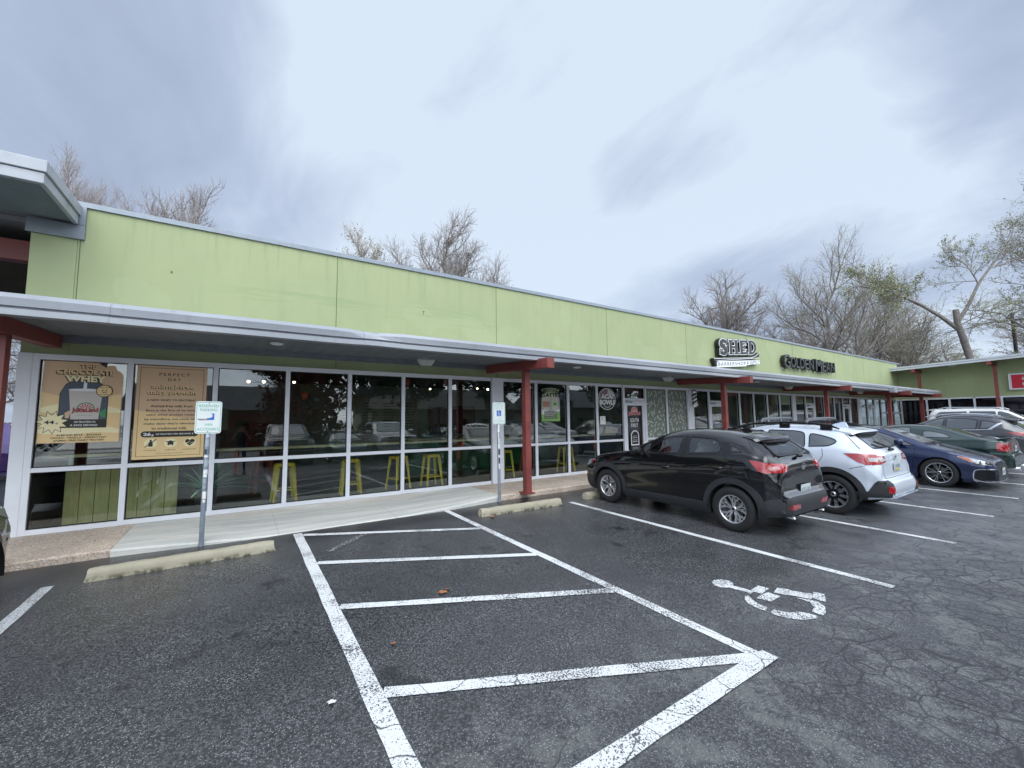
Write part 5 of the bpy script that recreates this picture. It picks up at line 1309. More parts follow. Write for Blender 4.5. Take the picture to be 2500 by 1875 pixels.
def wheel(style, Rw, rim, wid=.20):
    """returns (tyre mesh, rim mesh); axle along y, outer face at +y"""
    TY = Matrix.Rotation(R(-90), 4, 'X')
    m_ = MB(); w = wid / 2
    prof = [(rim - .01, -w * .8), (rim + .01, -w * .92), (rim + (Rw - rim) * .5, -w * 1.02), (Rw - .02, -w * .92), (Rw, -w * .70), (Rw, -w * .2), (Rw - .006, -w * .18), (Rw - .006, w * .0), (Rw, w * .02), (Rw, w * .70), (Rw - .02, w * .92), (rim + (Rw - rim) * .5, w * 1.02), (rim + .012, w * .95), (rim - .002, w * .86), (rim - .012, w * .5)]
    m_.lathe(prof, 56, M=TY)
    # tread blocks: shallow lateral grooves as dark insets are left to the material; sidewall bead line
    m_.lathe([(rim + (Rw - rim) * .30, w * 1.005), (rim + (Rw - rim) * .33, w * 1.03), (rim + (Rw - rim) * .36, w * 1.01)], 56, M=TY)
    tyre = m_
    r_ = MB(); y0 = w * .78
    r_.lathe([(rim - .016, w * .2), (rim - .016, w * .78), (rim - .004, w * .9), (rim + .004, w * .86)], 56, mi=0, M=TY)
    r_.lathe([(rim - .014, w * .2), (rim - .05, -w * .3), (.0, -w * .3)], 40, mi=1, M=TY)
    r_.lathe([(0, w * .1), (rim * .62, w * .1), (rim * .64, w * .0)], 32, mi=2, M=TY)
    def spoke(a0, r0, a1, r1, w0, w1, yo0, yo1, mi=0, side=1):
        p0 = Vector((math.cos(a0) * r0, 0, math.sin(a0) * r0)); p1 = Vector((math.cos(a1) * r1, 0, math.sin(a1) * r1)); d = (p1 - p0).normalized(); q = Vector((-d.z, 0, d.x))
        vs = []
        for p, ww, yo in ((p0, w0, yo0), (p1, w1, yo1)):
            for s, dy in ((-1.15, -.028), (-.8, 0), (.8, 0), (1.15, -.028)): vs.append(p + q * ww * s / 2 + Vector((0, yo + dy, 0)))
        r_.add(vs[1:3] + vs[5:7], [(0, 1, 3, 2)], mi); r_.add(vs, [(0, 1, 5, 4), (2, 3, 7, 6)], side)
    ye = y0 - .012; yc = y0 - .03; R1 = rim - .012
    if style == 'y5':
        for k in range(5):
            a = R(90 + 72 * k)
            for s in (-1, 1):
                spoke(a + s * R(9), .045, a + s * R(13), R1 * .62, .040, .030, yc, ye - .008, 0, 0); spoke(a + s * R(12), R1 * .58, a + s * R(24), R1 + .004, .036, .040, ye - .008, ye, 0, 0)
                spoke(a + s * R(12), R1 * .52, a + s * R(3), R1 + .004, .020, .022, ye - .012, ye, 0, 0)
    elif style == 'twin':
        for k in range(5):
            a = R(90 + 72 * k)
            for s in (-1, 1):
                spoke(a + s * R(6), .05, a + s * R(15), R1 + .004, .034, .040, yc, ye, 1, 1)
                spoke(a + s * R(9), .06, a + s * R(17), R1 + .004, .010, .014, yc + .003, ye + .003, 0, 0)
            spoke(a, .05, a - R(5), R1, .012, .012, yc + .002, ye + .002, 0, 0)
    elif style == 'cross':
        for k in range(5):
            a = R(90 + 72 * k); spoke(a, .05, a, R1 * .55, .07, .10, yc, ye - .01, 1, 1)
            for s in (-1, 1):
                spoke(a + s * R(10), R1 * .45, a + s * R(21), R1 + .004, .058, .060, ye - .012, ye, 0, 1)
                spoke(a + s * R(21), R1 * .9, a + s * R(8), R1 * .93, .018, .018, ye - .002, ye, 0, 0)
    else:
        for k in range(7):
            a = R(360 / 7 * k); spoke(a, .045, a, R1 + .004, .05, .045, yc, ye, 0, 0)
    r_.lathe([(0, y0 - .018), (.032, y0 - .018), (.040, y0 - .03), (.055, y0 - .045), (.06, y0 - .07)], 24, mi=0, M=TY)
    r_.lathe([(0, y0 - .0165), (.024, y0 - .0165), (.026, y0 - .02)], 20, mi=1, M=TY)
    for k in range(5):
        a = R(54 + 72 * k); r_.lathe([(0, y0 - .028), (.009, y0 - .03), (.01, y0 - .05)], 8, mi=1, M=Matrix.Translation((.052 * math.cos(a), 0, .052 * math.sin(a))) @ TY)
    return tyre, r_
_wheels = {}

class Car:
    def __init__(s, name, spec, paint_mat, label, cat, group=None, detail=True):
        s.sp = spec; s.pm = paint_mat; s.detail = detail
        s.root = empty(name, (0, 0, 0), 0, label, cat, group)
        s.body()
    def body(s):
        sp = s.sp; step = .035 if s.detail else .07
        top = smooth_poly(sp['top'], step, sp.get('sm', 2))
        xs = [p[0] for p in top]; nst = len(top); rings = []; ns, nu = (18, 34) if s.detail else (11, 20)
        s.arch = [(sp['fx'], sp['Rw'] + .0, sp['Ra']), (sp['rx'], sp['Rw'] + .0, sp['Ra'])]
        for (x, zt) in top:
            w = lerp_tab(sp['w'], x); zb = lerp_tab(sp['bot'], x); zs = min(lerp_tab(sp['belt'], x), zt - .02); zs = max(zs, zb + .02)
            kt = lerp_tab(sp['wt'], x); ring = [(0, zb), (w * .5, zb), (w * .86, zb)]
            for i in range(ns + 1):
                t = i / ns; z = zb + (zs - zb) * t
                tuck = .93 + .07 * min(1, (t / .16)) ** .6 if t < .16 else 1.0
                tc = sp.get('crz', .74)
                shl = 1 - .05 * ((tc - t) / tc) ** 1.3 if t < tc else 1 - .055 * ((t - tc) / (1 - tc)) ** 1.3
                cre = 0; hol = -.008 * math.exp(-((t - .45) / .12) ** 2)
                ring.append((w * (tuck * shl) + (cre + hol) * min(1, w / .8), z))
            dz = zt - zs; p = 2.3 + 5.2 * max(0, min(1, dz / .32)); ysh = ring[-1][0]
            kk = 1 - (1 - kt) * max(0, min(1, dz / .30)); raw = []
            for i in range(121):
                q = i / 120; q = 1 - (1 - q) ** 2
                y = (ysh + (ysh * kk - ysh) * q) * max(0, (1 - q ** p)) ** (1 / p); raw.append((y, zs + dz * q))
            # resample by arc length
            acc = [0]
            for a, b_ in zip(raw[:-1], raw[1:]): acc.append(acc[-1] + math.hypot(b_[0] - a[0], b_[1] - a[1]))
            j = 0
            for i in range(1, nu + 1):
                L = acc[-1] * i / nu
                while j < len(acc) - 2 and acc[j + 1] < L: j += 1
                t = (L - acc[j]) / max(1e-9, acc[j + 1] - acc[j]); a, b_ = raw[j], raw[j + 1]; ring.append((a[0] + (b_[0] - a[0]) * t, a[1] + (b_[1] - a[1]) * t))
            rings.append(ring)
        k = len(rings[0]); vs = []; 
        for (x, _), ring in zip(top, rings):
            full = [(x, y, z) for (y, z) in ring] + [(x, -y, z) for (y, z) in reversed(ring[1:-1])]
            vs += full
        K = 2 * k - 2; fs = []
        for i in range(nst - 1):
            for j in range(K):
                j2 = (j + 1) % K; fs.append((i * K + j, i * K + j2, (i + 1) * K + j2, (i + 1) * K + j))
        fs.append(tuple(range(K))); fs.append(tuple((nst - 1) * K + j for j in reversed(range(K))))
        s.bvh = BVHTree.FromPolygons([Vector(v) for v in vs], fs)
        bm = bmesh.new(); bv = [bm.verts.new(v) for v in vs]
        for f in fs:
            try: bm.faces.new([bv[i] for i in f])
            except ValueError: pass
        bm.normal_update()
        kill = []; inw = s.sp.get('open', [])
        for f in bm.faces:
            c = f.calc_center_median()
            hit = False
            if abs(c.y) > .45:
                for (ax, az, Ra) in s.arch:
                    if (c.x - ax) ** 2 + (c.z - az) ** 2 < Ra * Ra and c.z < az + Ra: hit = True
                    if abs(c.x - ax) < Ra and c.z < az - .03: hit = True
            if not hit:
                for (dr, poly) in inw:
                    if dr == 'side' and (abs(f.normal.y) < .25 or c.z < lerp_tab(sp['belt'], c.x) - .02): continue
                    if dr == 'rear' and f.normal.x > -.5: continue
                    if dr == 'front' and f.normal.x < .28: continue
                    q = (c.x, c.z) if dr == 'side' else (c.y, c.z)
                    if inside(q, poly) and all(inside((q[0] + a, q[1] + b_), poly) for a, b_ in ((.022, 0), (-.022, 0), (0, .022), (0, -.022))): hit = True; break
            if hit: kill.append(f)
        bmesh.ops.delete(bm, geom=kill, context='FACES')
        for v in bm.verts:       # snap the arch edge onto its circle
            if v.is_boundary and abs(v.co.y) > .45:
                for (ax, az, Ra) in s.arch:
                    dx, dz = v.co.x - ax, v.co.z - az; d = math.hypot(dx, dz)
                    if d < Ra + .06 and dz > -.04 and d > 1e-4: v.co.x = ax + dx / d * Ra; v.co.z = az + dz / d * Ra
        for f in bm.faces: f.smooth = True
        me = bpy.data.meshes.new('body'); bm.to_mesh(me); bm.free(); me.materials.append(s.pm)
        s.bodyo = new_obj('body', me, s.root)
        # wheel wells and floor
        for (ax, az, Ra) in s.arch:
            for sy in (-1, 1):
                m_ = MB()
                w = lerp_tab(sp['w'], ax) - .012; vs = []; n = 20
                for i in range(n + 1):
                    a = R(-8 + 196 * i / n)
                    for y in (w, w - .30): vs.append((ax + Ra * math.cos(a), sy * y, az + Ra * math.sin(a)))
                m_.add(vs, [(2 * i, 2 * i + 1, 2 * i + 3, 2 * i + 2) for i in range(n)], smooth=True)
                m_.add([vs[2 * i + 1] for i in range(n + 1)], [tuple(range(n + 1))])
                m_.build('wheel_well', M_under, s.root)
        if inw:
            m_ = MB(); m_.box(sp['rx'] - .2, sp['fx'] - .35, -.6, .6, .42, .46); m_.build('floor_pan', M_under, s.root)
        # wheels
        key = (sp['rim'], sp['Rw'], sp['rr'])
        if key not in _wheels:
            t, r_ = wheel(*key); to = t.build('wheel', M_tyre); ro = r_.build('rim', [M_rimb, M_rimd, M_brake], to); _wheels[key] = (to.data, ro.data)
            bpy.data.objects.remove(ro); bpy.data.objects.remove(to)
        td, rd = _wheels[key]
        for ax in (sp['fx'], sp['rx']):
            for sy in (1, -1):
                o = new_obj('wheel', td, s.root); o.location = (ax, sy * (lerp_tab(sp['w'], ax) - .115), sp['Rw'])
                o.rotation_euler = (0, R(17 * (ax + sy)), 0 if sy > 0 else math.pi); new_obj('rim', rd, o)
    # -- surface patches --------------------------------------------------
    def _lay(s, out, poly, dr, sd, off, skirt, grid):
        bm = bmesh.new(); tris = tessellate_polygon([[Vector((p[0], p[1], 0)) for p in poly]])
        bv = [bm.verts.new((p[0], p[1], 0)) for p in poly]
        for t in tris:
            try: bm.faces.new([bv[i] for i in t])
            except ValueError: pass
        for ax in (0, 1):
            lo = min(p[ax] for p in poly); hi = max(p[ax] for p in poly); g = lo + grid
            while g < hi - 1e-4:
                co = (g, 0, 0) if ax == 0 else (0, g, 0); no = (1, 0, 0) if ax == 0 else (0, 1, 0)
                bmesh.ops.bisect_plane(bm, geom=bm.verts[:] + bm.edges[:] + bm.faces[:], plane_co=co, plane_no=no); g += grid
        bm.verts.index_update(); P3 = []; N3 = []
        for v in bm.verts:
            u, z = v.co.x, v.co.y
            if dr == 'side': o = Vector((u, 3 * sd, z)); d = Vector((0, -sd, 0))
            elif dr == 'rear': u *= sd; o = Vector((-5, u, z)); d = Vector((1, 0, 0))
            elif dr == 'top': o = Vector((u, z * sd, 4)); d = Vector((0, 0, -1))
            else: u *= sd; o = Vector((5, u, z)); d = Vector((-1, 0, 0))
            loc, nrm, _, _ = s.bvh.ray_cast(o, d)
            if loc is None:
                o2 = {'side': Vector((u, .8 * sd, z)), 'rear': Vector((-s.sp['L'] / 2, u, z)), 'front': Vector((s.sp['L'] / 2, u, z)), 'top': Vector((u, z, 1.2))}[dr]
                loc, nrm, _, _ = s.bvh.find_nearest(o2)
            if nrm.dot(d) > 0: nrm = -nrm
            if dr == 'side': nrm = Vector((nrm.x * .3, nrm.y, nrm.z * .5)).normalized()
            P3.append(loc + nrm * off); N3.append(nrm)
        base = len(out.v); out.v += [tuple(p) for p in P3]
        for f in bm.faces: out.f.append(tuple(base + v.index for v in f.verts)); out.mi.append(0); out.sm.append(True)
        if skirt:
            for e_ in bm.edges:
                if e_.is_boundary:
                    a, b_ = e_.verts[0].index, e_.verts[1].index
                    out.add([P3[a], P3[b_], P3[b_] - N3[b_] * (skirt + off), P3[a] - N3[a] * (skirt + off)], [(0, 1, 2, 3)])
        bm.free()
    EACH = ('tail_light', 'tail_light_lens', 'fog_reflector', 'head_light', 'bumper_corner_cladding')
    def patch(s, name, polys, dr, mat, off=.003, skirt=.006, grid=.05, parent=None, both=True):
        """polys in 2D: side (x,z), rear/front (y,z); laid over the body surface; one object per side"""
        sides = (1, -1) if (dr == 'side' and both is True) else (1,); r_ = None
        for sd in sides:
            if name in s.EACH and dr != 'side':
                for poly in polys: out = MB(); s._lay(out, poly, dr, sd, off, skirt, grid); r_ = out.build(name, mat, parent or s.root)
            else:
                out = MB()
                for poly in polys: s._lay(out, poly, dr, sd, off, skirt, grid)
                o = out.build(name, mat, (parent[sd] if isinstance(parent, dict) else parent) or s.root)
                if r_ is None: r_ = {}
                r_[sd] = o
        return r_
    def lamp(s, name, parts, mat, off=.008, skirt=.01, grid=.05):
        """a lamp that wraps a corner: parts [(dr, poly)] given for the left side, built as one mesh per side"""
        for sd in (1, -1):
            out = MB()
            for dr, poly in parts: s._lay(out, poly, dr, sd, off, skirt, grid)
            out.build(name, mat, s.root)
    def stroke(s, name, lines, dr, mat, w=.008, off=.0015, both=True, parent=None, step=.05):
        for L_ in lines:
            polys = []; P = smooth_poly(L_, step, 1) if len(L_) > 2 else smooth_poly(L_, step, 0)
            for a, b_ in zip(P[:-1], P[1:]):
                d = Vector((b_[0] - a[0], b_[1] - a[1])); 
                if d.length < 1e-6: continue
                d.normalize(); q = Vector((-d.y, d.x)) * w / 2; e_ = d * w * .2
                polys.append([(a[0] + q.x - e_.x, a[1] + q.y - e_.y), (b_[0] + q.x + e_.x, b_[1] + q.y + e_.y), (b_[0] - q.x + e_.x, b_[1] - q.y + e_.y), (a[0] - q.x - e_.x, a[1] - q.y - e_.y)])
            s.patch(name, polys, dr, mat, off, 0, .2, parent, both)
    def windows(s, polys, dr, mat, rim=.028, name='window', clear=False):
        for P in polys:
            P = smooth_poly(P + [P[0]], .06, 1)[:-1]
            w = s.patch(name, [P], dr, mat, .0015 if not clear else -.001, 0, .07)
            c = Vector((sum(p[0] for p in P) / len(P), sum(p[1] for p in P) / len(P)))
            ring = []
            n = len(P); ctr = []
            area = sum(P[i][0] * P[(i + 1) % n][1] - P[(i + 1) % n][0] * P[i][1] for i in range(n)); sg = 1 if area > 0 else -1
            inn = []
            for i in range(n):
                a = Vector(P[i - 1]); b_ = Vector(P[(i + 1) % n]); d = (b_ - a).normalized(); q = Vector((-d.y, d.x)) * sg; inn.append((P[i][0] + q.x * rim, P[i][1] + q.y * rim))
            for i in range(n): ring.append([P[i], P[(i + 1) % n], inn[(i + 1) % n], inn[i]])
            s.patch(name + '_seal', ring, dr, M_trimk, .004, .004, .2, w)
    def arches(s, mat, wdt=.055, off=.012, a0=-14, a1=194):
        for (ax, az, Ra) in s.arch:
            polys = []; n = 26
            for i in range(n):
                A, B = R(a0 + (a1 - a0) * i / n), R(a0 + (a1 - a0) * (i + 1) / n); r0, r1 = Ra - .006, Ra + wdt
                polys.append([(ax + r0 * math.cos(A), az + r0 * math.sin(A)), (ax + r1 * math.cos(A), az + r1 * math.sin(A)), (ax + r1 * math.cos(B), az + r1 * math.sin(B)), (ax + r0 * math.cos(B), az + r0 * math.sin(B))])
            s.patch('arch_trim', polys, 'side', mat, off, .02, .2)
    def spoiler(s, prof, hw, under, ref):
        """lip over the rear window; follows the crown of the roof at x = ref"""
        def top(y): h = s.bvh.ray_cast(Vector((ref, y, 4)), Vector((0, 0, -1)))[0]; return h.z
        z0 = top(0); n = 20
        for name, pr, mat in (('spoiler', prof, s.pm), ('spoiler_underside', under, M_trimk)):
            m_ = MB(); vs = []; k = len(pr)
            for i in range(n + 1):
                y = hw * (2 * i / n - 1); dz = top(y * .96) - z0; t = abs(y / hw)
                for (x, z) in pr: vs.append((x + .10 * t ** 4 * (1 if x < ref - .1 else 0), y, z + dz))
            m_.add(vs, [(i * k + j, (i + 1) * k + j, (i + 1) * k + (j + 1) % k, i * k + (j + 1) % k) for i in range(n) for j in range(k)], smooth=False)
            m_.add(vs[:k], [tuple(range(k))]); m_.add(vs[-k:], [tuple(range(k))]); m_.build(name, mat, s.root)
    def mirror(s, x, z, mat, sc=1.0):
        for sy in (1, -1):
            y = lerp_tab(s.sp['w'], x) * .94; m_ = MB()
            m_.ell((x, sy * (y + .13 * sc), z + .05), (.075 * sc, .115 * sc, .072 * sc), 18, 12, 0, .75); m_.beam((x + .02, sy * (y - .06), z - .02), (x, sy * (y + .07), z + .02), .07, .04)
            m_.ell((x - .045 * sc, sy * (y + .135 * sc), z + .05), (.035 * sc, .10 * sc, .06 * sc), 14, 8, 1, .6)
            m_.build('mirror', [mat, M_trimk], s.root)
    def handle(s, x, z, mat=None):
        for sy in (1, -1):
            hit = s.bvh.ray_cast(Vector((x, 3 * sy, z)), Vector((0, -sy, 0)))[0]
            y = hit.y; m_ = MB()
            m_.ell((x, y, z - .012), (.075, .006, .028), 16, 8, 1)
            m_.tube([(x + .10, y, z), (x + .085, y + sy * .028, z + .004), (x, y + sy * .036, z + .006), (x - .085, y + sy * .030, z + .004), (x - .10, y, z)], [.010, .013, .014, .013, .010], 8)
            m_.build('handle', [mat or s.pm, M_trimk], s.root)
    def seats(s, xs, zseat=.62, dash=None):
        for x in xs:
            for y in ((-.36, .36) if x > -.2 else (-.36, 0, .36)):
                m_ = MB(); m_.ell((x, y, zseat), (.25, .25, .09), 14, 8, 0, .5); T = Matrix.Translation((x - .26, y, zseat + .30)) @ Matrix.Rotation(R(-18), 4, 'Y')
                m_.ell((0, 0, 0), (.08, .23, .32), 14, 8, 0, .6, T); m_.ell((-.03, 0, .41), (.05, .12, .085), 12, 8, 0, .7, T); m_.build('seat', M_seat, s.root)
        if dash:
            m_ = MB(); m_.ell((dash, 0, .86), (.28, .66, .14), 20, 8, 0, .6); TM = Matrix.Translation((dash - .36, -.36, .93)) @ Matrix.Rotation(R(65), 4, 'Y')
            m_.lathe([(.165 + .014 * math.cos(t * math.pi / 4), .014 * math.sin(t * math.pi / 4)) for t in range(8)], 24, M=TM, closed=True); m_.build('dashboard', M_seat, s.root)
            # steering wheel on the car's left
    def place(s, x, y, heading):
        """heading in degrees: direction the car's nose points, 0 = +x"""
        z = Gz(x, y); q = Vector((0, 0, 1)).rotation_difference(GN) @ Quaternion((0, 0, 1), R(heading)); q = Quaternion(q)
        s.root.rotation_mode = 'QUATERNION'; s.root.rotation_quaternion = q; s.root.location = (x, y, z)
def inside(p, poly):
    c = False; j = len(poly) - 1
    for i in range(len(poly)):
        if (poly[i][1] > p[1]) != (poly[j][1] > p[1]) and p[0] < (poly[j][0] - poly[i][0]) * (p[1] - poly[i][1]) / (poly[j][1] - poly[i][1]) + poly[i][0]: c = not c
        j = i
    return c
def plate(car, x, z, tilt, txt, mat=None, rear=True, yw=.155, col2=None):
    m_ = MB(); m_.box(-.005, .0, -yw, yw, -.078, .078, 0); sgn = -1 if rear else 1
    t_ = MB(); put_text(t_, txt, -.125, .125, -.035, .03, 0, 1, offset=.015)
    if col2: t_.flat([(-.15, -.074), (.15, -.074), (.15, -.045), (-.15, -.045)], -.0003, 'y', 2)
    Mx = Matrix.Rotation(R(-90 if rear else 90), 4, 'Z')
    m_.v += [tuple((Mx @ Vector(p)) + Vector((-.006 if rear else .003, 0, 0))) for p in t_.v]; n = 8
    m_.f += [tuple(i + n for i in f) for f in t_.f]; m_.mi += t_.mi; m_.sm += t_.sm
    T = Matrix.Translation((x, 0, z)) @ Matrix.Rotation(R(tilt), 4, 'Y'); m_.v = [tuple(T @ Vector(p)) for p in m_.v]
    return m_.build('licence_plate', [M_plate, M_platet, col2 or M_platet], car.root, recalc=False)
def rect(a, b_, c, d): return [(a, c), (b_, c), (b_, d), (a, d)]
def rear_poly(s_): return s_
# ---- black crossover
SP_CX = dict(L=4.16, fx=1.28, rx=-1.29, Rw=.335, Ra=.395, rim='y5', rr=.212, crz=.80,
    top=[(2.14, .33), (2.14, .50), (2.12, .66), (2.05, .79), (1.90, .87), (1.55, .965), (1.20, 1.03), (.86, 1.075), (.52, 1.24), (.22, 1.38), (.02, 1.455), (-.28, 1.51), (-.65, 1.53), (-1.05, 1.51), (-1.36, 1.462), (-1.47, 1.42), (-1.60, 1.335), (-1.86, 1.125), (-1.905, 1.05), (-1.925, .94), (-1.93, .80), (-1.92, .66), (-1.985, .60), (-2.02, .50), (-1.99, .32)],
    bot=[(2.14, .30), (1.9, .20), (1.0, .19), (-1.0, .20), (-1.7, .26), (-2.02, .32)],
    belt=[(2.14, .60), (1.9, .78), (1.3, .93), (.8, 1.00), (.4, 1.035), (-.4, 1.075), (-1.1, 1.14), (-1.5, 1.165), (-1.75, 1.10), (-1.9, .90), (-2.02, .50)],
    w=[(2.14, .58), (2.08, .69), (1.95, .78), (1.6, .865), (1.25, .884), (.5, .866), (0, .862), (-.6, .868), (-1.25, .884), (-1.55, .868), (-1.75, .82), (-1.87, .75), (-1.95, .69), (-2.02, .58)],
    wt=[(1.5, .93), (1.0, .82), (.2, .71), (-.6, .70), (-1.2, .67), (-1.6, .62), (-1.85, .74)])
sideF = [(.40, 1.055), (.20, 1.23), (.04, 1.345), (-.10, 1.395), (-.37, 1.405), (-.355, 1.095)]
sideR = [(-.53, 1.11), (-.47, 1.405), (-.95, 1.395), (-1.05, 1.33), (-1.13, 1.24), (-1.11, 1.16)]
sideQ = [(-1.26, 1.19), (-1.235, 1.30), (-1.33, 1.285), (-1.47, 1.20)]
rearG = [(-.53, 1.15), (.53, 1.15), (.47, 1.34), (.40, 1.385), (-.40, 1.385), (-.47, 1.34)]
wsG = [(-.64, 1.12), (.64, 1.12), (.58, 1.22), (.49, 1.41), (-.49, 1.41), (-.58, 1.22)]
SP_CX['open'] = [('side', sideF), ('side', sideR), ('side', sideQ), ('rear', rearG), ('front', wsG)]
c = Car('parked_crossover', SP_CX, paint('black_car_paint', (.002, .002, .003), .0, .2), 'shiny black crossover with bright silver alloys, closest to the camera beside the wheel stop', 'car')
c.windows([sideF], 'side', M_cclear, .02, 'side_window', True); c.windows([sideR], 'side', M_cclear, .02, 'side_window', True); c.windows([sideQ], 'side', M_cclear, .015, 'side_window', True)
c.windows([rearG], 'rear', M_cclear, .035, 'rear_window', True); c.windows([wsG], 'front', M_cclear, .03, 'windshield', True)
for q_ in ([(-.385, 1.41), (-.455, 1.41), (-.515, 1.09), (-.37, 1.085)], [(-1.125, 1.15), (-1.145, 1.24), (-1.06, 1.34), (-1.20, 1.345), (-1.245, 1.30), (-1.27, 1.17)], [(-1.21, 1.345), (-1.25, 1.31), (-1.34, 1.295), (-1.49, 1.20), (-1.63, 1.165), (-1.45, 1.29)], [(.56, 1.05), (.42, 1.055), (.42, 1.13), (.45, 1.15)]): c.patch('pillar_trim', [q_], 'side', M_trimk, .002, 0)
c.stroke('panel_gap', [[(-.42, 1.08), (-.34, .85), (-.24, .60), (-.24, .34)], [(-1.20, 1.14), (-1.22, 1.0), (-1.14, .86), (-1.00, .74)], [(.62, 1.03), (.72, .80), (.82, .55), (.80, .36)], [(.8, .345), (-.82, .365)], [(-1.33, 1.46), (-1.42, 1.40), (-1.56, 1.26), (-1.72, 1.10)], [(.9, 1.03), (1.35, .985), (1.95, .80)]], 'side', M_trimk, .008)
c.stroke('belt_line', [[(.55, 1.045), (0, 1.07), (-.6, 1.105), (-1.1, 1.148), (-1.5, 1.168)]], 'side', M_trimk, .012)
c.stroke('panel_gap', [[(-.64, .96), (-.62, .82), (-.56, .69)], [(.64, .96), (.62, .82), (.56, .69)], [(-.56, .685), (.56, .685)]], 'rear', M_trimk, .009)
c.stroke('fuel_door', [[(-1.545 + .082 * math.cos(R(i * 20)), .905 + .082 * math.sin(R(i * 20))) for i in range(19)]], 'side', M_trimk, .006, both=1)
c.arches(M_clad, .082, .014)
c.patch('sill_cladding', [[(.88, .20), (.88, .33), (.70, .355), (-.78, .375), (-.90, .36), (-.90, .20)]], 'side', M_clad, .014, .02)
c.patch('lower_bumper', [[(-1.62, .27), (-1.66, .46), (-1.80, .55), (-1.95, .575), (-2.0, .56), (-2.0, .31)]], 'side', M_clad, .008, .012)
c.patch('lower_bumper', [[(-.66, .33), (-.66, .565), (-.5, .585), (.5, .585), (.66, .565), (.66, .33)]], 'rear', M_clad, .008, .012)
c.patch('lower_bumper', [[(1.64, .22), (1.68, .46), (1.9, .50), (2.12, .46), (2.12, .30)]], 'side', M_clad, .006, .01)
c.lamp('tail_light', [('side', [(-1.565, 1.10), (-1.66, 1.09), (-1.80, 1.065), (-1.90, 1.045), (-1.93, 1.0), (-1.91, .935), (-1.78, .92), (-1.69, .945)]), ('rear', [(.43, .985), (.46, 1.03), (.56, 1.055), (.72, 1.06), (.74, .93), (.52, .935)])], M_tail)
c.lamp('tail_light_lens', [('side', [(-1.79, .975), (-1.80, 1.035), (-1.88, 1.02), (-1.90, .975), (-1.84, .955)])], pm('tail_light_pinkish', (.50, .22, .22), .15, coat=1.0), .012, .004)
c.patch('fog_reflector', [[(sy * .34, .42), (sy * .36, .475), (sy * .58, .485), (sy * .62, .43), (sy * .5, .405)] for sy in (1, -1)], 'rear', M_tail, .012, .006)
c.patch('head_light', [[(2.08, .70), (1.95, .80), (1.70, .85), (1.66, .81), (1.85, .72), (2.05, .65)]], 'side', M_head, .006, .008)
c.patch('marker_lamp', [[(1.70, .83), (1.66, .81), (1.78, .755), (1.84, .775)]], 'side', M_tail, .009, .004)
c.spoiler([(-1.34, 1.468), (-1.46, 1.462), (-1.60, 1.425), (-1.645, 1.39), (-1.50, 1.365), (-1.40, 1.40)], .56, [(-1.44, 1.385), (-1.635, 1.388), (-1.63, 1.365), (-1.55, 1.30)], -1.34)
m_ = MB(); m_.beam((-1.895, -.02, 1.155), (-1.80, -.40, 1.19), .035, .02); m_.ell((-1.90, 0, 1.145), (.04, .06, .03)); m_.build('rear_wiper', M_trimk, c.root)
m_ = MB(); m_.prism([(-1.02, 1.505), (-1.22, 1.48), (-1.20, 1.51), (-1.13, 1.575), (-1.11, 1.575)], -.006, .006, 'y', 0); m_.build('antenna', M_trimk, c.root)
plate(c, -1.955, .645, -2, 'KZF-5180')
m_ = MB(); TE = Matrix.Translation((-1.945, 0, .985)) @ Matrix.Rotation(R(-6), 4, 'Y') @ Matrix.Rotation(R(-90), 4, 'Z')
ringp(m_, 0, 0, .046, .060, 0, 0, 24, 0, 360, .82); m_.flat([(-.046, .02), (-.02, .012), (0, -.018), (.02, .012), (.046, .02), (.03, -.004), (0, -.036), (-.03, -.004)], -.001, 'y', 0)
m_.v = [tuple(TE @ Vector(p)) for p in m_.v]; m_.build('emblem', M_rimb, c.root, recalc=False)
m_ = MB(); put_text(m_, 'CX-3', -.09, .09, 0, .042, 0, 0, offset=.02); TE = Matrix.Translation((-1.955, .42, .84)) @ Matrix.Rotation(R(-2), 4, 'Y') @ Matrix.Rotation(R(-90 + 14), 4, 'Z'); m_.v = [tuple(TE @ Vector(p)) for p in m_.v]; m_.build('badge', M_rimb, c.root, recalc=False)
for y in (.48, -.48):
    m_ = MB(); m_.lathe([(.036, -.05), (.036, .06), (.031, .06), (.031, -.05)], 18, M=Matrix.Translation((-1.93, y, .30)) @ Matrix.Rotation(R(-90), 4, 'Y')); m_.build('exhaust_tip', M_chrome, c.root)
c.mirror(.47, 1.06, c.pm); c.handle(-.10, .86); c.handle(-1.08, .945)
c.seats((-.25, -.98), .66, .45)
c.place(8.76, -4.22, 90.0)

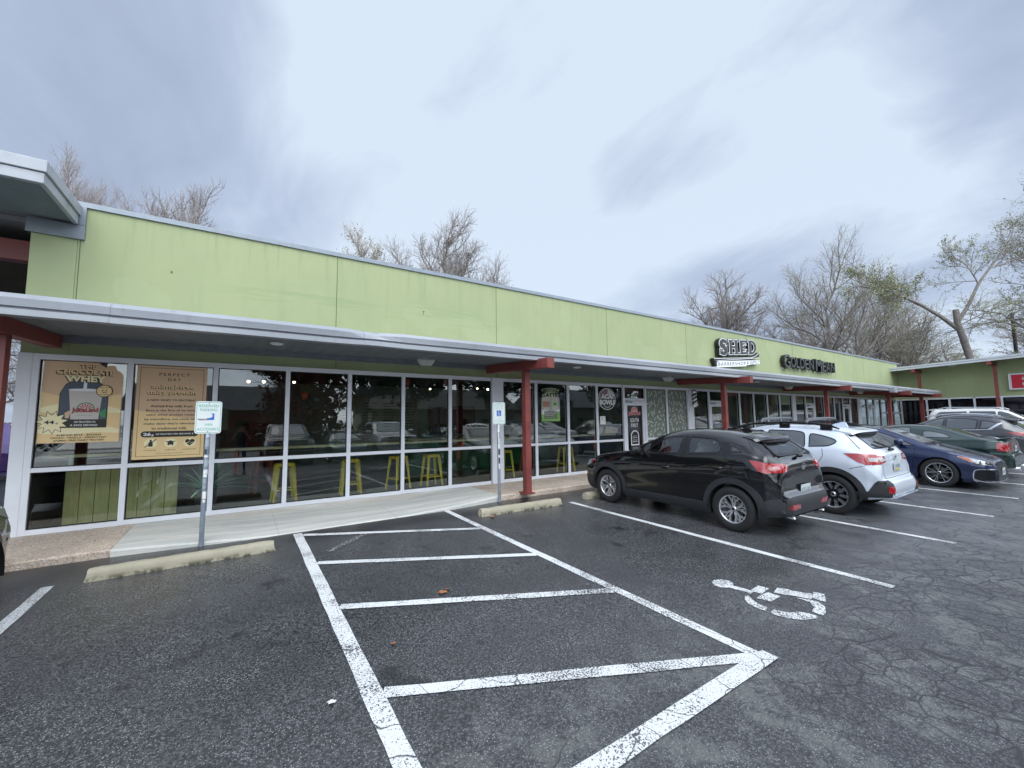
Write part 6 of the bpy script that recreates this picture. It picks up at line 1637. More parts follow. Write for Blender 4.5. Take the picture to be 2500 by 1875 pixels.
# ---- pale silver crossover with roof rails
SP_XT = dict(L=4.465, fx=1.34, rx=-1.325, Rw=.345, Ra=.40, rim='cross', rr=.232, crease=.83,
    top=[(2.22, .36), (2.22, .55), (2.19, .72), (2.10, .86), (1.85, .96), (1.4, 1.02), (1.05, 1.06), (.65, 1.27), (.25, 1.46), (0, 1.525), (-.4, 1.56), (-.95, 1.55), (-1.36, 1.505), (-1.50, 1.46), (-1.66, 1.34), (-1.90, 1.13), (-1.96, 1.03), (-1.98, .86), (-1.99, .70), (-2.01, .66), (-2.09, .62), (-2.11, .50), (-2.07, .36)],
    bot=[(2.22, .32), (1.9, .24), (-1.0, .24), (-1.7, .30), (-2.11, .36)],
    belt=[(2.2, .66), (1.9, .84), (1.3, .96), (.95, 1.0), (0, 1.06), (-.9, 1.12), (-1.4, 1.15), (-1.75, 1.08), (-2.0, .80), (-2.11, .5)],
    w=[(2.22, .62), (2.15, .73), (2.0, .81), (1.6, .88), (1.3, .90), (.5, .88), (0, .876), (-1.3, .90), (-1.6, .885), (-1.8, .85), (-1.93, .80), (-2.03, .74), (-2.11, .64)],
    wt=[(1.5, .93), (1.0, .80), (.2, .74), (-.6, .74), (-1.2, .70), (-1.6, .66), (-1.9, .78)])
c = Car('parked_crossover', SP_XT, paint('pale_silver_paint', (.66, .71, .80), .08, .30), 'pale silver blue crossover with black roof rails and cladding, next to the black one', 'car')
c.windows([[(.92, 1.045), (.62, 1.20), (.22, 1.375), (.0, 1.44), (-.14, 1.45), (-.10, 1.08)], [(-.18, 1.09), (-.21, 1.455), (-.72, 1.45), (-.88, 1.42), (-.93, 1.14)], [(-.98, 1.155), (-.95, 1.415), (-1.15, 1.38), (-1.36, 1.32), (-1.43, 1.27), (-1.30, 1.18)]], 'side', M_cglass2, .018, 'side_window')
c.windows([[(-.58, 1.15), (.58, 1.15), (.52, 1.36), (.44, 1.42), (-.44, 1.42), (-.52, 1.36)]], 'rear', M_cglass2, .03, 'rear_window'); c.windows([[(-.68, 1.12), (.68, 1.12), (.52, 1.46), (-.52, 1.46)]], 'front', M_cglass2, .03, 'windshield')
c.stroke('panel_gap', [[(-.14, 1.03), (-.12, .70), (-.16, .34)], [(-1.20, 1.14), (-1.22, 1.0), (-1.12, .86), (-.98, .74)], [(1.0, 1.0), (.94, .74), (.90, .36)], [(-1.60, .82), (-1.90, .92)], [(-1.40, 1.49), (-1.50, 1.38), (-1.68, 1.20), (-1.80, 1.10)]], 'side', M_trimk, .008)
c.stroke('panel_gap', [[(-.60, .90), (-.62, .68)], [(.60, .90), (.62, .68)], [(-.62, .675), (.62, .675)]], 'rear', M_trimk, .009)
c.arches(M_clad, .085, .014)
c.patch('sill_cladding', [[(.92, .24), (.92, .37), (-.90, .39), (-.90, .24)]], 'side', M_clad, .014, .02)
c.patch('bumper_corner_cladding', [[(-1.62, .34), (-1.64, .44), (-1.82, .46), (-1.90, .60), (-1.95, .65), (-2.07, .64), (-2.08, .38)]], 'side', M_clad, .010, .016)
c.patch('bumper_corner_cladding', [[(sy * .56, .40), (sy * .58, .60), (sy * .62, .65), (sy * .74, .65), (sy * .74, .38)] for sy in (1, -1)], 'rear', M_clad, .010, .016)
c.patch('fog_reflector', [[(sy * .59, .44), (sy * .61, .56), (sy * .71, .55), (sy * .70, .45)] for sy in (1, -1)], 'rear', M_tail, .016, .006)
c.lamp('tail_light', [('side', [(-1.52, 1.08), (-1.70, 1.085), (-1.90, 1.07), (-1.96, 1.0), (-1.96, .92), (-1.82, .90), (-1.70, .95)]), ('rear', [(.44, .94), (.44, 1.03), (.74, 1.06), (.78, .90)])], M_tail)
c.patch('tail_light_lens', [[(sy * .46, .96), (sy * .46, 1.01), (sy * .68, 1.02), (sy * .66, .955)] for sy in (1, -1)], 'rear', M_tail2, .012, .004)
c.patch('tail_light_lens', [[(-1.85, .955), (-1.83, 1.02), (-1.93, 1.01), (-1.945, .95)]], 'side', M_tail2, .012, .004)
c.patch('head_light', [[(2.14, .74), (2.0, .86), (1.72, .90), (1.70, .84), (1.9, .75), (2.12, .69)]], 'side', M_head, .006, .008)
c.spoiler([(-1.32, 1.515), (-1.46, 1.505), (-1.66, 1.465), (-1.69, 1.435), (-1.52, 1.42), (-1.40, 1.46)], .60, [(-1.44, 1.44), (-1.68, 1.433), (-1.67, 1.405), (-1.56, 1.36)], -1.32)
for sy in (1, -1):
    m_ = MB(); y = sy * .60
    m_.tube([(.62, y, 1.44), (.40, y, 1.50), (.1, y, 1.565), (-.5, y, 1.60), (-1.0, y, 1.585), (-1.28, y, 1.54), (-1.40, y, 1.49)], [.012, .024, .026, .026, .026, .022, .012], 8)
    for x in (.32, -.50, -1.20): m_.box(x - .09, x + .09, y - .025, y + .025, 1.47, 1.57 if x < 0 else 1.52)
    m_.build('roof_rail', M_trimk, c.root)
for x in (-.10, -.92):
    m_ = MB(); m_.tube([(x + .02, -.66, 1.60), (x, -.60, 1.655), (x, -.3, 1.67), (x, .3, 1.67), (x, .60, 1.655), (x + .02, .66, 1.60)], [.028, .034, .026, .026, .034, .028], 8); m_.build('cross_bar', pm('grey_rack', (.10, .11, .12), .35) if 'grey_rack' not in MATS else MATS['grey_rack'], c.root)
m_ = MB(); m_.prism([(-1.06, 1.535), (-1.34, 1.50), (-1.30, 1.59), (-1.26, 1.60), (-1.14, 1.57)], -.025, .025, 'y', 0); m_.build('antenna', c.pm, c.root, bevel=.006)
m_ = MB(); m_.beam((-1.93, 0, 1.15), (-1.80, .30, 1.27), .035, .02); m_.ell((-1.94, 0, 1.13), (.04, .06, .03)); m_.build('rear_wiper', M_clad, c.root)
plate(c, -2.005, .85, -3, 'LVH-8042', col2=pm('plate_yellow', (.65, .55, .10), .4))
m_ = MB(); T = Matrix.Translation((-1.992, 0, 1.0)) @ Matrix.Rotation(R(-90), 4, 'Z'); m_.flat(circ(0, 0, .055, .032), 0, 'y', 0); m_.v = [tuple(T @ Vector(p)) for p in m_.v]; m_.build('emblem', M_rimb, c.root)
c.mirror(.84, 1.04, c.pm); c.handle(.24, .88); c.handle(-.88, .90)
c.place(11.27, -4.60, 90)

# ---- blue saloon, nose out
SP_CO = dict(L=4.63, fx=1.42, rx=-1.28, Rw=.335, Ra=.375, rim='twin', rr=.232, crease=.80, sm=3,
    top=[(2.31, .22), (2.31, .40), (2.29, .56), (2.24, .655), (2.10, .72), (1.8, .81), (1.55, .88), (1.30, .945), (.95, 1.10), (.60, 1.25), (.35, 1.34), (.0, 1.405), (-.4, 1.43), (-.8, 1.42), (-1.15, 1.35), (-1.50, 1.20), (-1.80, 1.08), (-2.05, 1.06), (-2.22, 1.04), (-2.26, .9), (-2.29, .6), (-2.31, .3)],
    bot=[(2.31, .18), (1.9, .15), (-1.8, .18), (-2.31, .26)],
    belt=[(2.31, .45), (2.15, .62), (1.8, .76), (1.3, .87), (1.0, .90), (0, .94), (-1.0, .97), (-1.8, 1.0), (-2.25, .9), (-2.31, .5)],
    w=[(2.31, .56), (2.27, .66), (2.15, .76), (1.95, .83), (1.6, .88), (1.3, .89), (.5, .87), (-1.3, .89), (-1.9, .86), (-2.2, .76), (-2.31, .66)],
    wt=[(1.5, .92), (1.0, .78), (.2, .70), (-.6, .68), (-1.4, .70), (-1.9, .90)])
c = Car('parked_sedan', SP_CO, paint('deep_blue_paint', (.010, .020, .075), .35, .26), 'deep blue saloon parked nose out with ten spoke two tone wheels', 'car')
c.windows([[(1.06, .935), (.85, 1.03), (.50, 1.19), (.20, 1.29), (-.20, 1.335), (-.22, .965)], [(-.28, .97), (-.26, 1.34), (-.70, 1.33), (-1.05, 1.26), (-1.18, 1.02)]], 'side', M_cglass2, .016, 'side_window')
c.windows([[(-.64, .99), (.64, .99), (.50, 1.34), (.3, 1.36), (-.3, 1.36), (-.50, 1.34)]], 'front', M_cglass2, .025, 'windshield'); c.windows([[(-.58, 1.10), (.58, 1.10), (.48, 1.34), (-.48, 1.34)]], 'rear', M_cglass2, .025, 'rear_window')
c.stroke('panel_gap', [[(-.24, .95), (-.22, .6), (-.28, .28)], [(1.04, .93), (1.0, .62), (.96, .30)], [(.94, .29), (-.85, .30)], [(.80, 1.05), (.78, .94)]], 'side', M_trimk, .008)
c.stroke('panel_gap', [[(1.30, .89), (1.6, .85), (2.05, .745), (2.2, .68)]], 'side', M_trimk, .009)
c.stroke('panel_gap', [[(-.60, .675), (-.3, .70), (0, .708), (.3, .70), (.60, .675)]], 'front', M_trimk, .01)
c.patch('head_light', [[(2.24, .60), (2.16, .645), (1.98, .70), (1.76, .755), (1.74, .735), (1.92, .64), (2.10, .575), (2.23, .565)]], 'side', M_head, .007, .01)
c.patch('head_light', [[(sy * .46, .60), (sy * .46, .64), (sy * .62, .655), (sy * .80, .655), (sy * .80, .58), (sy * .62, .57)] for sy in (1, -1)], 'front', M_trimk, .007, .01)
c.patch('amber_marker', [[(1.93, .70), (1.78, .748), (1.76, .735), (1.90, .655), (2.0, .625)]], 'side', M_amber, .011, .004)
c.patch('grille', [[(-.60, .24), (-.52, .52), (-.34, .57), (.34, .57), (.52, .52), (.60, .24), (.3, .21), (-.3, .21)]], 'front', M_trimk, .006, .008)
c.patch('bumper_vent', [[(2.05, .47), (2.28, .46), (2.28, .24), (2.02, .24), (1.97, .30)]], 'side', M_trimk, .005, .006)
c.stroke('silver_lip', [[(2.26, .475), (2.05, .475), (1.98, .44), (1.96, .22), (2.02, .19)]], 'side', M_rimb, .016, .010)
c.stroke('silver_lip', [[(1.98, .24), (2.1, .20), (2.30, .21)]], 'side', M_rimb, .02, .012)
c.stroke('silver_lip', [[(-.66, .215), (0, .20), (.66, .215)], [(-.70, .48), (-.56, .48)], [(.70, .48), (.56, .48)]], 'front', M_rimb, .02, .012)
c.stroke('grille_bar', [[(-.55, z), (.55, z)] for z in (.28, .33, .38, .43)], 'front', M_clad, .012, .009)
c.arches(c.pm, .016, .004)
plate(c, 2.325, .40, 0, 'MXR-2217', rear=False)
c.mirror(.78, .985, c.pm, 1.05); c.handle(.10, .80); c.handle(-.98, .83)
m_ = MB()
for y in (.45, -.1): m_.beam((1.28, y, .975), (1.20, y - .55, 1.0), .02, .012)
m_.build('wiper', M_trimk, c.root)
c.place(16.28, -4.86, -90)

# ---- dark green fastback coupe
SP_MU = dict(L=4.77, fx=1.48, rx=-1.24, Rw=.35, Ra=.39, rim='seven', rr=.235, crease=.78, sm=3,
    top=[(2.38, .30), (2.38, .60), (2.36, .78), (2.28, .84), (1.9, .90), (1.4, .96), (1.0, 1.0), (.62, 1.16), (.28, 1.30), (0, 1.365), (-.3, 1.385), (-.7, 1.365), (-1.1, 1.28), (-1.5, 1.15), (-1.82, 1.045), (-2.05, 1.02), (-2.26, 1.02), (-2.29, .98), (-2.31, .80), (-2.33, .66), (-2.385, .62), (-2.385, .35)],
    bot=[(2.38, .2), (1.9, .17), (-1.8, .22), (-2.38, .30)],
    belt=[(2.38, .6), (2.2, .76), (1.4, .87), (1.0, .90), (0, .93), (-1.0, .97), (-1.8, .985), (-2.2, .96), (-2.35, .6)],
    w=[(2.38, .66), (2.3, .78), (2.1, .87), (1.5, .93), (.5, .915), (-.3, .91), (-1.2, .94), (-1.9, .90), (-2.25, .82), (-2.38, .72)],
    wt=[(1.5, .93), (1.0, .76), (.2, .66), (-.6, .64), (-1.4, .62), (-1.9, .86)])
c = Car('parked_coupe', SP_MU, paint('dark_green_paint', (.012, .034, .030), .35, .26), 'dark green fastback coupe with three bar tail lights beyond the blue saloon', 'car')
c.windows([[(.85, .96), (.55, 1.11), (.20, 1.235), (-.10, 1.30), (-.40, 1.315), (-.48, .985)], [(-.72, 1.02), (-.66, 1.20), (-.82, 1.22), (-1.10, 1.16), (-1.30, 1.06), (-1.22, 1.02)]], 'side', M_cglass2, .02, 'side_window')
c.windows([[(-.56, 1.05), (.56, 1.05), (.44, 1.30), (-.44, 1.30)]], 'rear', M_cglass2, .03, 'rear_window'); c.windows([[(-.64, 1.03), (.64, 1.03), (.48, 1.31), (-.48, 1.31)]], 'front', M_cglass2, .03, 'windshield')
c.stroke('panel_gap', [[(-.55, .97), (-.52, .6), (-.62, .30)], [(.98, .93), (.95, .6), (.92, .3)]], 'side', M_trimk, .009)
c.stroke('fuel_door', [[(-1.55 + .085 * math.cos(R(i * 20)), .84 + .085 * math.sin(R(i * 20))) for i in range(19)]], 'side', M_trimk, .006, both=1)
c.patch('tail_panel', [[(-.80, .70), (-.80, .97), (.80, .97), (.80, .70)]], 'rear', pm('grey_tail_panel', (.12, .13, .13), .35), .004, .004)
c.patch('tail_light', [rect(sy * a, sy * (a + .09), .73, .94) for sy in (1, -1) for a in (.38, .49, .60)], 'rear', M_tail, .008, .01)
c.patch('tail_light', [[(-2.10, .74), (-2.10, .93), (-2.29, .93), (-2.30, .72), (-2.2, .71)]], 'side', M_tail, .008, .01)
c.patch('bumper_reflection', [[(-1.98, .64), (-1.98, .68), (-2.36, .68), (-2.36, .61)]], 'side', pm('painted_bumper_reflection', (.10, .16, .14), .2, .4, coat=1.0), .01, .012)  # pale band: the bumper's reflection put into the colour
m_ = MB(); m_.prism([(-2.10, 1.02), (-2.34, 1.06), (-2.35, 1.035), (-2.2, 1.0)], -.74, .74, 'y', 0); m_.build('spoiler', c.pm, c.root, bevel=.01)
m_ = MB()
for y in (.52, -.52): m_.lathe([(.045, -.05), (.045, .08), (.038, .08), (.038, -.05)], 18, M=Matrix.Translation((-2.36, y, .27)) @ Matrix.Rotation(R(-90), 4, 'Y'))
m_.build('exhaust_tip', M_chrome, c.root)
c.mirror(.66, .97, c.pm); c.handle(-.32, .82)
plate(c, -2.33, .76, -4, 'DPM-6603')
c.place(19.05, -4.74, 90)

# ---- dark grey crossover
SP_NX = dict(L=4.64, fx=1.40, rx=-1.26, Rw=.36, Ra=.405, rim='twin', rr=.232, crease=.9,
    top=[(2.31, .34), (2.31, .6), (2.28, .82), (2.18, .96), (1.8, 1.04), (1.3, 1.10), (.95, 1.14), (.55, 1.30), (.10, 1.50), (-.12, 1.57), (-.5, 1.63), (-.9, 1.64), (-1.35, 1.59), (-1.58, 1.53), (-1.74, 1.42), (-2.02, 1.18), (-2.14, 1.08), (-2.2, .9), (-2.2, .74), (-2.28, .68), (-2.31, .55), (-2.28, .36)],
    bot=[(2.31, .28), (1.9, .22), (-1.8, .24), (-2.31, .34)],
    belt=[(2.3, .7), (2.1, .86), (1.4, .99), (1.0, 1.03), (0, 1.06), (-1.0, 1.10), (-1.6, 1.16), (-2.1, 1.0), (-2.3, .6)],
    w=[(2.31, .66), (2.2, .80), (2.0, .88), (1.4, .93), (.5, .91), (-1.3, .93), (-1.8, .91), (-2.1, .85), (-2.2, .80), (-2.31, .72)],
    wt=[(1.5, .93), (1.0, .80), (.2, .73), (-.6, .72), (-1.4, .68), (-1.8, .66), (-2.0, .80)])
c = Car('parked_crossover', SP_NX, paint('dark_grey_paint', (.06, .062, .07), .4, .28), 'dark grey crossover with a chrome kick behind the rear window, beyond the green coupe', 'car')
sw = [[(.80, 1.11), (.45, 1.27), (.08, 1.43), (-.10, 1.50), (-.22, 1.51), (-.16, 1.12)], [(-.24, 1.10), (-.26, 1.505), (-.8, 1.50), (-1.04, 1.44), (-1.0, 1.13)], [(-1.08, 1.14), (-1.12, 1.44), (-1.34, 1.40), (-1.50, 1.34), (-1.30, 1.17)]]
c.windows(sw, 'side', M_cglass2, .018, 'side_window'); c.windows([[(-.6, 1.14), (.6, 1.14), (.5, 1.44), (-.5, 1.44)]], 'rear', M_cglass2, .03, 'rear_window'); c.windows([[(-.68, 1.2), (.68, 1.2), (.5, 1.5), (-.5, 1.5)]], 'front', M_cglass2, .03, 'windshield')
c.stroke('chrome_strip', [[(.96, 1.07), (0, 1.08), (-1.05, 1.11), (-1.38, 1.135)]], 'side', M_rimb, .02, .006)
c.patch('chrome_kick', [[(-1.26, 1.13), (-1.31, 1.17), (-1.48, 1.33), (-1.60, 1.36), (-1.55, 1.30), (-1.38, 1.16)]], 'side', M_rimb, .008, .006)
c.stroke('panel_gap', [[(-.20, 1.08), (-.18, .7), (-.22, .36)], [(-1.1, 1.12), (-1.14, .96), (-1.0, .84), (-.88, .74)]], 'side', M_trimk, .008)
c.lamp('tail_light', [('side', [(-1.66, 1.04), (-2.10, 1.06), (-2.18, 1.0), (-2.12, .92), (-1.95, .94)]), ('rear', [(.3, .99), (.84, 1.05), (.84, .92), (.5, .93)])], M_tail)
c.arches(M_clad, .05, .01); c.patch('sill_cladding', [rect(-.86, .94, .24, .34)], 'side', M_clad, .012, .02)
c.spoiler([(-1.42, 1.568), (-1.66, 1.545), (-1.96, 1.48), (-1.97, 1.455), (-1.7, 1.47), (-1.5, 1.52)], .60, [(-1.62, 1.49), (-1.95, 1.453), (-1.93, 1.43), (-1.75, 1.40)], -1.42)
for sy in (1, -1):
    m_ = MB(); y = sy * .60; m_.tube([(.3, y, 1.54), (.1, y, 1.60), (-.5, y, 1.665), (-1.1, y, 1.64), (-1.4, y, 1.58)], .018, 8); m_.build('roof_rail', M_rimb, c.root)
c.mirror(.84, 1.08, c.pm); c.handle(.2, .93); c.handle(-.86, .96)
plate(c, -2.22, .84, -5, 'BTN-9145')
c.place(23.9, -4.76, 90)

# ---- big white SUV, nose out
SP_SU = dict(L=5.2, fx=1.62, rx=-1.45, Rw=.40, Ra=.45, rim='seven', rr=.26, crease=.95,
    top=[(2.60, .42), (2.60, .8), (2.57, 1.05), (2.46, 1.13), (2.0, 1.18), (1.5, 1.22), (1.05, 1.27), (.70, 1.50), (.40, 1.70), (.15, 1.79), (-.2, 1.86), (-1.2, 1.87), (-2.0, 1.84), (-2.35, 1.80), (-2.46, 1.62), (-2.54, 1.25), (-2.56, 1.0), (-2.58, .7), (-2.60, .42)],
    bot=[(2.6, .36), (2.2, .30), (-2.2, .32), (-2.6, .40)],
    belt=[(2.6, .9), (2.3, 1.04), (1.6, 1.12), (0, 1.17), (-1.5, 1.20), (-2.5, 1.1), (-2.6, .6)],
    w=[(2.6, .80), (2.45, .93), (2.1, .99), (.5, .985), (-1.9, .99), (-2.4, .95), (-2.6, .86)],
    wt=[(1.5, .94), (1.0, .82), (.2, .77), (-1.4, .76), (-2.4, .74)])
def suv(name, col, pname, label, x, y, h, group=None, glass=M_cglass2):
    c = Car(name, SP_SU, paint(pname, col, .05, .3), label, 'car', group)
    c.windows([[(.95, 1.23), (.66, 1.42), (.38, 1.60), (.15, 1.70), (.0, 1.71), (.02, 1.22)], [(-.05, 1.22), (-.07, 1.715), (-.95, 1.72), (-.98, 1.23)], [(-1.05, 1.23), (-1.03, 1.72), (-2.0, 1.69), (-2.14, 1.60), (-2.2, 1.26)]], 'side', glass, .02, 'side_window')
    c.windows([[(-.72, 1.32), (.72, 1.32), (.60, 1.72), (-.60, 1.72)]], 'front', glass, .03, 'windshield'); c.windows([[(-.7, 1.25), (.7, 1.25), (.62, 1.72), (-.62, 1.72)]], 'rear', glass, .03, 'rear_window')
    c.patch('head_light', [[(sy * .62, .86), (sy * .62, 1.02), (sy * .95, 1.04), (sy * .95, .84)] for sy in (1, -1)], 'front', M_head, .006, .01); c.patch('grille', [rect(-.55, .55, .72, 1.04)], 'front', M_trimk, .006, .01)
    m_ = MB(); m_.prism([(-2.2, 1.855), (-2.48, 1.82), (-2.56, 1.79), (-2.3, 1.77)], -.68, .68, 'y', 0); m_.build('spoiler', c.pm, c.root, bevel=.01)
    for sy in (1, -1):
        m_ = MB(); yy = sy * .70; m_.tube([(.2, yy, 1.80), (0, yy, 1.90), (-1.8, yy, 1.93), (-2.05, yy, 1.86)], .02, 8); m_.build('roof_rail', M_rimb, c.root)
    c.arches(c.pm, .03, .006); c.mirror(.98, 1.22, c.pm, 1.15); c.place(x, y, h); return c
suv('parked_suv', (.74, .74, .73), 'white_car_paint', 'large white sport utility vehicle parked nose out, behind the dark grey crossover', 33.4, -5.05, -90)

# ---- dark car at the near end, only its corner shows
def simple_car(name, spec, pmat, label, cat, x, y, h, group=None, wins=None, fw=None, rw=None, detail=False):
    c = Car(name, spec, pmat, label, cat, group, detail=detail)
    if wins: c.windows(wins, 'side', M_cglass2, .02, 'side_window')
    if fw: c.windows([fw], 'front', M_cglass2, .03, 'windshield')
    if rw: c.windows([rw], 'rear', M_cglass2, .03, 'rear_window')
    c.place(x, y, h); return c
W_CO = [[(1.06, .935), (.85, 1.03), (.50, 1.19), (.20, 1.29), (-.20, 1.335), (-.22, .965)], [(-.28, .97), (-.26, 1.34), (-.70, 1.33), (-1.05, 1.26), (-1.18, 1.02)]]
W_NX = sw
FW_NX = [(-.68, 1.2), (.68, 1.2), (.5, 1.5), (-.5, 1.5)]; FW_CO = [(-.64, .99), (.64, .99), (.50, 1.34), (-.50, 1.34)]
RW_NX = [(-.6, 1.14), (.6, 1.14), (.5, 1.44), (-.5, 1.44)]
c = simple_car('parked_crossover', dict(SP_NX, rim='seven'), MATS['black_car_paint'], 'black crossover whose front corner shows at the end of the row by the corner posters', 'car', -1.23, -4.72, 90, wins=W_NX, fw=FW_NX, rw=[(-.6, 1.17), (.6, 1.17), (.5, 1.44), (-.5, 1.44)], detail=True)
c.lamp('tail_light', [('side', [(-1.66, 1.04), (-2.10, 1.06), (-2.18, 1.0), (-2.12, .92), (-1.95, .94)]), ('rear', [(.3, .99), (.84, 1.05), (.84, .92), (.5, .93)])], M_tail); plate(c, -2.22, .84, -5, 'HJS-4471')
c.stroke('panel_gap', [[(-.20, 1.08), (-.18, .7), (-.22, .36)], [(-1.1, 1.12), (-1.14, .96), (-1.0, .84), (-.88, .74)]], 'side', M_trimk, .008); c.mirror(.84, 1.08, c.pm)
c.patch('head_light', [[(2.24, .80), (2.05, .93), (1.8, .97), (1.78, .90), (2.0, .82), (2.2, .76)]], 'side', M_head, .006, .01)
c.stroke('chrome_strip', [[(2.26, .62), (2.05, .60), (1.95, .62)]], 'side', M_rimb, .03, .006); c.arches(M_clad, .05, .012)

# ---- purple van parked beyond the open passage
SP_VAN = dict(L=4.7, fx=1.5, rx=-1.45, Rw=.33, Ra=.38, rim='seven', rr=.21, crease=.9,
    top=[(2.35, .35), (2.35, .7), (2.30, .92), (1.95, 1.05), (1.55, 1.12), (.95, 1.60), (.6, 1.78), (0, 1.83), (-1.8, 1.83), (-2.2, 1.80), (-2.30, 1.6), (-2.33, 1.0), (-2.35, .35)],
    bot=[(2.35, .25), (-2.35, .28)], belt=[(2.35, .8), (1.6, 1.0), (0, 1.05), (-2.3, 1.05)],
    w=[(2.35, .66), (2.2, .8), (1.8, .88), (0, .91), (-2.1, .90), (-2.35, .82)], wt=[(1.5, .9), (.5, .86), (-2.3, .86)])
c = simple_car('purple_van', SP_VAN, paint('purple_van_paint', (.10, .045, .22), .2, .35), 'purple delivery van with a white roof seen through the passage at the building corner', 'van', -5.75, 12.2, -72, wins=[[(1.15, 1.15), (.75, 1.48), (.4, 1.6), (.2, 1.6), (.2, 1.12)]], rw=[(-.6, 1.15), (.6, 1.15), (.55, 1.6), (-.55, 1.6)], detail=True)
c.patch('white_roof_panel', [[(-2.0, 1.66), (-2.2, 1.76), (.5, 1.76), (.5, 1.66)]], 'side', M_whitep, .005, .004)
c.patch('van_lettering', [rect(-1.6 + .16 * i, -1.48 + .16 * i, 1.28, 1.38) for i in range(7)], 'side', M_whitep, .004, 0)
c.patch('tail_light', [rect(-2.32, -2.12, .82, 1.14)], 'side', M_tail, .008, .01); c.patch('tail_light', [rect(sy * .74, sy * .86, .82, 1.14) for sy in (1, -1)], 'rear', M_tail, .008, .01)

# ---- the row across the drive, seen in the shop glass
SP_PU = dict(L=5.7, fx=1.9, rx=-1.75, Rw=.39, Ra=.45, rim='seven', rr=.22, crease=.95,
    top=[(2.85, .45), (2.85, .9), (2.82, 1.08), (2.6, 1.14), (1.9, 1.19), (1.45, 1.22), (1.0, 1.55), (.72, 1.76), (.4, 1.83), (-.6, 1.83), (-.85, 1.78), (-.98, 1.50), (-1.04, 1.20), (-1.2, 1.19), (-2.7, 1.18), (-2.8, 1.15), (-2.85, .9), (-2.85, .5)],
    bot=[(2.85, .42), (2.4, .36), (-2.4, .38), (-2.85, .5)], belt=[(2.85, .95), (2.4, 1.08), (1.4, 1.14), (-.9, 1.16), (-1.2, 1.14), (-2.8, 1.13)],
    w=[(2.85, .86), (2.7, .95), (2.3, 1.0), (-2.6, .99), (-2.85, .96)], wt=[(1.5, .94), (.9, .82), (-.9, .80), (-1.2, .96)])
W_PU = [[(1.28, 1.19), (.95, 1.43), (.72, 1.62), (.45, 1.70), (.2, 1.71), (.2, 1.19)], [(.12, 1.19), (.12, 1.71), (-.66, 1.71), (-.72, 1.19)]]
FW_PU = [(-.72, 1.28), (.72, 1.28), (.60, 1.72), (-.60, 1.72)]
GRP = 'cars facing the shops across the drive'
def pickup(col, pname, label, x):
    c = simple_car('pickup_truck', SP_PU, paint(pname, col, .1, .3), label, 'pickup truck', x, -13.65, 90, GRP, W_PU, FW_PU)
    c.patch('grille', [rect(-.62, .62, .74, 1.04)], 'front', M_trimk, .006, .01); c.stroke('grille_bar', [[(-.60, .88), (.60, .88)], [(-.60, .95), (.60, .95)], [(-.85, .62), (.85, .62)]], 'front', M_rimb, .035, .02)
    c.patch('head_light', [rect(sy * .64, sy * .92, .82, 1.04) for sy in (1, -1)], 'front', M_head, .008, .01); c.mirror(1.15, 1.25, c.pm, 1.3)
pickup((.012, .016, .018), 'dark_pickup_paint', 'dark pickup with bright grille bars, reflected in the third and fourth shop panes', 3.35)
pickup((.72, .73, .74), 'white_pickup_paint', 'white crew cab pickup reflected in the middle of the shop glass', 8.05)
simple_car('parked_sedan', SP_CO, paint('grey_green_paint', (.10, .13, .13), .4, .3), 'grey saloon between the two pickups, seen only as a reflection', 'car', 5.75, -13.0, 90, GRP, W_CO, FW_CO)
simple_car('parked_sedan', SP_CO, paint('teal_paint', (.05, .16, .19), .4, .3), 'teal saloon reflected in the panes around the red post', 'car', 11.4, -12.7, 90, GRP, W_CO, FW_CO)
simple_car('parked_crossover', SP_NX, paint('silver_paint', (.45, .47, .48), .4, .3), 'silver crossover reflected in the pane with the green poster', 'car', 14.3, -12.8, 60, GRP, W_NX, FW_NX)
simple_car('parked_crossover', SP_NX, paint('white_paint_two', (.7, .7, .7), .05, .3), 'white crossover reflected beside the round decal', 'car', 19.0, -13.3, 90, GRP, W_NX, FW_NX)
simple_car('parked_crossover', SP_NX, paint('bronze_paint', (.12, .09, .07), .4, .3), 'bronze crossover reflected in the barber door', 'car', 24.0, -13.0, 90, GRP, W_NX, FW_NX)
simple_car('parked_suv', SP_SU, paint('white_paint_three', (.7, .7, .7), .05, .3), 'white sport utility vehicle reflected in the panes beyond the barber door', 'car', 31.0, -13.6, 90, GRP, [[(-1.05, 1.23), (-1.03, 1.72), (-2.0, 1.69), (-2.14, 1.60), (-2.2, 1.26)]], FW_PU)
simple_car('parked_crossover', SP_NX, paint('navy_paint', (.02, .03, .06), .4, .3), 'navy crossover reflected low in the first corner pane', 'car', -2.5, -12.9, 90, GRP, W_NX, FW_NX)
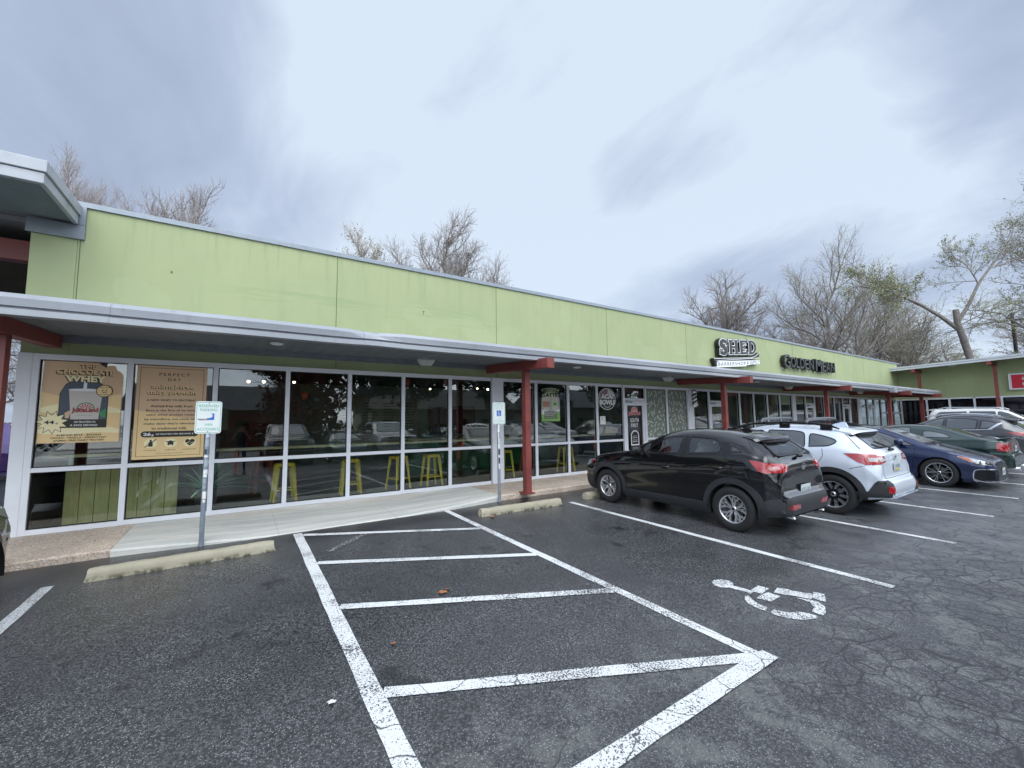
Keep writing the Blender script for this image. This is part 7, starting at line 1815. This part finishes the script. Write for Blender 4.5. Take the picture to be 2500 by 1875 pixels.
# ------------------------------------------------------------------ trees
def bark(name, c1, c2):
    return pm(name, tuple((a + b_) / 2 for a, b_ in zip(c1, c2)), .85, var=.35, vscale=4, bump=.5, bscale=14, dist=.03)
M_bark = bark('bark_grey', (.17, .15, .135), (.27, .24, .215)); M_twig = pm('twig_brown', (.30, .265, .245), .9); M_twig2 = pm('twig_pale', (.36, .32, .31), .9)
M_bud = pm('budding_leaf', (.27, .29, .13), .7, var=.4, vscale=.8); M_bud2 = pm('yellow_bud', (.36, .36, .16), .7, var=.3, vscale=2); M_budp = pm('pale_bud', (.42, .38, .30), .7)
M_redl = pm('red_autumn_foliage', (.20, .035, .015), .7, var=.5, vscale=1.0); M_grn = pm('evergreen_foliage', (.03, .06, .02), .7, var=.5, vscale=1.2); M_nest = pm('nest_twigs', (.03, .024, .02), .95)
def grow(seed, H, W, trunk_r, levels=4, kids=(5, 6, 6, 5), leafn=0, leaf_s=.10, leafm=None, lean=(0, 0), fork=.30, twig_r=.012, droop=0.0, upright=.6, first=.0):
    """returns (trunk MB, crown MB). H: height, W: crown width"""
    rg = random.Random(seed); tr = MB(); cw = MB()
    def branch(p, d, L, r0, lev):
        n = 5 if lev == 0 else 4 if lev < 3 else 3; pts = [p.copy()]; dd = d.copy(); wob = .10 if lev == 0 else .24
        for i in range(n):
            dd = (dd + Vector((rg.gauss(0, wob), rg.gauss(0, wob), rg.gauss(0, wob * .7))) + Vector((0, 0, (.10 if lev > 0 else .0) * upright - droop * lev * .05))).normalized()
            pts.append(pts[-1] + dd * (L / n))
        r1 = max(twig_r * .6, r0 * (.55 if lev < levels else .35)); rads = [r0 + (r1 - r0) * i / n for i in range(n + 1)]
        (tr if lev <= 1 else cw).tube(pts, rads, 8 if lev == 0 else 6 if lev == 1 else 4 if lev == 2 else 3, 0, cap=False, smooth=True)
        if lev >= levels:
            for k in range(leafn):
                t = rg.random(); j = min(n - 1, int(t * n)); q = pts[j].lerp(pts[j + 1], rg.random()) + Vector((rg.gauss(0, .10), rg.gauss(0, .10), rg.gauss(0, .10)))
                s_ = leaf_s * rg.uniform(.5, 1.2); a = Vector((rg.gauss(0, 1), rg.gauss(0, 1), rg.gauss(0, 1))).normalized(); b_ = a.orthogonal().normalized()
                cw.add([q - a * s_, q + b_ * s_ * .5, q + a * s_, q - b_ * s_ * .5], [(0, 1, 2, 3)], 1)
            return
        K = kids[min(lev, len(kids) - 1)]
        for k in range(K):
            t = (fork + (1 - fork) * (k + .5 + rg.uniform(-.3, .3)) / K) if lev == 0 else (.22 + .78 * (k + rg.random()) / K)
            t = min(.99, t); j = min(n - 1, int(t * n)); q = pts[j].lerp(pts[j + 1], t * n - j); ax = (pts[j + 1] - pts[j]).normalized()
            ang = R(rg.uniform(28, 62)) if lev < 2 else R(rg.uniform(25, 70)); az = 2.4 * k + rg.uniform(-.6, .6) + seed
            u = ax.orthogonal().normalized(); w = ax.cross(u); side = u * math.cos(az) + w * math.sin(az); nd_ = ax * math.cos(ang) + side * math.sin(ang)
            nd_ = (nd_ + Vector((0, 0, .25 * upright))).normalized()
            f = (.62 - .30 * t) if lev == 0 else rg.uniform(.42, .66)
            LL = (W * .52 if lev == 0 else L) * (f / .5 if lev == 0 else f) * (.9 if lev == 0 else 1.0)
            rr = max(twig_r, rads[j] * (.62 if lev < 2 else .55)); branch(q, nd_, LL, rr, lev + 1)
        if lev > 0 or True: branch(pts[-1], dd, (L * .45 if lev else W * .40), max(twig_r, r1 * .9), lev + 1)
    branch(Vector((0, 0, 0)), Vector((lean[0], lean[1], 1)).normalized(), H * .62, trunk_r, 0)
    zm = sorted(v[2] for v in cw.v)[int(len(cw.v) * .995)]; sc = H / zm
    hi = [v for v in cw.v if v[2] > zm * .75]; cx = sum(v[0] for v in hi) / len(hi) / (zm * .87); cy = sum(v[1] for v in hi) / len(hi) / (zm * .87)
    for m_ in (tr, cw): m_.v = [((x - cx * z) * sc, (y - cy * z) * sc, z * sc) for x, y, z in m_.v]
    return tr, cw
def make_tree(name, label, x, y, z0, tr, cw, mats, cat='tree', group=None, rot=0, scale=1.0):
    r_ = empty(name, (x, y, z0), R(rot), label, cat, group); r_.scale = (scale, scale, scale)
    tr.build('trunk', mats[0], r_, recalc=False); cw.build('crown', mats[1:], r_, recalc=False); return r_
def tree_copy(src, x, y, z0, rot, scale, label, group=None):
    c = copy_tree(src); c.location = (x, y, z0); c.rotation_euler = (0, 0, R(rot)); c.scale = (scale, scale, scale) if not hasattr(scale, '__len__') else scale; c['label'] = label
    if group: c['group'] = group
    return c
T1 = grow(3, 15, 7.5, .20, 4, (10, 8, 7, 6), 0, twig_r=.0085, upright=1.3, fork=.45)
t_bare = make_tree('bare_tree', 'wide leafless tree behind the parapet near the raised corner roof', -4.1, 30.5, 0, *T1, [M_bark, M_twig2], scale=1.34); t_bare.scale = (1.2, 1.2, 1.34)
tree_copy(t_bare, -9.0, 32.5, 0, 140, (.75, .75, 1.46), 'narrow leafless treetop between the raised roof edge and its wider neighbour')
tree_copy(t_bare, -16.5, 45, 0, 60, (.9, .9, 1.62), 'faint tuft of bare twigs just above the raised corner roof')
tree_copy(t_bare, -.9, 27.2, 0, 200, (.8, .8, 1.12), 'tip of a small bare tree peeking over the parapet beside the wide bare tree')
T2 = grow(11, 15.2, 7.5, .20, 4, (9, 7, 7, 6), 0, twig_r=.009, upright=1.0, fork=.45)
t_mid = make_tree('bare_tree', 'dark bare tree with two bird nests over the middle of the parapet', 12.7, 14.6, 0, *T2, [M_bark, M_twig], rot=30); t_mid.scale = (1.05, 1.05, 1.0)
tree_copy(t_mid, 10.6, 19.4, 0, 120, (.9, .9, .96), 'thin bare saplings between the budding tree and the nest tree')
tree_copy(t_mid, 14.9, 13.2, 0, 250, (.7, .7, .78), 'low drooping bare tree just beyond the nest tree')
for (x, y, z) in ((12.3, 14.6, 13.1), (13.6, 14.4, 12.5)):
    m_ = MB(); rg = random.Random(int(x * 7)); 
    for k in range(90):
        a = Vector((rg.gauss(0, .11), rg.gauss(0, .11), rg.gauss(0, .10))); d = Vector((rg.gauss(0, 1), rg.gauss(0, 1), rg.gauss(0, .6))).normalized() * .13; m_.tube([a - d, a + d], .008, 3, cap=False)
    m_.ell((0, 0, 0), (.15, .15, .13), 10, 6); o = m_.build('bird_nest', M_nest, recalc=False); o.location = (x, y, z); tag(o, 'larger ragged bird nest high in the bare tree' if z > 13 else 'smaller bird nest lower in the bare tree', 'nest')
T3 = grow(21, 13.8, 5.0, .12, 3, (10, 8, 6), 12, .06, twig_r=.010, upright=1.6, fork=.4)
make_tree('budding_tree', 'small pale yellow budding tree rising over the parapet seam', 7.6, 16.9, 0, *T3, [M_bark, M_twig2, M_budp])
# beyond the far wing
T4 = grow(31, 19, 11, .26, 4, (9, 8, 7, 6), 0, twig_r=.011, upright=.6, fork=.25)
t_f = make_tree('bare_tree', 'rounded leafless tree standing over the barbershop sign', 49.7, 17.7, 0, *T4, [M_bark, M_twig], scale=1.02)
T5 = grow(47, 23.8, 20, .30, 4, (8, 7, 6, 6), 3, .075, twig_r=.011, upright=.9, fork=.12)
t_g = make_tree('budding_tree', 'tallest fan shaped tree with young leaves over the black studio letters', 62, 11.5, 0, *T5, [M_bark, M_twig, M_bud])
t_h = tree_copy(t_g, 73.5, 9.7, 0, 100, (.85, .85, .97), 'leafy budding tree behind the long leaning limb')
T6 = grow(53, 21, 16, .30, 4, (8, 7, 6, 6), 3, .085, twig_r=.011, upright=.1, fork=.25, droop=.4)
t_i2 = make_tree('budding_tree', 'greenish low spreading tree directly behind the wing roof edge', 80, 8.5, 0, *T6, [M_bark, M_twig, M_bud], scale=.85)
tree_copy(t_i2, 70, -5.2, 0, 80, (1.2, 1.0, 1.25), 'large green flecked tree rising behind the dark utility pole')
for i, (x, y, sx, sz, a, l) in enumerate(((82, 22, 1.1, 1.02, 10, 'hazy bare tree far behind the studio letters'), (65.8, 20.5, .9, .80, 200, 'low bare tree between the rounded tree and the tall fan tree'), (93, 13, 1.2, 1.10, 310, 'distant bare tree behind the tall fan tree'), (60, 24.5, 1.0, .72, 45, 'low bare tree just above the parapet past the barbershop sign'), (96, -4, 1.3, 1.0, 190, 'distant bare tree behind the utility pole'), (56, 20.4, .8, .66, 250, 'small bare crown over the barbershop parapet'))):
    tree_copy(t_f, x, y, 0, a, (sx, sx, sz), l, 'bare trees on the skyline behind the wing')
tree_copy(t_i2, 88, 7, 0, 30, (1.1, 1.1, .62), 'green budding undergrowth tree behind the wing roof'); tree_copy(t_i2, 76, 14, 0, 200, (.9, .9, .55), 'low green budding tree where the wing meets the shops')
# leaning pollarded tree: hand shaped trunk with a sawn stub
r_ = empty('leaning_tree', (60.9, -.2, 0), 0, 'leaning thick trunked tree with a sawn off stub and long sideways limb', 'tree')
m_ = MB(); m_.tube([(0, 0, 0), (-.1, 0, 4), (-.3, .1, 7), (-1.0, .35, 9.2), (-1.7, .5, 10.6), (-1.8, .5, 11.9)], [.36, .33, .29, .27, .25, .23], 12); 
m_.tube([(-1.3, .45, 9.9), (-2.6, 1.4, 11.3), (-3.8, 2.6, 12.7), (-5.6, 4.4, 14.2), (-7.2, 6.2, 14.9)], [.20, .17, .13, .09, .05], 8)
m_.tube([(-1.6, .5, 10.6), (-1.0, -.3, 12.4), (-.2, -.9, 14.3), (.9, -1.8, 16.2), (2.2, -2.6, 17.9)], [.17, .15, .12, .09, .05], 8); m_.build('trunk', M_bark, r_)
cm = MB()
for sd, (bx_, by_, bz_), d, L, W_ in ((61, (-5.4, 4.3, 14.0), (-.6, .6, .6), 5.5, 5.5), (62, (-3.4, 2.4, 12.4), (-.3, .9, .8), 4.5, 4.5), (63, (-.2, -.9, 14.2), (-.4, .3, 1), 5.5, 6), (64, (1.6, -2.2, 17.0), (.5, -.3, .9), 5.0, 6), (65, (.6, -1.6, 15.8), (.7, -.8, .4), 5.5, 6), (66, (-1.7, .6, 10.2), (.6, -1.2, .7), 5, 6), (67, (-4.4, 3.2, 13.2), (-.8, .2, .2), 5, 5)):
    a, b_ = grow(sd, L, W_, .08, 3, (6, 6, 5), 5, .10, twig_r=.011, upright=.6, fork=.1); q = Vector((0, 0, 1)).rotation_difference(Vector(d).normalized()).to_matrix().to_4x4(); T = Matrix.Translation((bx_, by_, bz_)) @ q
    for s_ in (a, b_): s_.v = [tuple(T @ Vector(p)) for p in s_.v]
    cm.add(a.v, a.f, 0, True); n0 = len(cm.v); cm.v += b_.v; cm.f += [tuple(n0 + i for i in f) for f in b_.f]; cm.mi += b_.mi; cm.sm += b_.sm
cm.build('crown', [M_twig, M_bud], r_, recalc=False)
# utility pole and wires
up = empty('utility_pole', (79.3, -1.0, 0), 0, 'dark timber utility pole behind the wing roof with service wires', 'utility pole')
M_pole2 = pm('tarred_timber', (.035, .028, .024), .9, var=.3); m_ = MB(); m_.tube([(0, 0, 0), (0, 0, 14.0)], [.22, .15], 12); m_.build('pole_shaft', M_pole2, up); m_ = MB(); m_.box(-.08, .08, -1.2, 1.2, 13.0, 13.15); m_.build('crossarm', M_pole2, up)
m_ = MB()
for dz, yy in ((13.1, 1.0), (12.4, 0)):
    m_.tube([(0, yy, dz), (-8, yy + 14, dz - 1.2), (-16, yy + 30, dz - .4)], .015, 4); m_.tube([(0, yy, dz), (6, -14, dz - 1.2)], .015, 4)
m_.build('wire', M_pole2, up)

# beyond the open passage: bare trees, wires and a hedge
tree_copy(t_bare, -16, 30, 0, 20, (1.0, 1.0, .62), 'bare tree seen through the gap beside the corner post'); tree_copy(t_mid, -9.5, 22, 0, 75, (.8, .8, .45), 'low bare tree behind the purple van'); tree_copy(t_bare, -12, 40, 0, 170, (1.3, 1.3, .8), 'farther bare tree behind the purple van')
m_ = MB()
for k in range(5): m_.tube([(-30, 24 + k, 4.2 + .8 * k), (-14, 20 + k, 3.6 + .8 * k), (4, 22 + k, 4.0 + .8 * k)], .02, 4)
tag(m_.build('overhead_cable', M_pole2), 'bundle of overhead cables crossing the gap behind the purple van', 'cable', kind='stuff')
def hedge(x0, x1, y0, y1, h, n, seed, mat, label, s_=.16, name='hedge'):
    rg = random.Random(seed); m_ = MB()
    for k in range(n):
        p = Vector((rg.uniform(x0, x1), rg.uniform(y0, y1), 0)); p.z = h * (.05 + .95 * rg.random()) * (.75 + .25 * math.sin(p.x * 1.7 + seed) ** 2); a = Vector((rg.gauss(0, 1), rg.gauss(0, 1), rg.gauss(0, 1))).normalized(); b_ = a.orthogonal().normalized(); q = s_ * rg.uniform(.5, 1.3); m_.add([p - a * q, p + b_ * q * .6, p + a * q, p - b_ * q * .6], [(0, 1, 2, 3)])
    return tag(m_.build(name, mat, recalc=False), label, 'hedge')
hedge(-40, -6, 27, 30, 2.2, 5000, 1, pm('brown_brush', (.10, .09, .07), .9, var=.4), 'brown brushy hedge at the back of the side lot behind the purple van', .2)
hedge(50, 110, 26, 30, 6.0, 9000, 5, MATS['brown_brush'], 'tangle of brush on the skyline behind the shop row', .3, 'brush')

# across the street: what the glass mirrors
TR = grow(71, 7.5, 7.5, .25, 3, (7, 7, 6), 26, .16, twig_r=.02, upright=.5, fork=.2)
make_tree('red_leaved_tree', 'rust red leaved tree mirrored over the dark pickup', 4.2, -22, -.3, *TR, [M_bark, M_twig, M_redl])
t_ev = None
TE_ = grow(73, 12, 9, .32, 3, (8, 7, 7), 22, .18, twig_r=.02, upright=.5, fork=.2)
t_ev = make_tree('evergreen_tree', 'dark evergreen tree mirrored behind the white pickup', 9.5, -24, -.3, *TE_, [M_bark, M_twig, M_grn])
for i, (x, y, s_, l) in enumerate(((14.5, -27, 1.0, 'dark evergreen mirrored around the red post'), (21.5, -25, .95, 'dark evergreen mirrored beside the round decal'), (30, -28, 1.1, 'dark evergreen mirrored in the barber windows'))): tree_copy(t_ev, x, y, -.3, 70 * i, s_, l, 'evergreens across the street')
tree_copy(t_mid, -1.8, -19, -.3, 10, .85, 'bare street tree mirrored in the third pane'); tree_copy(t_f, 4.5, -22, -.3, 130, .62, 'bare street tree mirrored high in the fourth pane')
def house(x, y, w, d, h, cw_, cr_, label):
    r_ = empty('house', (x, y, -.4), 0, label, 'house'); m_ = MB(); m_.box(-w / 2, w / 2, -d / 2, d / 2, 0, h); m_.build('wall', pm('house_wall_%d' % int(abs(x) * 10), cw_, .85, var=.1), r_)
    m_ = MB(); o_ = .5; m_.add([(-w / 2 - o_, -d / 2 - o_, h), (w / 2 + o_, -d / 2 - o_, h), (w / 2 + o_, d / 2 + o_, h), (-w / 2 - o_, d / 2 + o_, h), (-w / 2 - o_, 0, h + d * .3), (w / 2 + o_, 0, h + d * .3)], [(0, 1, 5, 4), (2, 3, 4, 5), (0, 4, 3), (1, 2, 5), (3, 2, 1, 0)]); m_.build('roof', pm('house_roof_%d' % int(abs(x) * 10), cr_, .9, var=.15), r_)
    for k in range(int(w / 3)):
        m_ = MB(); xx = -w / 2 + 1.6 + 3 * k; m_.box(xx - .5, xx + .5, d / 2 + .005, d / 2 + .05, 1.0, 2.3); m_.build('window', M_wglass, r_)
house(1, -38, 14, 8, 3.2, (.30, .05, .04), (.12, .12, .13), 'low red house across the street mirrored under the red leaved tree')
house(22, -40, 18, 9, 3.4, (.42, .38, .30), (.14, .12, .11), 'cream house across the street mirrored near the barber door'); house(42, -36, 16, 9, 3.6, (.35, .33, .30), (.2, .2, .22), 'grey house across the street mirrored in the far windows')
house(64, -24, 26, 10, 5.2, (.40, .35, .26), (.16, .15, .14), 'tan two storey block across the drive mirrored in the barber windows'); house(96, -20, 24, 10, 5.5, (.30, .32, .33), (.15, .15, .15), 'grey block down the drive mirrored beside the barber door')
for i, (x, y, s_, l) in enumerate(((46, -19, .8, 'dark evergreen before the tan block, mirrored past the barber pole'), (54, -17, .7, 'dark evergreen at the corner of the tan block'), (80, -17, .9, 'dark evergreen between the tan and the grey block'), (40, -27, 1.0, 'dark evergreen at the near end of the tan block'))): tree_copy(t_ev, x, y, -.3, 50 * i + 20, s_, l, 'evergreens across the street')
hedge(-20, 45, -30, -28, 1.6, 5000, 9, M_grn, 'long green hedge along the far side of the street', .16)

# ------------------------------------------------------------------ the photographer, mirrored in the third pane
def person(x, y):
    z0 = Gz(x, y); J = dict(pel=(0, 0, .95), ab=(0, .01, 1.10), ch=(0, .02, 1.34), nk=(0, .02, 1.50), hd0=(0, .03, 1.58), hd1=(0, .035, 1.70),
        ls=(-.19, .02, 1.42), le=(-.27, .14, 1.20), lw=(-.12, .34, 1.50), rs=(.19, .02, 1.42), re=(.27, .14, 1.20), rw=(.12, .34, 1.50),
        lh=(-.10, 0, .92), lk=(-.12, .03, .50), la=(-.13, -.02, .09), lt=(-.14, .14, .035), rh=(.10, 0, .92), rk=(.12, .03, .50), ra=(.13, -.02, .09), rt=(.14, .14, .035))
    rad = dict(pel=(.16, .115), ab=(.15, .10), ch=(.175, .115), nk=(.06, .06), hd0=(.075, .09), hd1=(.082, .10), ls=(.065, .065), le=(.045, .045), lw=(.028, .028), rs=(.065, .065), re=(.045, .045), rw=(.028, .028), lh=(.095, .095), lk=(.062, .062), la=(.042, .042), lt=(.04, .03), rh=(.095, .095), rk=(.062, .062), ra=(.042, .042), rt=(.04, .03))
    E = [('pel', 'ab'), ('ab', 'ch'), ('ch', 'nk'), ('nk', 'hd0'), ('hd0', 'hd1'), ('ch', 'ls'), ('ls', 'le'), ('le', 'lw'), ('ch', 'rs'), ('rs', 're'), ('re', 'rw'), ('pel', 'lh'), ('lh', 'lk'), ('lk', 'la'), ('la', 'lt'), ('pel', 'rh'), ('rh', 'rk'), ('rk', 'ra'), ('ra', 'rt')]
    V = list(J.values()); idx = {k: i for i, k in enumerate(J)}; ed = [(idx[a], idx[b_]) for a, b_ in E]; rr = [rad[k] for k in J]
    for sx, wk in ((-1, 'lw'), (1, 'rw')):        # palm, four fingers and a thumb closing round the phone
        w = Vector(J[wk]); pm_ = w + Vector((-sx * .03, .06, .05)); V.append(tuple(pm_)); ip = len(V) - 1; ed.append((idx[wk], ip)); rr.append((.03, .018))
        for k in range(4):
            a = pm_ + Vector((sx * .0, .035, .035 - .021 * k)); b_ = a + Vector((-sx * (.030 - .003 * abs(k - 1)), .02, 0)); c_ = b_ + Vector((-sx * .022, -.012, 0))
            for q in (a, b_, c_): V.append(tuple(q)); rr.append((.0088, .0088))
            n = len(V); ed += [(ip, n - 3), (n - 3, n - 2), (n - 2, n - 1)]
        a = pm_ + Vector((-sx * .01, -.01, -.03)); b_ = a + Vector((-sx * .035, .0, -.01)); V.append(tuple(a)); V.append(tuple(b_)); rr += [(.011, .011), (.009, .009)]; n = len(V); ed += [(ip, n - 2), (n - 2, n - 1)]
    me = bpy.data.meshes.new('body'); me.from_pydata(V, ed, []); ob = new_obj('t', me)
    sk = ob.modifiers.new('s', 'SKIN'); sk.use_smooth_shade = True; ss = ob.modifiers.new('u', 'SUBSURF'); ss.levels = ss.render_levels = 2
    for i, r2_ in enumerate(rr): me.skin_vertices[0].data[i].radius = r2_
    for i in range(len(V)): me.skin_vertices[0].data[i].use_root = (i == 0)
    dg = bpy.context.evaluated_depsgraph_get(); dg.update(); m2 = bpy.data.meshes.new_from_object(ob.evaluated_get(dg)); bpy.data.objects.remove(ob)
    mats = [P_('skin_tone', (.45, .27, .19), .6), P_('black_tee_shirt', (.012, .013, .015), .85), P_('blue_jeans', (.03, .07, .20), .85), P_('shoe_brown', (.05, .035, .025), .7), P_('hair_dark', (.03, .02, .015), .8)]
    m2.materials.clear()
    for m_ in mats: m2.materials.append(m_)
    for p in m2.polygons:
        c_ = p.center; p.use_smooth = True
        p.material_index = 3 if c_.z < .11 else 2 if c_.z < .98 else 1 if (c_.z < 1.49 and c_.y < .17 and (abs(c_.x) < .24 or c_.z > 1.26) and not (c_.y > .15)) else 4 if (c_.z > 1.66 or (c_.z > 1.56 and c_.y < .02)) else 0
    r_ = empty('person', (x, y, z0), 0, 'person in black tee shirt and jeans holding up a phone, mirrored in third pane', 'person'); new_obj('body', m2, r_)
    m_ = MB(); m_.ell((0, .13, 1.66), (.014, .022, .024), 8, 6); m_.ell((-.035, .118, 1.685), (.013, .008, .009), 8, 6, 1); m_.ell((.035, .118, 1.685), (.013, .008, .009), 8, 6, 1); m_.ell((0, .122, 1.615), (.026, .007, .007), 8, 6, 2); m_.ell((-.088, .03, 1.665), (.012, .022, .032), 8, 6); m_.ell((.088, .03, 1.665), (.012, .022, .032), 8, 6)
    m_.build('face', [mats[0], M_black, P_('lip_tone', (.35, .13, .11))], r_)
    return r_
person(1.56, -9.62)
m_ = MB(); m_.box(-.078, .078, -.004, .004, -.037, .037); o = m_.build('phone', M_black, bevel=.003); o.location = (1.56, -9.165, 1.715 - .01); o.rotation_euler = (0, 0, 0); tag(o, 'black phone held up sideways by the mirrored person', 'phone')
